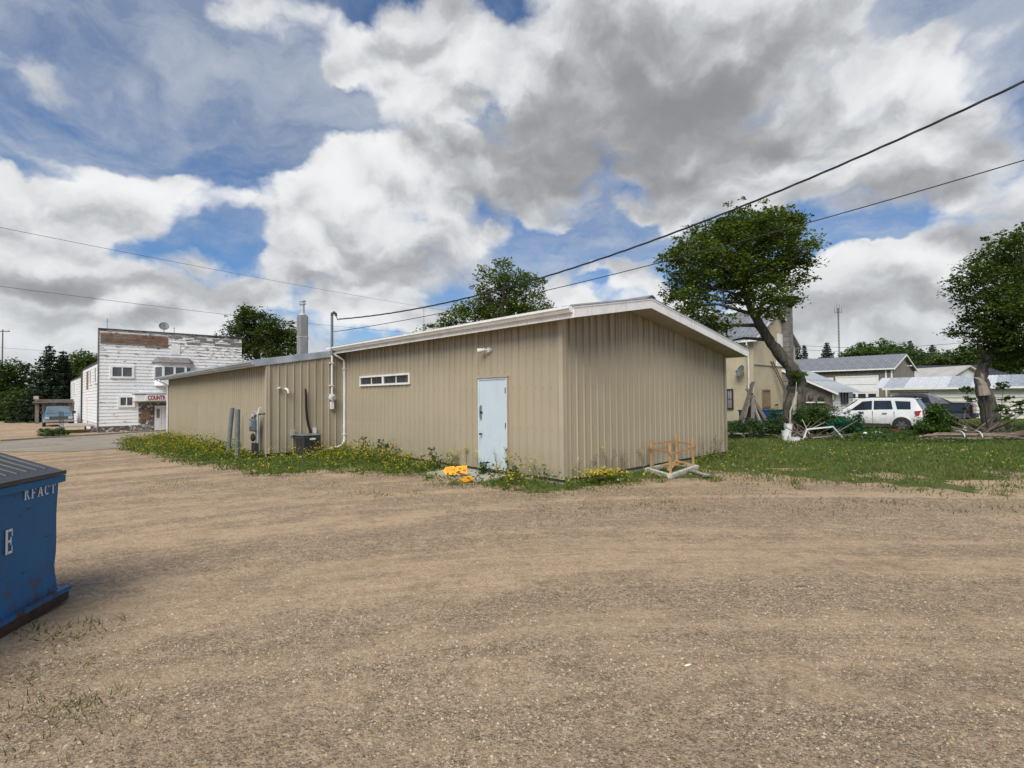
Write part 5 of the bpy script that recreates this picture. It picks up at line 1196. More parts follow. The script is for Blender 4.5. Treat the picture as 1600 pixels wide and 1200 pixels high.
# white four door sport utility, tail towards the camera's right
q = at(1447, 600, 25.6); rzv = TH + math.pi / 2
L = 4.43
suv, body, cab = vehicle('parked_suv', (q.x, q.y, gzf(q.x, q.y) - .03), rzv, 'white four door sport utility vehicle parked in front of the tan garage', 'car', L, 1.82,
    [(0, .42), (.15, .30), (.6, .27), (3.9, .25), (4.3, .28), (L, .42)],
    [(0, .78, .90), (.03, .98, .94), (.12, 1.06, .97), (1.0, 1.05, 1.0), (3.0, 1.02, 1.0), (3.35, 1.03, .99), (4.1, .96, .93), (4.33, .84, .84), (L, .62, .76)],
    [(.06, 1.10, .74), (.34, 1.60, .78), (.55, 1.665, .80), (1.4, 1.70, .80), (2.3, 1.685, .79), (2.75, 1.60, .77), (3.42, 1.06, .74)],
    [[(.50, .16), (.52, .84), (1.14, .84), (1.05, .16)], [(1.22, .16), (1.30, .86), (2.02, .86), (2.02, .14)], [(2.10, .14), (2.10, .86), (2.52, .86), (3.06, .16), (3.06, .12)]],
    (.86, 3.48), .345, WH)
a = MB(); a.hexa([(.045, -.62, 1.12), (.045, .62, 1.12), (.10, .62, 1.12), (.10, -.62, 1.12), (.30, -.55, 1.56), (.30, .55, 1.56), (.36, .55, 1.56), (.36, -.55, 1.56)]); a.build('rear_window', CG, cab)
a = MB(); a.hexa([(3.36, -.64, 1.12), (3.36, .64, 1.12), (3.40, .64, 1.12), (3.40, -.64, 1.12), (2.80, -.56, 1.58), (2.80, .56, 1.58), (2.84, .56, 1.58), (2.84, -.56, 1.58)]); a.build('windscreen', CG, cab)
for s in (-1, 1):
    a = MB(); a.hexa([(-.01, s * .66, .80), (.30, s * .875, .82), (.30, s * .93, .82), (-.01, s * .80, .80), (.02, s * .64, 1.07), (.34, s * .86, 1.04), (.34, s * .915, 1.04), (.02, s * .80, 1.07)]); a.build('tail_lamp', TL, body)
    a = MB(); a.hexa([(4.10, s * .70, .72), (4.42, s * .55, .70), (4.43, s * .72, .70), (4.12, s * .86, .72), (4.08, s * .70, .88), (4.36, s * .55, .84), (4.34, s * .72, .84), (4.1, s * .84, .88)]); a.build('headlight', HL, body)
    a = MB(); a.box(2.98, 3.16, s * .90 if s > 0 else -1.06, 1.06 if s > 0 else -.90, 1.05, 1.18); bev(a.build('side_mirror', WH, cab), .03)
    for x in (1.45, 2.42): a = MB(); a.box(x, x + .20, min(s * .915, s * .945), max(s * .915, s * .945), .90, .93); a.build('door_handle', BPL, body)
    for x in (2.06, 3.10, 1.16): a = MB(); a.box(x - .006, x + .006, min(s * .86, s * .9145), max(s * .86, s * .9145), .42, 1.02); a.build('door_seam', BPL, body)
    a = MB(); a.box(.6, 3.2, min(s * .60, s * .63), max(s * .60, s * .63), 1.70, 1.735); a.build('roof_rail', BPL, cab)
    a = MB(); a.box(1.2, 3.1, min(s * .85, s * .925), max(s * .85, s * .925), .28, .40); a.build('sill', BPL, body)
a = MB(); a.box(-.06, .16, -.86, .86, .42, .66); bev(a.build('rear_bumper', WH, body), .05, 3)
a = MB(); a.box(-.065, .05, -.70, .70, .36, .46); a.build('bumper_trim', BPL, body)
a = MB(); a.box(-.035, .02, -.16, .16, .78, .93); a.build('number_plate', M['white_trim'], body)
a = MB(); a.box(4.3, 4.42, -.5, .5, .45, .66); a.build('grille', BPL, body)
a = MB(); a.box(.25, .42, -.5, .5, 1.63, 1.66); a.build('spoiler', WH, cab)
# grey pickup with sloping cab sails, behind it
GP = paint('graphite_paint', (.085, .087, .093)); q = at(1521, 600, 29.0); LP = 5.6
pk, body, cab = vehicle('parked_pickup', (q.x, q.y, gzf(q.x, q.y)), rzv, 'dark grey pickup truck with black bed parked behind the white vehicle beside the long shed', 'truck', LP, 2.0,
    [(0, .52), (.2, .42), (5.2, .38), (LP, .55)], [(0, 1.22, .96), (.05, 1.27, .97), (1.6, 1.27, 1), (3.0, 1.25, 1.0), (4.1, 1.20, 1.0), (4.3, 1.22, .98), (5.3, 1.12, .93), (LP, .8, .86)],
    [(1.15, 1.30, .80), (1.75, 1.72, .80), (2.1, 1.85, .80), (3.2, 1.86, .80), (3.6, 1.76, .79), (4.3, 1.25, .76)],
    [[(1.78, .2), (1.95, .8), (2.3, .84), (2.3, .2)], [(2.42, .14), (2.42, .86), (3.05, .86), (3.05, .14)], [(3.13, .14), (3.13, .86), (3.42, .86), (3.95, .2), (3.95, .14)]], (1.15, 4.5), .38, GP)
PS = mat('silver_sail_trim', (.34, .35, .36), .5, fn=grime((.34, .35, .36), (.22, .22, .22), 5, .5, use_obj=True))
for s in (-1, 1):
    a = MB(); a.hexa([(.95, s * .90, 1.27), (1.72, s * .94, 1.27), (1.72, s * .99, 1.27), (.95, s * .98, 1.27), (1.25, s * .86, 1.45), (1.92, s * .82, 1.78), (1.92, s * .86, 1.78), (1.22, s * .91, 1.45)]); a.build('sail_panel', PS, cab)
    a = MB(); a.box(-.02, .10, min(s * .78, s * .985), max(s * .78, s * .985), .82, 1.20); bev(a.build('tail_lamp', TL, body), .02)
    a = MB(); a.box(.1, 1.0, min(s * 1.0, s * 1.03), max(s * 1.0, s * 1.03), .50, .74); a.build('side_cladding', PS, body)
    a = MB(); a.box(2.1, 3.3, min(s * .70, s * .74), max(s * .70, s * .74), 1.86, 1.92); a.build('roof_rail', BPL, cab)
    a = MB(); a.box(3.95, 4.15, min(s * 1.0, s * 1.2), max(s * 1.0, s * 1.2), 1.25, 1.45); bev(a.build('side_mirror', BPL, cab), .03)
a = MB(); a.box(-.12, .08, -.96, .96, .48, .72); bev(a.build('rear_bumper', mat('grey_bumper', (.17, .17, .175), .6, fn=grime((.17, .17, .175), (.1, .1, .1), 5, .6, use_obj=True)), body), .04, 2)
a = MB(); a.box(-.03, .02, -.72, .72, .74, 1.22); a.build('tailgate', GP, body)
a = MB(); a.box(.12, 1.5, -.84, .84, 1.275, 1.31); a.build('bed_cover', BPL, body)
# blue pickup nose-on at the left
q = at(92.5, 600, 45); BP = paint('faded_blue_paint', (.075, .15, .20), rough=.45); ang = math.atan2(-q.y, -q.x) + R(1.5)
bx_, by_ = q.x, q.y
fwd = Vector((math.cos(ang), math.sin(ang), 0)); o_loc = Vector((bx_, by_, 0)) - fwd * 5.2
pk, body, cab = vehicle('blue_pickup', (o_loc.x, o_loc.y, gzf(bx_, by_) - .04), ang, 'old faded blue pickup facing the street left of the white building', 'truck', 5.2, 1.98,
    [(0, .5), (.2, .42), (4.8, .38), (5.2, .5)], [(0, 1.15, .95), (1.9, 1.15, 1), (3.4, 1.15, 1), (3.7, 1.14, .99), (5.0, 1.02, .95), (5.2, .92, .9)],
    [(1.9, 1.5, .80), (2.0, 1.78, .80), (2.9, 1.80, .78), (3.1, 1.74, .77), (3.75, 1.16, .80)], [[(2.1, .2), (2.1, .85), (2.95, .85), (3.35, .2)]], (1.05, 4.25), .37, BP)
a = MB(); a.hexa([(3.72, -.78, 1.17), (3.72, .78, 1.17), (3.76, .78, 1.17), (3.76, -.78, 1.17), (3.12, -.68, 1.70), (3.12, .68, 1.70), (3.16, .68, 1.70), (3.16, -.68, 1.70)]); a.build('windscreen', mat('sky_lit_glass', (.12, .15, .17), .05, 0, .8, fn=grime((.10, .13, .15), (.2, .23, .25), 1, .6, bump=0, use_obj=True)), cab)
a = MB(); a.box(5.19, 5.23, -.60, .60, .70, .92); a.build('grille', BPL, body)
for k in range(3): a = MB(); a.box(5.23, 5.245, -.58, .58, .73 + k * .065, .745 + k * .065); a.build('grille_bar', M['chrome'], body)
for s in (-1, 1): a = MB(); a.box(5.17, 5.24, min(s * .62, s * .90), max(s * .62, s * .90), .70, .90); a.build('headlight', HL, body); a = MB(); a.box(3.5, 3.65, min(s * 1.0, s * 1.2), max(s * 1.0, s * 1.2), 1.14, 1.36); a.build('side_mirror', BPL, cab)
a = MB(); a.box(5.2, 5.36, -1.0, 1.0, .44, .62); bev(a.build('front_bumper', M['chrome'], body), .04, 2)

# ------------------------------------------------------------------ dumpster
pA = Vector(gnd(112, 940)); pB = Vector(gnd(0, 1005)); dv = (pB - pA).normalized()      # along the front, towards the camera
ang = math.atan2(dv.y, dv.x)            # local +x = towards the camera, local +y = to the right of that => (+x face normal)
# local frame: x along front (far corner at 0), y points towards the open lot
dm = empty('dumpster', (pA.x, pA.y, gzf(pA.x, pA.y)), ang, 'blue steel dumpster with a ribbed black lid and worn white stencils at the left edge', 'dumpster')
def dfn(t, b):
    p = obj_co(t); n = t.noise(p, 2.2, 6, .65); s = t.new('ShaderNodeSeparateXYZ'); t.put(s.inputs[0], p)
    c = t.mix(t.mr(n, .35, .65), (.010, .115, .285), (.017, .145, .33))
    sc_ = t.noise(t.vm('MULTIPLY', p, (3, 3, 14)), 1.0, 8, .75, .5)
    c = t.mix(t.mr(sc_, .62, .635), c, (.02, .022, .03))
    ru = t.m('MULTIPLY', t.mr(t.noise(p, 6, 6, .7), .46, .56), t.mr(s.outputs[2], .12, .42, 1, .04))
    c = t.mix(ru, c, (.09, .045, .025))
    c = t.mix(t.mr(t.noise(p, 90, 2, .5), .74, .78, 0, .7), c, (.3, .33, .36))
    t.put(b.inputs['Base Color'], c); t.put(b.inputs['Roughness'], t.mr(n, .3, .7, .42, .65)); t.put(b.inputs['Normal'], t.bump(t.noise(p, 2.2, 3, .5), .5, .05))
DB = mat('dumpster_blue', (.012, .055, .13), .5, 0, .4, dfn)
RUST = mat('rusty_steel', (.06, .035, .025), .85, fn=grime((.07, .04, .028), (.03, .02, .018), 8, .8, use_obj=True))
fy = -.09       # plane of the front sheet
a = MB(); nx, nz = 26, 16; x1 = 2.0; z0b, z1b = .12, 1.05
vs = []; 
for j in range(nz + 1):
    for i in range(nx + 1):
        x = .05 + (x1 - .05) * i / nx; z = z0b + (z1b - z0b) * j / nz
        e = .004 * math.sin(3.1 * x + 1.7 * z * 4) + .005 * float(vnoise(x * 5, z * 5, 1.0, 31)); e -= .008 * math.exp(-((x - .12) / .10) ** 2 - ((z - .30) / .12) ** 2)
        vs.append((x + (.022 * math.exp(-((z - .33) / .1) ** 2) if i == 0 else 0), fy + e, z))
a.add(vs, [(j * (nx + 1) + i, j * (nx + 1) + i + 1, (j + 1) * (nx + 1) + i + 1, (j + 1) * (nx + 1) + i) for j in range(nz) for i in range(nx)])
fs_ = a.build('front_sheet', DB, dm, smooth=True)
a = MB(); a.box(.05, x1, -1.45, fy - .045, .12, 1.05); a.build('bin', DB, dm)
a = MB(); a.box(.00, x1 + .05, fy - .04, fy + .035, 1.055, 1.115); bev(a.build('rim', DB, dm), .006)
a = MB(); a.box(.00, .07, -1.5, fy - .041, 1.03, 1.115); a.build('rim', DB, dm)
a = MB(); a.box(-.02, x1, fy - .02, fy + .055, .03, .095); a.build('skid', RUST, dm)
a = MB(); a.box(-.06, x1, fy + .0, fy + .05, .096, .135); a.box(-.06, .0, fy - .9, fy, .03, .13); a.build('skid_plate', DB, dm)
# lid: slopes up towards the back, ribs run back from the front edge
LB_ = mat('black_lid_plastic', (.028, .030, .034), .42, 0, .5, grime((.028, .030, .034), (.075, .075, .08), 3, .8, 50, .2, use_obj=True))
def lidz(y): return 1.135 + (-y + fy) * .36
a = MB(); a.hexa([(.03, fy + .03, lidz(fy)), (x1, fy + .03, lidz(fy)), (x1, -1.1, lidz(-1.1)), (.03, -1.1, lidz(-1.1)), (.03, fy + .03, lidz(fy) + .022), (x1, fy + .03, lidz(fy) + .022), (x1, -1.1, lidz(-1.1) + .022), (.03, -1.1, lidz(-1.1) + .022)])
lid = a.build('lid', LB_, dm)
a = MB(); a.box(.02, x1, fy + .031, fy + .05, lidz(fy) - .012, lidz(fy) + .022); a.build('lid_lip', LB_, lid)
for k in range(18):
    x = .10 + k * .105; a = MB(); y0, y1 = fy - .03, -1.08; w_ = .030
    a.hexa([(x, y0, lidz(y0) + .022), (x + w_, y0, lidz(y0) + .022), (x + w_, y1, lidz(y1) + .022), (x, y1, lidz(y1) + .022), (x + .006, y0 - .02, lidz(y0) + .047), (x + w_ - .006, y0 - .02, lidz(y0) + .047), (x + w_ - .006, y1, lidz(y1) + .047), (x + .006, y1, lidz(y1) + .047)]); a.build('lid_rib', LB_, lid)
a = MB(); a.prism([(.03, 1.05), (-.0, 1.05), (0, lidz(0))], .06, .075, ax=0); 
# stencilled letters, each a set of strokes
ST = mat('worn_white_stencil', (.6, .61, .6), .7)
def stfn(t, b):
    n = t.noise(pos(t), 60, 4, .7); t.put(b.inputs['Base Color'], t.mix(t.mr(n, .62, .72), (.74, .75, .74), (.20, .28, .36)))
stfn(NT(ST.node_tree), ST.node_tree.nodes['Principled BSDF'])
GL_ = {'R': [('b', .10, 0, .28, 1), ('b', 0, .0, .38, .07), ('b', 0, .93, .30, 1), ('a', .34, .74, .26, .26, .14, -80, 85), ('q', .42, .46, .56, .46, .86, .03, .70, .03), ('b', .66, 0, .92, .07)],
       'F': [('b', .10, 0, .28, 1), ('b', 0, .0, .38, .07), ('b', .34, .90, .80, 1), ('b', .34, .46, .62, .55), ('b', .72, .74, .80, .9)],
       'E': [('b', .10, 0, .34, 1), ('b', .40, .90, .86, 1), ('b', .40, .0, .86, .10), ('b', .40, .45, .66, .56), ('q', .66, .34, .76, .34, .76, .67, .66, .67), ('b', .80, .70, .88, 1), ('b', .80, 0, .88, .30)],
       'A': [('q', .02, 0, .14, 0, .48, .98, .38, .98), ('q', .62, 0, .86, 0, .58, 1, .42, 1), ('b', .28, .30, .58, .38), ('b', -.04, 0, .24, .06), ('b', .54, 0, .96, .06)],
       'C': [('a', .48, .5, .42, .5, .17, 50, 310), ('b', .78, .66, .86, .92)],
       'T': [('b', .38, 0, .56, .98), ('b', .0, .90, .34, 1), ('b', .60, .90, .94, 1), ('b', 0, .70, .07, .9), ('b', .87, .70, .94, .9), ('b', .26, 0, .68, .06)],
       'I': [('b', .0, 0, .40, 1)]}
def stencil(ch, xl, z0, w, h, parent):
    """xl is where the letter starts; reading direction runs along local -x"""
    mb = MB()
    def P(u, v): return (xl - u * w, z0 + v * h)
    for g in GL_[ch]:
        if g[0] == 'b': q_ = [P(g[1], g[2]), P(g[3], g[2]), P(g[3], g[4]), P(g[1], g[4])]; polys = [q_]
        elif g[0] == 'q': polys = [[P(g[1], g[2]), P(g[3], g[4]), P(g[5], g[6]), P(g[7], g[8])]]
        else:
            _, cx_, cy_, rx_, ry_, th_, a0_, a1_ = g; polys = []; n = 10
            for k in range(n):
                t0 = R(lerp(a0_, a1_, k / n)); t1 = R(lerp(a0_, a1_, (k + 1) / n))
                polys.append([P(cx_ + rx_ * math.cos(t0), cy_ + ry_ * math.sin(t0)), P(cx_ + rx_ * math.cos(t1), cy_ + ry_ * math.sin(t1)), P(cx_ + (rx_ - th_) * math.cos(t1), cy_ + (ry_ - th_ * .6) * math.sin(t1)), P(cx_ + (rx_ - th_) * math.cos(t0), cy_ + (ry_ - th_ * .6) * math.sin(t0))])
        for p in polys: mb.prism(p, fy + .013, fy + .0155, ax=1)
    return mb.build('letter', ST, parent)
def dx_at(px, py):       # where on the front sheet a sight line lands
    d = ray(px, py); n = Vector((-math.sin(ang), math.cos(ang), 0)); c0 = Vector((0, 0, HC)); o0 = Vector(dm.location) + n * (fy + .014)
    t = (o0 - c0).dot(n) / d.dot(n); q = c0 + d * t - o0; return q.dot(Vector((math.cos(ang), math.sin(ang), 0))), q.z
l0 = dx_at(38, 772); l1 = dx_at(88, 756); lh = dx_at(38, 754)[1] * .5 + dx_at(40, 772)[1] * -.5
word = 'RFACT'; span = l0[0] - l1[0]; hh = .085
for k, ch in enumerate(word):
    u = k / 5; stencil(ch, l0[0] - span * (k + (.04 if k else 0)) / 5, l0[1] - .050, span / 5 * .88, hh, fs_)
e0 = dx_at(7, 868); e1 = dx_at(19, 862); stencil('E', e0[0], e0[1], (e0[0] - e1[0]) * 1.15, .185, fs_)
e2 = dx_at(0, 870); stencil('I', e2[0] + .12, e0[1], .28, .185, fs_)

# ------------------------------------------------------------------ small things round the building
# slab outside the door
sl0 = MB(); sl0.hexa([(-1.0, 1.45, -.2), (-.03, 1.45, -.2), (-.03, 3.35, -.2), (-1.15, 3.35, -.2), (-1.0, 1.45, -.075), (-.03, 1.45, -.055), (-.03, 3.35, -.055), (-1.15, 3.35, -.085)])
sl0 = sl0.build('door_slab', M['concrete']); sl0.location = (P0[0], P0[1], HB); sl0.rotation_euler = (0, 0, TH); tag(sl0, kind='structure')
p = gg(710, 746); ORG = mat('orange_plastic', (.9, .40, .02), .5, fn=grime((.92, .42, .02), (.8, .30, .02), 6, .6))
ob = empty('orange_marker', (p.x, p.y, .03), R(8), 'bright orange fallen arrow marker with a wooden stake on the slab left of the door', 'marker')
a = MB(); a.prism([(-.30, .0), (-.22, .12), (.0, .14), (.03, .10), (.07, .14), (.33, .15), (.33, -.13), (.10, -.12), (.05, -.08), (.0, -.13), (-.22, -.10)], -.01, .01, ax=1, M=Matrix.Translation((0, 0, .13)) @ Matrix.Rotation(R(-38), 4, 'X')); a.build('arrow_board', ORG, ob)
for k in range(9):
    if k == 4: continue
    a = MB(); x = -.2 + k * .06; a.box(x, x + .018, -.022, -.011, .03, .24, M=Matrix.Translation((0, 0, .0)) @ Matrix.Rotation(R(0), 4, 'X')); a.build('board_rib', ORG, ob)
a = MB(); a.cyl((.05, -.02, .10), (.42, -.28, .03), .022, n=6); a.build('stake', M['wood_old'], ob); ob.scale = (.85, .85, .85)
ob2 = MB(); ob2.box(-.12, .12, -.06, .06, 0, .075); ob2.box(-.05, .13, -.055, .055, .075, .10); ob2 = bev(ob2.build('orange_block', ORG), .01); p = gg(729, 754); ob2.location = (p.x, p.y, gzf(p.x, p.y) + .02); ob2.rotation_euler = (0, R(-8), R(20)); tag(ob2, 'small orange plastic piece at the tip of the fallen marker stake', 'marker')
# timber frame on a white concrete ring by the gable wall
LM = to_local((P0[0], P0[1], HB), TH, 1048, 720, 'y')[0]
cx_ = LM - .12
tf = empty('timber_frame', tuple(bld_m @ Vector((3.1, -.6, -.1))), TH, 'open frame of raw timber posts and rails over a whitewashed pit by the gable wall', 'frame')
PW = mat('whitewashed_concrete', (.58, .57, .53), .9, fn=grime((.62, .61, .57), (.35, .33, .29), 5, .8, 50, .5))
CQ = [Vector((b - 3.1, a + .6, 0)) for b, a in ((2.82, -.24), (2.30, -1.02), (3.84, -.74), (4.16, -.14))]      # left, front, right, back
def beam(mb, v0, v1, w, h):
    d = (v1 - v0).normalized(); sx = Vector((-d.y, d.x, 0)) * w / 2; up_ = Vector((0, 0, h / 2)); mb.hexa([v0 - sx - up_, v1 - sx - up_, v1 + sx - up_, v0 + sx - up_, v0 - sx + up_, v1 - sx + up_, v1 + sx + up_, v0 + sx + up_])
mid_ = sum(CQ, Vector()) / 4
for k in range(4):
    p, q = CQ[k], CQ[(k + 1) % 4]; p = p + (p - mid_).normalized() * .09; q = q + (q - mid_).normalized() * .09; d = (q - p).normalized() * (.06 if k % 2 else -.06)
    a = MB(); beam(a, p - d + Vector((0, 0, .0)), q + d + Vector((0, 0, .0)), .10, .15 + .004 * k); a.build('curb', PW, tf)
for k, h in enumerate((.73, .74, .72, .80)):
    p = CQ[k]; a = MB(); a.box(p.x - .017, p.x + .017, p.y - .027, p.y + .027, .05, h); a.build('post', M['wood_raw'], tf)
for k, z in enumerate((.52, .50, .56, .60)):
    p, q = CQ[k], CQ[(k + 1) % 4]; d = (q - p).normalized() * .07; n_ = Vector((d.y, -d.x, 0)).normalized() * .042
    a = MB(); beam(a, p - d + n_ + Vector((0, 0, z)), q + d + n_ + Vector((0, 0, z + .02)), .018, .045); a.build('rail', M['wood_raw'], tf)
for k, (x, y, rz_, l) in enumerate(((-.1, -.05, .4, .7), (.25, .05, -.4, .6), (.1, .1, .1, .8), (.35, -.05, 1.1, .5))):
    a = MB(); a.box(-l / 2, l / 2, -.05, .05, .02 + k * .03, .05 + k * .03, M=Matrix.Translation((mid_.x - .1 + x, mid_.y + y, 0.05)) @ Matrix.Rotation(rz_, 4, 'Z')); a.build('loose_board', M['wood_raw'], tf)
PL_ = mat('grey_plank', (.4, .37, .32), .9, fn=grime((.43, .40, .35), (.25, .22, .18), 6, .7, use_obj=True))
a0, a1 = gg(1079, 739), gg(1107, 747); d = (a1 - a0); pl = MB(); pl.box(0, d.length, -.05, .05, .02, .055); pl = pl.build('loose_plank', PL_); pl.location = (a0.x, a0.y, gzf(a0.x, a0.y) + .02); pl.rotation_euler = (0, R(1), math.atan2(d.y, d.x)); tag(pl, 'pale weathered plank lying on the gravel in front of the timber frame', 'plank')
a0, a1 = gg(1100, 748), gg(1116, 745); d = (a1 - a0); pl = MB(); pl.box(0, d.length, -.035, .035, .02, .045); pl = pl.build('loose_plank', M['wood_old']); pl.location = (a0.x, a0.y, gzf(a0.x, a0.y) + .02); pl.rotation_euler = (0, 0, math.atan2(d.y, d.x)); tag(pl, 'short brown plank crossing the end of the pale plank', 'plank')
p = gg(1075, 1041); o = MB().ball((0, 0, 0), .032, .010, .006, 8, 5).build('pale_scrap', M['white_plastic'], smooth=True); o.location = (p.x, p.y, gzf(p.x, p.y) + .008); o.rotation_euler = (0, 0, .4); tag(o, 'small white scrap lying on the open gravel lower right of centre', 'scrap')
p = gg(1253, 918); o = MB(); o.tube([(-.06, 0, 0), (0, .01, .012), (.05, 0, .0)], .006, 5); o = o.build('dry_twig', M['wood_old']); o.location = (p.x, p.y, gzf(p.x, p.y) + .008); tag(o, 'short dark twig on the gravel right of centre', 'twig')

# ------------------------------------------------------------------ yard things
def jug(px, py, s, lab, D=None, tilt=0):
    p = gg(px, py); o = empty('plastic_jug', (p.x, p.y, p.z), random.uniform(0, 6), lab, 'jug', 'white plastic jugs along the garden edge'); o.rotation_euler = (tilt, 0, random.uniform(0, 6)); o.scale = (s * .72,) * 3
    a = MB(); a.lathe([(.075, 0), (.085, .02), (.085, .16), (.06, .21), (.025, .25), (.025, .27)], (0, 0, 0), 14); a.build('bottle', M['white_plastic'], o, smooth='auto')
    a = MB(); a.lathe([(.028, 0), (.028, .025), (.0201, .03)], (0, 0, .27), 12); a.build('cap', M['white_plastic'], o)
    a = MB(); a.tube([(.06, 0, .20), (.10, 0, .19), (.10, 0, .12), (.085, 0, .10)], .012, 6); a.build('handle', M['white_plastic'], o)
    return o
jug(1154.5, 677, 1.35, 'white jug upright against the garden behind the corner of the metal building')
jug(1166, 683, 1.15, 'white jug standing on a low white tray beside the metal building corner')
jug(1195, 681, 2.0, 'largest round white jug at the garden edge below the blue bins')
jug(1183, 679, .9, 'small white jug lying left of the largest white jug', tilt=R(80))
jug(1508, 677, 1.7, 'pale blue white jug sitting on the tied brush bundle'); jug(1498, 678, 1.1, 'small white jug left of the pale jug on the brush bundle', tilt=R(70))
def tray(px, py, w, d, h, lab, mt, name='tray', cat='tray', rz_=.4):
    p = gg(px, py); o = empty(name, (p.x, p.y, p.z), rz_, lab, cat)
    a = MB(); a.box(-w / 2, w / 2, -d / 2, d / 2, 0, .02); a.build('floor', mt, o)
    for (x0, x1, y0, y1) in ((-w / 2, w / 2, -d / 2, -d / 2 + .02), (-w / 2, w / 2, d / 2 - .02, d / 2), (-w / 2, -w / 2 + .02, -d / 2 + .02, d / 2 - .02), (w / 2 - .02, w / 2, -d / 2 + .02, d / 2 - .02)):
        a = MB(); a.box(x0, x1, y0, y1, .02, h); a.build('side', mt, o)
    return o
tray(1163, 684, .28, .2, .12, 'low white plastic tray in the grass beside the metal building corner', M['white_plastic'])
tray(1146, 684, .55, .4, .14, 'brown wooden box by the garden right behind the metal building', M['wood_old'], 'wooden_box', 'box')
tray(1241, 690, .32, .24, .16, 'low white plastic tray at the foot of the white buckets', M['white_plastic'])
def bucket(px, py, r, h, lab, mt, z=0.0, wire=True):
    p = gg(px, py); o = empty('bucket', (p.x, p.y, p.z + z), random.uniform(0, 6), lab, 'bucket')
    a = MB(); a.lathe([(r * .85, 0), (r, h), (r * 1.05, h), (r * 1.05, h + .015), (r * .93, h + .015), (r * .8, .02)], (0, 0, 0), 16); a.build('pail', mt, o, smooth='auto')
    a = MB(); a.tube([(r * 1.05, 0, h - .03), (r * .9, .06, h - .14), (0, .12, h - .20), (-r * .9, .06, h - .14), (-r * 1.05, 0, h - .03)], .006, 5); a.build('wire_handle', M['darkmetal'], o); return o
bucket(1229, 689, .17, .36, 'white bucket nearest the leaning trunk, lower one of the pair', M['white_plastic'])
bucket(1232, 686, .16, .30, 'white bucket stacked on the lower white bucket by the leaning trunk', M['white_plastic'], .28)
bucket(1398, 678, .20, .20, 'round terracotta coloured tub at the garden edge below the rear wheel of the white vehicle', mat('terracotta', (.20, .07, .045), .8, fn=grime((.22, .08, .05), (.12, .05, .035), 8, .6, use_obj=True)))
BB = mat('blue_bin_plastic', (.025, .13, .32), .45, fn=grime((.025, .14, .35), (.02, .08, .2), 5, .5, use_obj=True))
def bin_(px, py, Y, w, h, lab, mt):
    p = at(px, py, Y); z = gzf(p.x, p.y); o = empty('blue_bin', (p.x, p.y, z), TH, lab, 'bin')
    a = MB(); a.hexa([(-w * .42, -w * .42, 0), (w * .42, -w * .42, 0), (w * .42, w * .42, 0), (-w * .42, w * .42, 0), (-w * .5, -w * .5, h), (w * .5, -w * .5, h), (w * .5, w * .5, h), (-w * .5, w * .5, h)]); bev(a.build('body', mt, o), .03)
    a = MB(); a.box(-w * .54, w * .54, -w * .54, w * .54, h + .002, h + .06); bev(a.build('lid', mt, o), .02); return o
bin_(1203, 655, 27.5, .88, 1.02, 'bright blue bin right of the pole teepee against the cream house', BB)
bin_(1173, 655, 27.5, .9, 1.0, 'darker blue bin half hidden behind the pole teepee', mat('dark_blue_bin', (.02, .06, .16), .5, fn=grime((.02, .06, .17), (.015, .04, .1), 5, .5, use_obj=True)))
# teepee of poles
p = at(1174, 655, 25.0); z = gzf(p.x, p.y); tp0 = Vector((p.x, p.y, z))
te = empty('pole_teepee', tp0, 0, 'teepee of old boards and poles leaning together in front of the cream house', 'pole stack')
for k in range(13):
    a_ = k * 2 * math.pi / 13 + random.uniform(-.2, .2); r_ = random.uniform(.55, 1.0); h = random.uniform(1.75, 2.5); b0 = Vector((r_ * math.cos(a_), r_ * math.sin(a_), 0)); t1 = Vector((random.uniform(-.1, .1), random.uniform(-.1, .1), h)) - b0 * .15
    a = MB()
    if k % 3 == 0:
        a.hexa([b0 + Vector((-.09, 0, 0)), b0 + Vector((.09, 0, 0)), b0 + Vector((.09, .03, 0)), b0 + Vector((-.09, .03, 0)), t1 + Vector((-.08, 0, 0)), t1 + Vector((.08, 0, 0)), t1 + Vector((.08, .03, 0)), t1 + Vector((-.08, .03, 0))]); a.build('board', M['lath'] if k == 3 else M['wood_old'], te)
    else: a.tube([b0, b0.lerp(t1, .5) + Vector((random.uniform(-.04, .04), random.uniform(-.04, .04), 0)), t1], [.035, .03, .022], 6); a.build('pole', PL_ if k % 2 else M['wood_old'], te)
def sticks(name, cpt, rz_, n, L, rad, lab, spread, mts, mode='bundle', part='branch'):
    o = empty(name, cpt, rz_, lab, 'brush pile')
    for k in range(n):
        l = L * random.uniform(.6, 1.05); r_ = rad * random.uniform(.5, 1.3); a = MB()
        if mode == 'bundle':
            y = random.uniform(-spread, spread); z = .03 + random.random() * spread * .9 * (1 - abs(y) / spread * .6); x0 = -L / 2 + random.uniform(0, .25 * L)
            pts = [Vector((x0 + l * t, y + random.uniform(-.05, .05), z + .25 * spread * max(0, t - .6) * random.uniform(-1, 3) + random.uniform(-.03, .03))) for t in (0, .25, .5, .75, 1)]
            if x0 + l > L / 2 + .2: pass
        else:
            a_ = random.uniform(0, 6.28); b0 = Vector((random.uniform(-spread, spread), random.uniform(-spread * .5, spread * .5), .02)); e = Vector((math.cos(a_) * .5, math.sin(a_) * .4, random.uniform(.08, .42) if random.random() < .5 else .06)).normalized() * l
            pts = [b0, b0 + e * .5 + Vector((random.uniform(-.08, .08), random.uniform(-.08, .08), .03)), b0 + e]
        a.tube(pts, [r_ * (1 - .6 * i / (len(pts) - 1)) for i in range(len(pts))], 6); a.build(part, random.choice(mts), o)
    return o
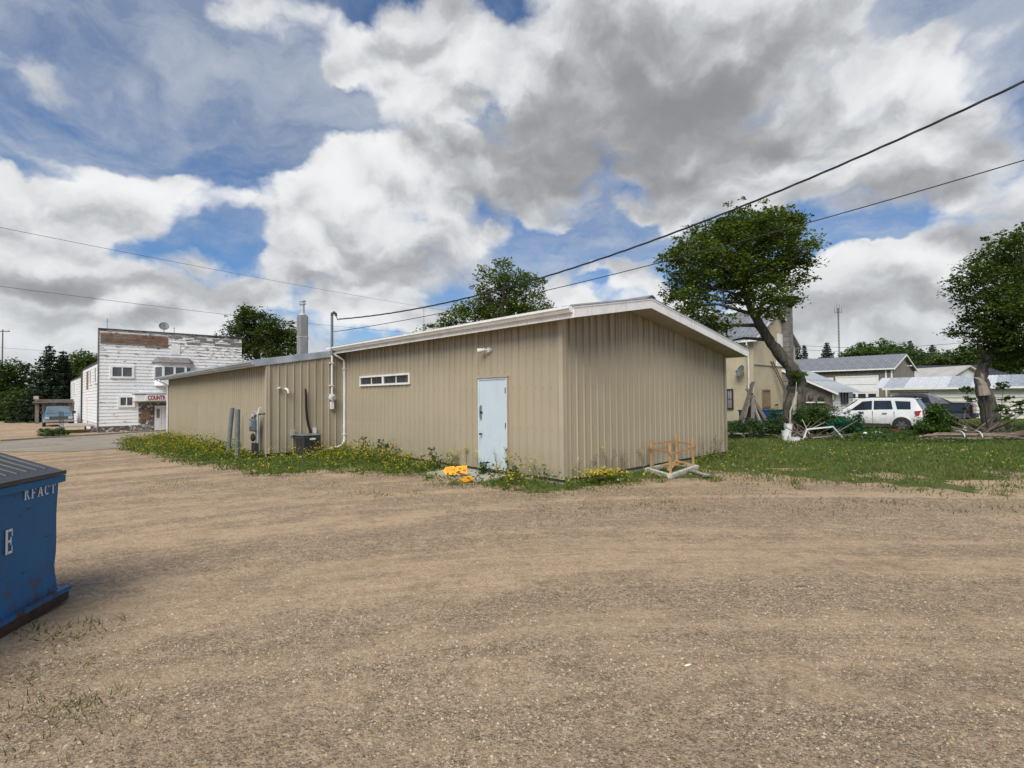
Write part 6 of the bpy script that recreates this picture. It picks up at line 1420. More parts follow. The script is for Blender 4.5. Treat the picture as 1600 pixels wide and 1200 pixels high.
BR = mat('dry_branch', (.21, .165, .125), .9, fn=grime((.24, .185, .14), (.12, .09, .07), 6, .7, use_obj=True)); BR2 = mat('reddish_branch', (.17, .105, .08), .9, fn=grime((.18, .11, .085), (.09, .06, .05), 6, .7, use_obj=True))
p = gg(1525, 689); bun = sticks('brush_bundle', (p.x + .3, p.y + .1, p.z), R(-7), 70, 4.4, .035, 'long bundle of dry branches tied with white cord at the right lawn edge', .30, [BR, BR, BR2])
for x in (-.75, -.15): 
    a = MB(); a.tube([(x + .02 * math.cos(t), .30 * math.cos(t), .17 + .20 * math.sin(t)) for t in np.linspace(0, 6.28, 13)], .018, 6); a.build('tie_cord', M['white_plastic'], bun)
p = gg(1573, 684); sticks('brush_heap', (p.x, p.y + .9, p.z), R(25), 30, 2.6, .035, 'loose heap of branches reaching up beside the right tree trunk', .7, [BR, BR2, M['wood_old']], 'heap')
p = gg(1268, 688); sticks('stick_heap', (p.x, p.y + .5, p.z), R(5), 46, 1.35, .026, 'tangled heap of bleached sticks at the foot of the leaning tree', .75, [BR, PL_, BR2, M['wood_old']], 'heap')
p = gg(1290, 688); o = MB(); o.tube([(-.9, 0, .02), (-.75, 0, .42), (.35, .05, .50), (.75, .0, .02)], .035, 7); o = o.build('bent_pipe', M['white_pipe'], smooth='auto'); o.location = (p.x, p.y, p.z); o.rotation_euler = (0, 0, .1); tag(o, 'bent white pipe over the stick heap by the round bush', 'pipe')
p = gg(1255, 684); a0 = (p.x, p.y, p.z); o = MB(); o.tube([(-.05, 0, 0), (.05, .0, .65), (.08, .0, 1.1), (.30, .02, 1.6), (.35, .0, 2.25)], [.035, .035, .03, .025, .012], 7); o = o.build('pale_pole', PL_, smooth='auto'); o.location = (gg(1233, 684).x, gg(1233, 684).y, gg(1233, 684).z); tag(o, 'bare pale crooked pole leaning on the leaning trunk', 'pole')
# low garden edging boards
for (xa, xb, yy, lab) in ((1137, 1160, 680, 'pale edging board nearest the metal building corner'), (1170, 1224, 684, 'long pale edging board below the blue bins')):
    a0, a1 = gg(xa, yy), gg(xb, yy + 1); d = a1 - a0; o = MB(); o.box(0, d.length, -.02, .02, 0, .12); o = o.build('edging_board', PL_); o.location = a0; o.rotation_euler = (0, 0, math.atan2(d.y, d.x)); tag(o, lab, 'edging')
# small white rags and tub lids along the far garden edge
for (px, py, r_, lab) in ((1352, 679, .10, 'small white rag in the ground cover below the white vehicle, left one'), (1370, 678, .26, 'larger white rag in the ground cover below the white vehicle')):
    p = gg(px, py); o = MB().ball((0, 0, .05), r_, r_ * .6, .07, 9, 5).build('rag', M['white_plastic'], smooth=True); o.location = p; tag(o, lab, 'rag')

# ------------------------------------------------------------------ overhead lines
CB = mat('black_cable', (.02, .02, .022), .7, fn=grime((.02, .02, .022), (.05, .05, .05), 3, .5, use_obj=True))
def cable(pts, r, label, twist=None, name='power_line'):
    o = empty(name, pts[0], 0, label, 'cable'); q0 = Vector(pts[0]); a = MB(); P = [Vector(p) - q0 for p in pts]
    if twist:
        for ph in (0, 2.1, 4.2):
            Q = []
            for i, p in enumerate(P):
                d = (P[min(i + 1, len(P) - 1)] - P[max(i - 1, 0)]).normalized(); x, y = frame(d); t = i * twist + ph; Q.append(p + (x * math.cos(t) + y * math.sin(t)) * r * 1.1)
            b = MB(); b.tube(Q, r, 5); b.build('strand', CB, o)
    else: a.tube(P, r, 5); a.build('wire', CB, o)
    return o
def cat3(A, B, sag, n=60): return [Vector(A).lerp(Vector(B), t) - Vector((0, 0, sag * 4 * t * (1 - t))) for t in np.linspace(0, 1, n)]
mh = bld_m @ Vector((-.45 + .24, LA - .17, 1.44 + 2.84))
cable(cat3(mh, at(1740, 60, 7.4), .80, 150), .011, 'thick twisted overhead cable from the service mast rising to the upper right', .55)
ml = bld_m @ Vector((-.43, LA - .15, 1.44 + 2.40))
cable(cat3(ml, at(1740, 208, 7.6), .32, 60), .010, 'thin lower overhead cable from the service mast to the right')
cable(cat3(at(-150, 325, 22), at(800, 500, 62), .35), .010, 'upper thin overhead wire crossing the left sky above the white building')
cable(cat3(at(-150, 427, 26), at(760, 527, 66), .5), .011, 'lower thin overhead wire crossing the left sky just over the roofs')
cable(cat3(at(-100, 534, 60), at(200, 553, 90), .3), .014, 'faint low wire at the far left above the trees')
cable(cat3(at(1235, 538, 60), at(1600, 524, 45), .7), .018, 'upper far wire between the cream house and the right tree')
cable(cat3(at(1235, 545, 60), at(1600, 545, 60), .5), .018, 'lower far wire between the cream house and the right tree')

# ------------------------------------------------------------------ vegetation
def leafmat(name, tr=0.35, rough=.6):
    m = bpy.data.materials.new(name); m.use_nodes = True; t = NT(m.node_tree); b = t.n['Principled BSDF']
    a = t.new('ShaderNodeAttribute', attribute_name='tint'); t.put(b.inputs['Base Color'], a.outputs['Color'])
    b.inputs['Roughness'].default_value = rough; b.inputs['Specular IOR Level'].default_value = .25
    tl = t.new('ShaderNodeBsdfTranslucent'); t.put(tl.inputs[0], t.mix(1.0, a.outputs['Color'], (1.3, 1.5, .5), 'MULTIPLY'))
    mx = t.new('ShaderNodeMixShader'); mx.inputs[0].default_value = tr; t.put(mx.inputs[1], b.outputs[0]); t.put(mx.inputs[2], tl.outputs[0])
    t.put(t.n['Material Output'].inputs[0], mx.outputs[0]); return m
LEAF = leafmat('leaf'); NEEDLE = leafmat('needle', .12, .7); GRASS = leafmat('grass_blade', .3)
def barkfn(c0, c1):
    def fn(t, b):
        p = obj_co(t); n = t.noise(t.vm('MULTIPLY', p, (7, 7, 1.6)), 1.0, 7, .7, .6); g = t.noise(p, 1.6, 4, .6)
        c = t.mix(t.mr(n, .38, .62), c0, c1); c = t.mix(t.mr(g, .52, .7, 0, .45), c, (.13, .13, .085))
        t.put(b.inputs['Base Color'], c); t.put(b.inputs['Normal'], t.bump(n, 1.0, .12))
    return fn
BARK = mat('rough_bark', (.1, .085, .07), .95, 0, .2, barkfn((.055, .047, .040), (.165, .145, .122)))
BARK2 = mat('pale_bark', (.14, .12, .1), .95, 0, .2, barkfn((.095, .083, .07), (.24, .215, .185)))
RAWW = mat('torn_wood', (.42, .36, .28), .9, fn=grime((.45, .39, .31), (.25, .2, .15), 5, .7, use_obj=True))

def unit(n): v = rng.normal(0, 1, (n, 3)); return v / np.linalg.norm(v, axis=1, keepdims=True)
def leaves(C, size, tint, up=.6, aspect=.55, var=.25):
    """one diamond per centre; returns verts, quads, colours"""
    n = len(C); N = unit(n); N[:, 2] = np.abs(N[:, 2]) + up; N /= np.linalg.norm(N, axis=1, keepdims=True)
    A = np.cross(N, unit(n)); A /= np.linalg.norm(A, axis=1, keepdims=True) + 1e-9; B = np.cross(N, A)
    s = size * (1 + var * rng.normal(0, 1, n).clip(-2, 2)); s = np.broadcast_to(s, (n,))[:, None]
    a, b = A * s * .5, B * s * .5 * aspect
    V = np.stack([C - a, C - b * 1 + N * s * .06, C + a, C + b + N * s * .06], 1).reshape(-1, 3)
    Fq = np.arange(n * 4).reshape(n, 4); return V, Fq, np.repeat(tint, 4, 0)
def tints(n, base, var=.25, yellow=.15):
    base = np.array(base); k = np.exp(rng.normal(0, var, (n, 1))); y = rng.random((n, 1)) * yellow
    c = base[None] * k; c[:, 0:1] *= 1 + y * 1.5; c[:, 1:2] *= 1 + y * .5; return c.clip(0.004, .8)
def join(parts):
    V, Fq, T = [], [], []; o = 0
    for v, f, t in parts: V.append(v); Fq.append(f + o); T.append(t); o += len(v)
    return np.concatenate(V), np.concatenate(Fq), np.concatenate(T)
def crown(blobs, n_clump, per, leaf, base, sig=.22, flat=.55, shell=.55, yellow=.15, var=.28, spray=.07):
    """blobs (x, y, z, rx, ry, rz) in the tree's own frame -> leaf mesh arrays and clump centres"""
    vol = np.array([b[3] * b[4] * b[5] for b in blobs]) ** .75; vol /= vol.sum(); parts = []; cc = []
    for b, w in zip(blobs, vol):
        m = max(3, int(n_clump * w)); d = unit(m); r = (shell + (1 - shell) * rng.random(m)) ; r = np.where(rng.random(m) < .25, rng.random(m), r)
        r *= 1 + .22 * (rng.random(m) ** 3); far_ = rng.random(m) < spray; r = np.where(far_, 1.08 + .38 * rng.random(m), r)
        c = np.array(b[:3]) + d * r[:, None] * np.array(b[3:]); cc.append(c)
        k = rng.integers(int(per * .5), int(per * 1.5), m); idx = np.repeat(np.arange(m), k)
        sc_ = ((.6 + .8 * rng.random(m)) * np.where(far_, .6, 1))[idx][:, None]
        P = c[idx] + unit(len(idx)) * (rng.random((len(idx), 1)) ** .45) * np.array([sig, sig, sig * flat]) * 1.75 * sc_
        ct = np.exp(rng.normal(0, .16, m))[idx][:, None]
        parts.append(leaves(P, leaf, tints(len(idx), base, var, yellow) * ct))
    V, Fq, T = join(parts); return V, Fq, T, np.concatenate(cc)
def px_blobs(org, D, bl, depth=1.0, seed=0):
    out = []; org = Vector(org)
    for i, b in enumerate(bl):
        px, py, rx, ry = b[:4]; dd = b[4] if len(b) > 4 else ((i * 37 % 11) / 10 - .5) * depth * 2
        p = at(px, py, D + dd) - org; s = (D + dd) / F; out.append((p.x, p.y, p.z, rx * s, (rx + ry) * .5 * s, ry * s))
    return out
def tree(name, px, py, D, trunk, bl, label, cat='tree', group=None, leaf=.12, clumps=300, per=30, base=(.035, .075, .018), bark=None, depth=1.2, sig=.24, nb=26, limbs=True, yellow=.15, shell=.55, z=None, extra=None, var=.28):
    """trunk: list of (px, py, radius m); everything is placed round one base point in the world"""
    b0 = at(px, py, D); zb = gzf(b0.x, b0.y) if z is None else z; org = (b0.x, b0.y, zb)
    o = empty(name, org, 0, label, cat, group); bark = bark or BARK
    T = []
    for q in trunk: p = at(q[0], q[1], D + (q[3] if len(q) > 3 else 0)) - Vector(org); T.append((p, q[2]))
    if T[0][0].z > -.1: T.insert(0, (Vector((T[0][0].x, T[0][0].y, -.25)), T[0][1] * 1.25))
    pts = []; rad = []
    for (p, r), (p2, r2) in zip(T[:-1], T[1:]):
        for k in range(5):
            t = k / 5; pts.append(p.lerp(p2, t) + Vector((random.uniform(-1, 1), random.uniform(-1, 1), 0)) * r * .10); rad.append(lerp(r, r2, t) * random.uniform(.93, 1.08))
    pts.append(T[-1][0]); rad.append(T[-1][1])
    a = MB(); a.tube(pts, rad, 14); a.build('trunk', bark, o, smooth=True)
    B = px_blobs(org, D, bl, depth)
    V, Fq, C, cc = crown(B, clumps, per, leaf, base, sig, yellow=yellow, shell=shell, var=var)
    link('crown', np_mesh('crown', V, Fq, LEAF, C), None, o)
    if limbs:
        tops = [(p, r) for p, r in zip(pts, rad)][len(pts) // 2:]
        for i, b in enumerate(B):
            s, r = min(tops, key=lambda q: (q[0] - Vector(b[:3])).length + (0.0 if q[0].z < b[2] else 3)); e = Vector(b[:3]); m_ = s.lerp(e, .5) + Vector((random.uniform(-.3, .3), random.uniform(-.3, .3), random.uniform(-.1, .4)))
            r0 = min(r * .55, .03 + .03 * (e - s).length); a = MB(); a.tube([s, m_, e], [r0, r0 * .6, r0 * .25], 7)
            for k in range(max(2, nb // len(B))):
                c = Vector(cc[rng.integers(0, len(cc))]); 
                if (c - e).length < max(b[3:]) * 1.3: a.tube([m_.lerp(e, random.random()), c.lerp(e, .3) + Vector((0, 0, -.05)), c], [r0 * .3, r0 * .18, .006], 4, cap=False)
            a.build('branch', bark, o, smooth=True)
    return o
# the big leaning tree over the cream house
lt_ = tree('leaning_tree', 1240, 650, 24.0, [(1243, 668, .56), (1240, 640, .47), (1245, 610, .39), (1244, 590, .37), (1234, 572, .28), (1205, 537, .22), (1187, 508, .20), (1172, 480, .15), (1160, 452, .10)],
    [(1085, 405, 42, 36), (1120, 385, 50, 38), (1165, 372, 55, 40), (1212, 362, 40, 36), (1245, 385, 30, 34), (1232, 350, 18, 18), (1193, 340, 16, 16), (1128, 428, 50, 34), (1075, 442, 32, 30), (1175, 420, 50, 36), (1222, 425, 36, 32), (1082, 478, 34, 28), (1110, 505, 36, 24), (1128, 535, 22, 16), (1205, 470, 36, 26), (1232, 468, 22, 14), (1060, 405, 20, 16), (1060, 455, 20, 12), (1150, 350, 24, 18), (1150, 468, 26, 14), (1196, 336, 11, 12), (1226, 337, 12, 13), (1248, 342, 8, 8), (1043, 402, 10, 5), (1045, 425, 10, 7), (1274, 385, 9, 8), (1268, 408, 8, 8), (1092, 362, 10, 8), (1048, 465, 9, 6), (1120, 352, 8, 7), (1165, 335, 9, 7), (1252, 440, 10, 7), (1246, 466, 9, 6)],
    'big leaning tree with bare trunk and rounded crown before the cream house', leaf=.155, clumps=1150, per=36, sig=.27, depth=1.6, nb=60, base=(.068, .108, .024), var=.35, yellow=.35)
pv = at(1246, 588, 23.6) - lt_.location
V, Fq, C, cc = crown([(pv.x, pv.y, pv.z, .34, .34, .30)], 26, 26, .10, (.07, .12, .02), .09); link('shoots', np_mesh('shoots', V, Fq, LEAF, C), None, lt_)
a = MB(); p_ = at(1241, 648, 23.45) - lt_.location; q_ = at(1245, 612, 23.5) - lt_.location; a.tube([p_, p_.lerp(q_, .5) + Vector((-.06, 0, 0)), q_], [.08, .10, .03], 6); a.build('torn_strip', RAWW, lt_)
rt_ = tree('broken_tree', 1550, 655, 24.0, [(1551, 664, .37), (1544, 635, .32), (1535, 605, .28), (1532, 588, .24), (1538, 568, .20), (1556, 542, .16), (1582, 515, .12), (1605, 470, .08)],
    [(1590, 372, 30, 18), (1570, 388, 34, 20), (1545, 412, 34, 22), (1520, 428, 26, 18), (1500, 442, 20, 11), (1480, 456, 12, 6), (1560, 445, 50, 30), (1600, 420, 50, 46), (1640, 450, 60, 70), (1535, 470, 38, 24), (1510, 470, 20, 10), (1585, 492, 50, 40), (1545, 505, 34, 22), (1520, 500, 20, 12), (1625, 520, 60, 50), (1560, 535, 34, 26), (1590, 552, 36, 26), (1524, 530, 16, 10), (1500, 524, 16, 7), (1484, 520, 10, 5), (1570, 565, 26, 12), (1660, 540, 50, 50)],
    'tree with dark layered foliage and a broken pale scarred trunk at the right edge', leaf=.15, clumps=1150, per=36, sig=.28, depth=1.5, nb=60, base=(.052, .088, .020), var=.35, yellow=.3, bark=BARK2)
a = MB(); s0 = at(1534, 600, 23.7) - rt_.location
a.tube([s0 + Vector((.10, 0, -.5)), s0, s0 + Vector((-.20, -.05, .22)), s0 + Vector((-.42, -.1, .30))], [.22, .17, .09, .02], 8); a.tube([s0, s0 + Vector((-.05, -.1, .35)), s0 + Vector((-.12, -.12, .5))], [.11, .07, .015], 6); a.build('broken_stub', RAWW, rt_)
# trees behind the metal building
tree('background_tree', 785, 560, 37.0, [(775, 640, .35), (778, 540, .28), (785, 470, .16), (788, 430, .06)],
    [(788, 420, 16, 16), (765, 432, 18, 16), (800, 440, 34, 22), (755, 450, 14, 10), (832, 455, 20, 24), (780, 470, 40, 24), (835, 485, 30, 22), (790, 495, 46, 26), (745, 490, 34, 22), (705, 503, 28, 16), (720, 488, 16, 12), (850, 500, 20, 16), (700, 540, 60, 30), (800, 540, 60, 30)],
    'bushy green tree rising behind the main roof with a lower lobe on the left', leaf=.19, clumps=900, per=32, sig=.34, base=(.070, .112, .024), depth=1.5, yellow=.35)
tree('background_tree', 405, 570, 47.0, [(405, 650, .3), (402, 560, .25), (398, 500, .1)],
    [(386, 492, 16, 14), (400, 505, 24, 18), (372, 512, 18, 14), (428, 515, 24, 18), (450, 525, 16, 18), (405, 530, 36, 20), (440, 545, 28, 18), (462, 520, 7, 8), (352, 523, 8, 5), (380, 548, 36, 16)],
    'dark rounded tree behind the grey flue, between it and the white building', leaf=.24, clumps=600, per=28, sig=.42, base=(.056, .085, .024), depth=1.8)
# left group
for px, py, D, tr_, bl, lab, bs in (
    (22, 640, 62, [(22, 655, .3), (25, 600, .12)], [(12, 578, 24, 16), (38, 590, 26, 20), (8, 610, 26, 26), (30, 630, 34, 26), (-20, 600, 30, 30)], 'broad leafy tree at the far left edge', (.05, .085, .025)),
    (50, 645, 58, [(50, 655, .2), (48, 630, .1)], [(40, 640, 26, 20), (68, 645, 20, 16), (18, 645, 24, 14)], 'low dark round tree below the spruces at the far left', (.035, .06, .018)),
    (138, 640, 66, [(135, 655, .3), (132, 580, .12)], [(128, 563, 20, 14), (148, 575, 16, 18), (115, 580, 18, 14), (135, 595, 26, 26), (120, 620, 22, 22)], 'mid green leafy tree between the spruces and the white building', (.075, .115, .03))):
    tree('background_tree', px, py, D, tr_, bl, lab, leaf=.34, clumps=460, per=24, sig=.55, base=bs, depth=1.5, nb=14)
def spruce(px, top, base_py, D, wpx, label, group=None, n=26, col_=(.024, .042, .020), dens=1.0):
    b0 = at(px, 600, D); zb = gzf(b0.x, b0.y); H = at(px, top, D).z - zb; rb = wpx * D / F / 2
    o = empty('spruce_tree', (b0.x, b0.y, zb), random.uniform(0, 6), label, 'spruce', group)
    a = MB(); a.tube([(0, 0, -.2), (0, 0, H * .6), (0, 0, H * .99)], [.05 * rb + .10, .07, .02], 7); a.build('trunk', BARK, o)
    parts = []; lay = int(H / .36)
    for k in range(lay):
        t = k / lay; z = .35 + (H - .35) * t; r = rb * (1 - t) ** .85 * random.uniform(.78, 1.12) + .12; nbh = max(5, int((5 + 9 * (1 - t)) * dens)); a0 = random.uniform(0, 6.28)
        for j in range(nbh):
            an_ = a0 + j * 6.283 / nbh + random.uniform(-.2, .2); L_ = r * random.uniform(.75, 1.12); m = max(10, int(L_ * 34))
            u = rng.random(m) ** .8; w = .26 * L_ * (1 - u) + .08
            P = np.stack([np.cos(an_) * u * L_ - np.sin(an_) * rng.normal(0, 1, m) * w, np.sin(an_) * u * L_ + np.cos(an_) * rng.normal(0, 1, m) * w, z - .16 * L_ * u + .10 * L_ * u ** 3 - np.abs(rng.normal(0, .16, m))], 1)
            parts.append(leaves(P, .32, tints(m, col_, .3, .1), up=.3, aspect=.45))
    V, Fq, C = join(parts); link('crown', np_mesh('crown', V, Fq, NEEDLE, C), None, o); return o
spruce(76, 536, 655, 56, 84, 'tallest dark spruce left of the white building')
spruce(98, 545, 655, 58, 62, 'second dark spruce, close on the right of the tallest one')
spruce(1293, 533, 575, 96, 66, 'lone dark spruce left of the radio tower', n=1); spruce(1258, 537, 575, 98, 46, 'small spruce just right of the cream house', dens=.8); spruce(1247, 536, 575, 96, 42, 'small spruce partly hidden by the cream house', dens=.8)
spruce(1424, 530, 575, 92, 48, 'far spruce above the tan garage gable', dens=.8); spruce(1458.5, 536, 575, 92, 62, 'far spruce between the garage and the right tree', dens=.8)
k_ = 0
for px, py, rx, ry, D, lab, bs in ((1345, 552, 28, 14, 84, 'low round tree right of the radio tower behind the garage roof', (.045, .075, .02)), (1382, 548, 30, 14, 82, 'broad round tree behind the garage ridge', (.045, .078, .02)), (1412, 556, 24, 16, 80, 'dense tree behind the garage gable end', (.035, .06, .018)), (1440, 562, 26, 16, 86, 'dark tree under the far spruce', (.03, .05, .016)),
    (1480, 562, 28, 12, 78, 'olive green tree behind the dark shingle roof', (.05, .07, .024)), (1515, 556, 26, 16, 76, 'tree behind the dark roof, next to the broken trunk', (.04, .065, .02)), (1560, 558, 30, 20, 78, 'far tree behind the broken tree trunk', (.035, .06, .018)), (1605, 556, 30, 22, 78, 'far tree at the right frame edge behind the white shed', (.035, .06, .018))):
    tree('far_tree', px, 590, D, [(px, 600, .3), (px, py, .12)], [(px - rx * .45, py + 2, rx * .6, ry * .75), (px + rx * .4, py + 3, rx * .6, ry * .7), (px, py - ry * .25, rx * .6, ry * .8), (px, py + 18, rx, ry * 1.1)], lab, leaf=.42, clumps=190, per=22, sig=.5, base=tuple(v * 1.6 for v in bs), depth=1.5, nb=8, group='trees beyond the garage')
# distant belt of woodland all round, one mass
n = 26000; an_ = rng.random(n) * 6.283; rr_ = 240 + 60 * rng.random(n); hh_ = 5 + 3.5 * vnoise(an_ * 30, an_ * 0, 1.0, 51) + 1.5 * vnoise(an_ * 140, an_ * 0, 1.0, 52)
P = np.stack([rr_ * np.cos(an_), rr_ * np.sin(an_), rng.random(n) ** .8 * hh_], 1)
V, Fq, T = leaves(P, 2.6, tints(n, (.035, .055, .022), .3, .1)); tag(link('far_woodland', np_mesh('far_woodland', V, Fq, LEAF, T)), 'low dark belt of distant woodland along the horizon', 'woodland', kind='stuff')

# bushes
def bush(name, px, py, D, bl, lab, leaf=.10, clumps=170, per=26, base=(.035, .075, .018), sig=.12, cat='bush', stems=9):
    b0 = at(px, py, D); zb = gzf(b0.x, b0.y); org = (b0.x, b0.y, zb); o = empty(name, org, 0, lab, cat)
    B = px_blobs(org, D, bl, .3); V, Fq, C, cc = crown(B, clumps, per, leaf, base, sig, shell=.6); link('foliage', np_mesh('foliage', V, Fq, LEAF, C), None, o)
    a = MB()
    for k in range(stems): c = Vector(cc[rng.integers(0, len(cc))]); a.tube([(random.uniform(-.1, .1), random.uniform(-.1, .1), -.05), c * .5 + Vector((0, 0, .05)), c], [.025, .018, .006], 5)
    a.build('stem', BARK, o); return o
bush('round_bush', 1278, 660, 22.6, [(1262, 652, 20, 18), (1286, 648, 24, 18), (1275, 663, 34, 18), (1298, 662, 14, 14)], 'dense round dark green bush right of the leaning trunk', clumps=330, leaf=.085, base=(.05, .10, .02))
bush('garden_bush', 1463, 668, 21.3, [(1462, 642, 11, 10), (1454, 658, 15, 12), (1472, 660, 13, 12), (1444, 670, 12, 7), (1466, 673, 22, 7)], 'leafy bush in front of the dark pickup and right of the white vehicle', clumps=300, leaf=.095, base=(.06, .12, .025))
gb = bush('netted_bush', 1325, 666, 21.8, [(1316, 662, 14, 10), (1334, 658, 13, 12), (1325, 668, 24, 8)], 'small bush under teal netting in front of the white vehicle', clumps=150, leaf=.075, base=(.035, .09, .04))
V, Fq, C, cc = crown(px_blobs(gb.location, 21.7, [(1312, 664, 15, 10), (1322, 668, 20, 8)], .2), 50, 30, .06, (.02, .17, .14), .12, shell=.9); link('netting', np_mesh('netting', V, Fq, LEAF, C), None, gb)
for px, py, D, bl, lab in ((1172, 678, 20.8, [(1150, 668, 18, 11), (1175, 666, 24, 12), (1200, 668, 20, 11)], 'long dark leafy garden row below the blue bins'), (1215, 676, 21.2, [(1210, 664, 12, 10), (1216, 675, 20, 9), (1212, 650, 8, 12)], 'green tuft between the garden row and the leaning trunk')):
    bush('garden_row', px, py, D, bl, lab, clumps=170, leaf=.07, base=(.045, .085, .025), stems=5, sig=.10)
for px, top, D, lab in ((1568, 603, 22.8, 'tallest leafy sapling right of the broken trunk'), (1588, 630, 22.4, 'leafy sapling farthest right before the white shed'), (1512, 608, 23.2, 'leafy shoot left of the broken trunk'), (1566, 640, 22.2, 'short leafy shoot just right of the broken trunk base')):
    b0 = at(px, 600, D); zb = gzf(b0.x, b0.y); o = empty('sapling', (b0.x - .1, b0.y, zb), 0, lab, 'sapling'); H = at(px, top, D).z - zb
    a = MB(); a.tube([(-.25, 0, 0), (-.05, .0, H * .5), (.1, 0, H)], [.02, .015, .006], 6); a.tube([(-.05, 0, H * .5), (.25, 0, H * .75)], [.012, .005], 5); a.build('stem', BARK2, o)
    V, Fq, C, cc = crown([(.1, 0, H, .26, .2, .16), (.25, 0, H * .76, .22, .2, .14), (-.05, 0, H * .6, .14, .12, .10)], 26, 12, .13, (.04, .09, .02), .07); link('foliage', np_mesh('foliage', V, Fq, LEAF, C), None, o)

# low ground cover along the garden edge
def scatter(n, keep, x0, x1, y0, y1):
    x = x0 + (x1 - x0) * rng.random(n); y = y0 + (y1 - y0) * rng.random(n); k = keep(x, y); return x[k], y[k]
GARD = [tuple(gg(*q)[:2]) for q in ((1130, 686), (1225, 686), (1300, 691), (1450, 694), (1600, 694), (1600, 672), (1450, 668), (1300, 664), (1130, 668))]
x, y = scatter(26000, lambda x, y: inpoly(GARD, x, y) & (vnoise(x, y, 1.2, 61) > -.35), 6, 26, 16, 26)
z = gz(x, y); n = len(x); hgt = .05 + .24 * (.5 + .5 * vnoise(x, y, 1.0, 62)) * rng.random(n)
V, Fq, T = leaves(np.stack([x, y, z + hgt], 1), .085, tints(n, (.04, .085, .022), .3, .2), up=1.0, aspect=.8); tag(link('ground_cover', np_mesh('ground_cover', V, Fq, LEAF, T)), 'low leafy ground cover along the garden edge', 'ground cover', kind='stuff')

# grass and weeds
def blades(x, y, h, w, tint, lean=.45):
    n = len(x); z = gz(x, y); a = rng.random(n) * 6.283; d = np.stack([np.cos(a), np.sin(a)], 1); l = rng.normal(0, lean, (n, 2)) * h[:, None]
    b = np.stack([x, y, z], 1); s = np.zeros((n, 3)); s[:, :2] = d * w[:, None] * .5
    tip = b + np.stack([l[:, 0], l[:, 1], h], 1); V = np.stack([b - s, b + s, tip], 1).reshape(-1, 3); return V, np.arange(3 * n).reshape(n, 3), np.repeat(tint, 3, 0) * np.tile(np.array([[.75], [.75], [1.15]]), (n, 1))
def lawn_d(x, y): return edge_dist(LAWN, x, y) + 0.35 * vnoise(x, y, 1.1, 5) + 0.2 * vnoise(x, y, 3.3, 6)
bldpoly = [tuple((bld_m @ Vector(q))[:2]) for q in ((0, 0, 0), (WB, 0, 0), (WB, LB, 0), (PB, LB, 0), (PB, LA, 0), (0, LA, 0))]
slabp = [tuple((bld_m @ Vector(q))[:2]) for q in ((-.95, 1.5, 0), (0, 1.5, 0), (0, 3.3, 0), (-1.05, 3.3, 0))]
def patchy(x, y):
    d = lawn_d(x, y); far = np.hypot(x, y) < 75
    yard = (x > 4.0) & (y < 13)
    p = sstep(-.3, .5, d) * np.where(yard, sstep(.2, 3.2, d + 1.2 * vnoise(x, y, .8, 71)) * .9 + .06, 1.0)
    return far & (rng.random(len(x)) < p) & ~inpoly(bldpoly, x, y) & ~inpoly(slabp, x, y)
x1_, y1_ = scatter(330000, patchy, -19, 30, 8, 28)
x2_, y2_ = scatter(60000, patchy, 4, 60, 26, 60)
x = np.concatenate([x1_, x2_]); y = np.concatenate([y1_, y2_]); n = len(x); dist = np.hypot(x, y)
g = vnoise(x, y, .5, 81) * .5 + vnoise(x, y, 2.3, 82) * .5
h = (.035 + .055 * rng.random(n)) * (1 + .5 * g) * (1 + sstep(18, 40, dist) * .8); w = .006 + .0009 * dist
c0 = tints(n, (.078, .145, .028), .25, .4); dry = (rng.random(n) < .10 + .15 * (g > .25))[:, None]; c0 = np.where(dry, tints(n, (.20, .185, .09), .2, .2), c0)
V, Fq, T = blades(x, y, h, w, c0); tag(link('grass', np_mesh('grass', V, Fq, GRASS, T)), 'short green grass of the back yard and verges', 'grass', kind='stuff')
print('grass', n)
x0_, y0_ = scatter(420, lambda x, y: (lawn_d(x, y) > -.3) & ~inpoly(bldpoly, x, y) & ~inpoly(slabp, x, y), 3, 24, 8.6, 20)
k = 42; x = np.repeat(x0_, k) + rng.normal(0, .07, len(x0_) * k); y = np.repeat(y0_, k) + rng.normal(0, .06, len(x0_) * k); n = len(x)
V, Fq, T = blades(x, y, np.repeat(.07 + .12 * rng.random(len(x0_)), k) * (.6 + .5 * rng.random(n)), .010 + 0 * x, np.where(rng.random((n, 1)) < .3, tints(n, (.24, .22, .11), .2, .2), tints(n, (.075, .13, .028), .3, .4)), .5)
tag(link('long_tufts', np_mesh('long_tufts', V, Fq, GRASS, T)), 'longer tufts of grass dotted over the back yard', 'grass', kind='stuff')
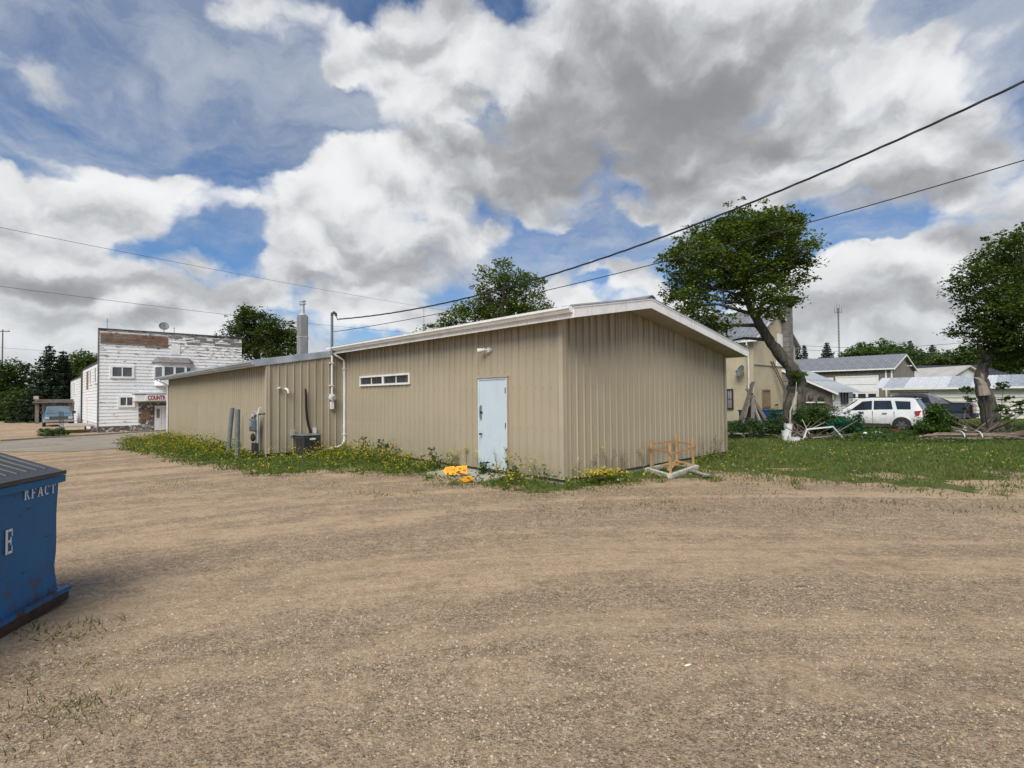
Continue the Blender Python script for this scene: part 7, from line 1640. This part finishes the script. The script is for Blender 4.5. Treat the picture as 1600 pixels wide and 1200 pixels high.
# tufts in the gravel
tx, ty = [], []
for q in ((40, 985), (60, 990), (95, 1000), (130, 985), (150, 975), (40, 1090), (20, 1065), (120, 1150), (140, 1100), (30, 1170), (85, 1110), (160, 1160), (130, 1095), (110, 1130), (10, 1120), (70, 1060), (600, 775), (640, 770), (560, 770), (1000, 790), (1040, 785), (930, 800), (1120, 780), (1200, 790), (1260, 800), (1350, 795), (1430, 790), (1500, 800), (1560, 795), (860, 795), (1090, 800), (1310, 788), (1180, 775), (1390, 785)):
    p = gg(*q); m = rng.integers(12, 60) if q[0] > 500 else rng.integers(10, 40); s_ = rng.uniform(.04, .16) * (1 + p.y * .10); tx.append(rng.normal(p.x, s_, m)); ty.append(rng.normal(p.y, s_ * .7, m))
x = np.concatenate(tx); y = np.concatenate(ty); n = len(x)
V, Fq, T = blades(x, y, .02 + .05 * rng.random(n), .0035 + .0010 * np.hypot(x, y), tints(n, (.11, .125, .05), .3, .4), .7); tag(link('grass_tufts', np_mesh('grass_tufts', V, Fq, GRASS, T)), 'sparse tufts of grass pushing through the gravel', 'grass', kind='stuff')
x, y = scatter(30000, lambda x, y: (lawn_d(x, y) > -2.2) & (lawn_d(x, y) < .4) & (vnoise(x, y, 1.4, 91) + rng.normal(0, .35, len(x)) > .35) & ~inpoly(bldpoly, x, y) & ~inpoly(slabp, x, y), -8, 14, 7, 13)
n = len(x); V, Fq, T = blades(x, y, .012 + .035 * rng.random(n), .008 + 0 * x, tints(n, (.13, .15, .06), .35, .4), .4); tag(link('sparse_grass', np_mesh('sparse_grass', V, Fq, GRASS, T)), 'thin scattered grass at the edge of the gravel lot', 'grass', kind='stuff')
# weeds with yellow flowers along the walls
def weedmass(n, keep, hmax, base, flower, bounds, fl=.5):
    x, y = scatter(n, keep, *bounds); m = len(x); H = hmax * (.22 + .78 * rng.random(m) ** 1.6) * (.75 + .6 * vnoise(x, y, .9, 101)).clip(.25, 1.4); z = gz(x, y); k = 9
    t = rng.random((m, k)) ** .7; r_ = .09 * H[:, None] + .03; C = np.stack([x[:, None] + rng.normal(0, 1, (m, k)) * r_, y[:, None] + rng.normal(0, 1, (m, k)) * r_, z[:, None] + H[:, None] * t], -1).reshape(-1, 3)
    parts = [leaves(C, .075, tints(m * k, base, .32, .35), up=.2, aspect=.42)]
    j = rng.random(m) < fl; f = int(j.sum()); q = 7; C = np.stack([x[j][:, None] + rng.normal(0, .06, (f, q)), y[j][:, None] + rng.normal(0, .055, (f, q)), (z + H)[j][:, None] + rng.normal(.01, .035, (f, q))], -1).reshape(-1, 3)
    parts.append(leaves(C, .032, tints(f * q, flower, .15, 0), up=1.0, aspect=1.0)); V, Fq, T = join(parts)
    return V, Fq, T, (x, y, H)
def b_local(x, y):
    dx_, dy_ = x - P0[0], y - P0[1]; return dx_ * W2[0] + dy_ * W2[1], dx_ * U2[0] + dy_ * U2[1]
def kw(x, y):
    b, a = b_local(x, y); d = np.where(a > LA, PB - b, -b); near = sstep(2.3, .15, d) 
    ok = (d > .08) & (a > 3.15) & (lawn_d(x, y) > -.15)
    ok |= (d > .95) & (a > 1.0) & (a < 3.4) & (d < 1.7) & (rng.random(len(x)) < .5)
    ok |= (d > .08) & (a > .0) & (a < 1.4) & (d < 1.3) & (lawn_d(x, y) > -.2)
    return ok & (rng.random(len(x)) < .25 + .75 * near * np.where(a < 1.6, .6, 1)) & ~inpoly(bldpoly, x, y) & ~inpoly(slabp, x, y)
V, Fq, T, _ = weedmass(24000, kw, .58, (.082, .13, .026), (.62, .46, .03), (-19, 2, 8.5, 29), .55)
tag(link('flowering_weeds', np_mesh('flowering_weeds', V, Fq, LEAF, T)), 'thick green weeds with small yellow flowers along the building walls', 'weeds', kind='stuff')
def kg(x, y):
    b, a = b_local(x, y); d = -a; return (d > .06) & (d < .75) & (b > -.4) & (b < 7.4) & (rng.random(len(x)) < sstep(.8, .05, d) * .8) & ~((b > 1.9) & (b < 4.4) & (d < 1.1))
V, Fq, T, _ = weedmass(5200, kg, .26, (.095, .15, .03), (.6, .46, .04), (0, 8, 8.5, 16), .22)
tag(link('low_weeds', np_mesh('low_weeds', V, Fq, LEAF, T)), 'low green weeds along the foot of the gable wall', 'weeds', kind='stuff')
# long pale grass at the street end
x, y = scatter(9000, lambda x, y: (b_local(x, y)[1] > 13) & (b_local(x, y)[0] < PB - .1) & (lawn_d(x, y) > .05) & (rng.random(len(x)) < .6), -19, -6, 13, 28); n = len(x)
V, Fq, T = blades(x, y, .18 + .30 * rng.random(n), .020 + 0 * x, np.where(rng.random((n, 1)) < .3, tints(n, (.26, .22, .10), .2, .2), tints(n, (.075, .13, .03), .3, .4)), .35); tag(link('long_grass', np_mesh('long_grass', V, Fq, GRASS, T)), 'long grass and weeds at the street end of the wing wall', 'grass', kind='stuff')
# dandelions over the yard
x, y = scatter(1500, lambda x, y: (lawn_d(x, y) > .1) & ~inpoly(bldpoly, x, y) & (vnoise(x, y, .6, 111) + rng.normal(0, .3, len(x)) > 0), 2, 24, 8.5, 21); n = len(x)
P = np.stack([x, y, gz(x, y) + .05 + .07 * rng.random(n)], 1); P = np.repeat(P, 4, 0) + rng.normal(0, .010, (n * 4, 3))
cl = np.where(rng.random((n, 1)) < .6, np.array([[.62, .48, .05]]), np.array([[.55, .55, .48]])); V, Fq, T = leaves(P, .034, np.repeat(cl, 4, 0), up=1, aspect=1); tag(link('dandelions', np_mesh('dandelions', V, Fq, LEAF, T)), 'yellow and seeding dandelions dotted over the lawn', 'flowers', kind='stuff')
# single stalks one can pick out
def stalk(kind_, px, py, h, lab, grp, b_, a_):
    p = bld_m @ Vector((b_, a_, 0)); z = gzf(p.x, p.y); me = MB(); parts = []
    random.seed(int(px * 7)); pts = [Vector((0, 0, 0)), Vector((random.uniform(-.04, .04), random.uniform(-.04, .04), h * .5)), Vector((random.uniform(-.07, .07), random.uniform(-.07, .07), h))]
    me.tube(pts, [.007, .006, .003], 5)
    tips = [pts[-1]]
    for k in range(5 if kind_ != 'thistle' else 2):
        t = random.uniform(.35, .9); s = pts[0].lerp(pts[2], t); e = s + Vector((random.uniform(-.12, .12), random.uniform(-.12, .12), random.uniform(.06, .2))) ; me.tube([s, e], [.004, .002], 4); tips.append(e)
    name = {'dry': 'dry_stalk', 'flower': 'flower_stalk', 'thistle': 'thistle'}[kind_]
    o = me.build(name, BR2 if kind_ == 'dry' else GST); o.location = (p.x, p.y, z); tag(o, lab, 'weed', grp)
    if kind_ == 'thistle':
        m = 60; t = rng.random(m); C = np.stack([rng.normal(0, .05, m), rng.normal(0, .05, m), h * t], 1); V, Fq, T = leaves(C, .12, tints(m, (.03, .07, .02), .3, .1), up=.1, aspect=.32); link('leaf_cluster', np_mesh('leaf_cluster', V, Fq, LEAF, T), None, o)
    else:
        C = np.repeat(np.array([list(v) for v in tips]), 9 if kind_ == 'flower' else 4, 0); m = len(C); C += rng.normal(0, .022, (m, 3)); V, Fq, T = leaves(C, .024, tints(m, (.55, .48, .10) if kind_ == 'flower' else (.16, .13, .08), .2, 0), up=.8, aspect=1); tag(link('flower_head', np_mesh('flower_head', V, Fq, LEAF, T), None, o), kind='stuff')
GST = mat('green_stem', (.10, .13, .05), .8, fn=grime((.10, .13, .05), (.16, .14, .07), 9, .6, use_obj=True))
ORD = ('first', 'second', 'third', 'fourth', 'fifth', 'sixth', 'seventh', 'eighth', 'ninth', 'tenth')
def bx_of(px): return to_local((P0[0], P0[1], HB), TH, px, 720, 'y')[0]
def ax_of(px): return to_local((P0[0], P0[1], HB), TH, px, 720, 'x')[0]
for i_, (px, h) in enumerate(((925, .50), (948, .62), (965, .50), (968, .34), (1007, .42), (1092, .62), (1104, .50), (1113, .62), (1119, .45), (1128, .85))):
    stalk('dry', px, 0, h, 'thin dry brown stalk against the gable wall, %s from the near corner' % ORD[i_], 'dry stalks along the gable wall', bx_of(px), -.14)
stalk('flower', 937, 0, .68, 'tallest yellow topped stalk against the gable wall', None, bx_of(937), -.18); stalk('flower', 994, 0, .55, 'yellow topped stalk left of the timber frame', None, bx_of(994), -.16); stalk('flower', 893, 0, .5, 'pale flowered stalk right beside the building corner', None, bx_of(893), -.15)
for i_, (px, h) in enumerate(((714, .42), (719, .42), (735, .58), (757, .42), (787, .62), (802, .64), (838, .34), (844, .38))):
    stalk('flower', px, 0, h, 'thin pale flowered stalk by the door wall, %s from the left' % ORD[i_], 'flowered stalks along the door wall', -.13 if px < 745 or px > 800 else -.2, ax_of(px))
for i_, (px, h) in enumerate(((588, .62), (615, .58), (627, .52), (698, .52), (771, .30), (820, .28))):
    stalk('thistle', px, 0, h, 'dark leafy thistle among the weeds by the door wall, %s from the left' % ORD[i_], 'thistles along the door wall', -.3 if px > 760 else -.45, ax_of(px))
# fine dark weeds hugging the yellow clump by the near corner
p = bld_m @ Vector((.75, -.42, 0)); V, Fq, T, _c = crown([(0, 0, .10, .34, .26, .14)], 60, 26, .035, (.10, .13, .02), .05); m = 420; C = rng.normal(0, 1, (m, 3)) * np.array([.24, .18, .035]) + np.array([0, 0, .24]); v2, f2, t2 = leaves(C, .034, tints(m, (.65, .50, .04), .15, 0), up=1, aspect=1); V, Fq, T = join([(V, Fq, T), (v2, f2, t2)])
o = link('flower_clump', np_mesh('flower_clump', V, Fq, LEAF, T)); o.location = (p.x, p.y, gzf(p.x, p.y)); tag(o, 'dense clump of yellow flowers right of the near building corner', 'flowers')
p = gg(82, 681); V, Fq, T, _c = crown([(0, 0, .2, .85, .6, .25)], 60, 30, .12, (.05, .085, .03), .14); o = link('weed_clump', np_mesh('weed_clump', V, Fq, LEAF, T)); o.location = p; tag(o, 'green weed clump on the kerb left of the white building', 'weeds')
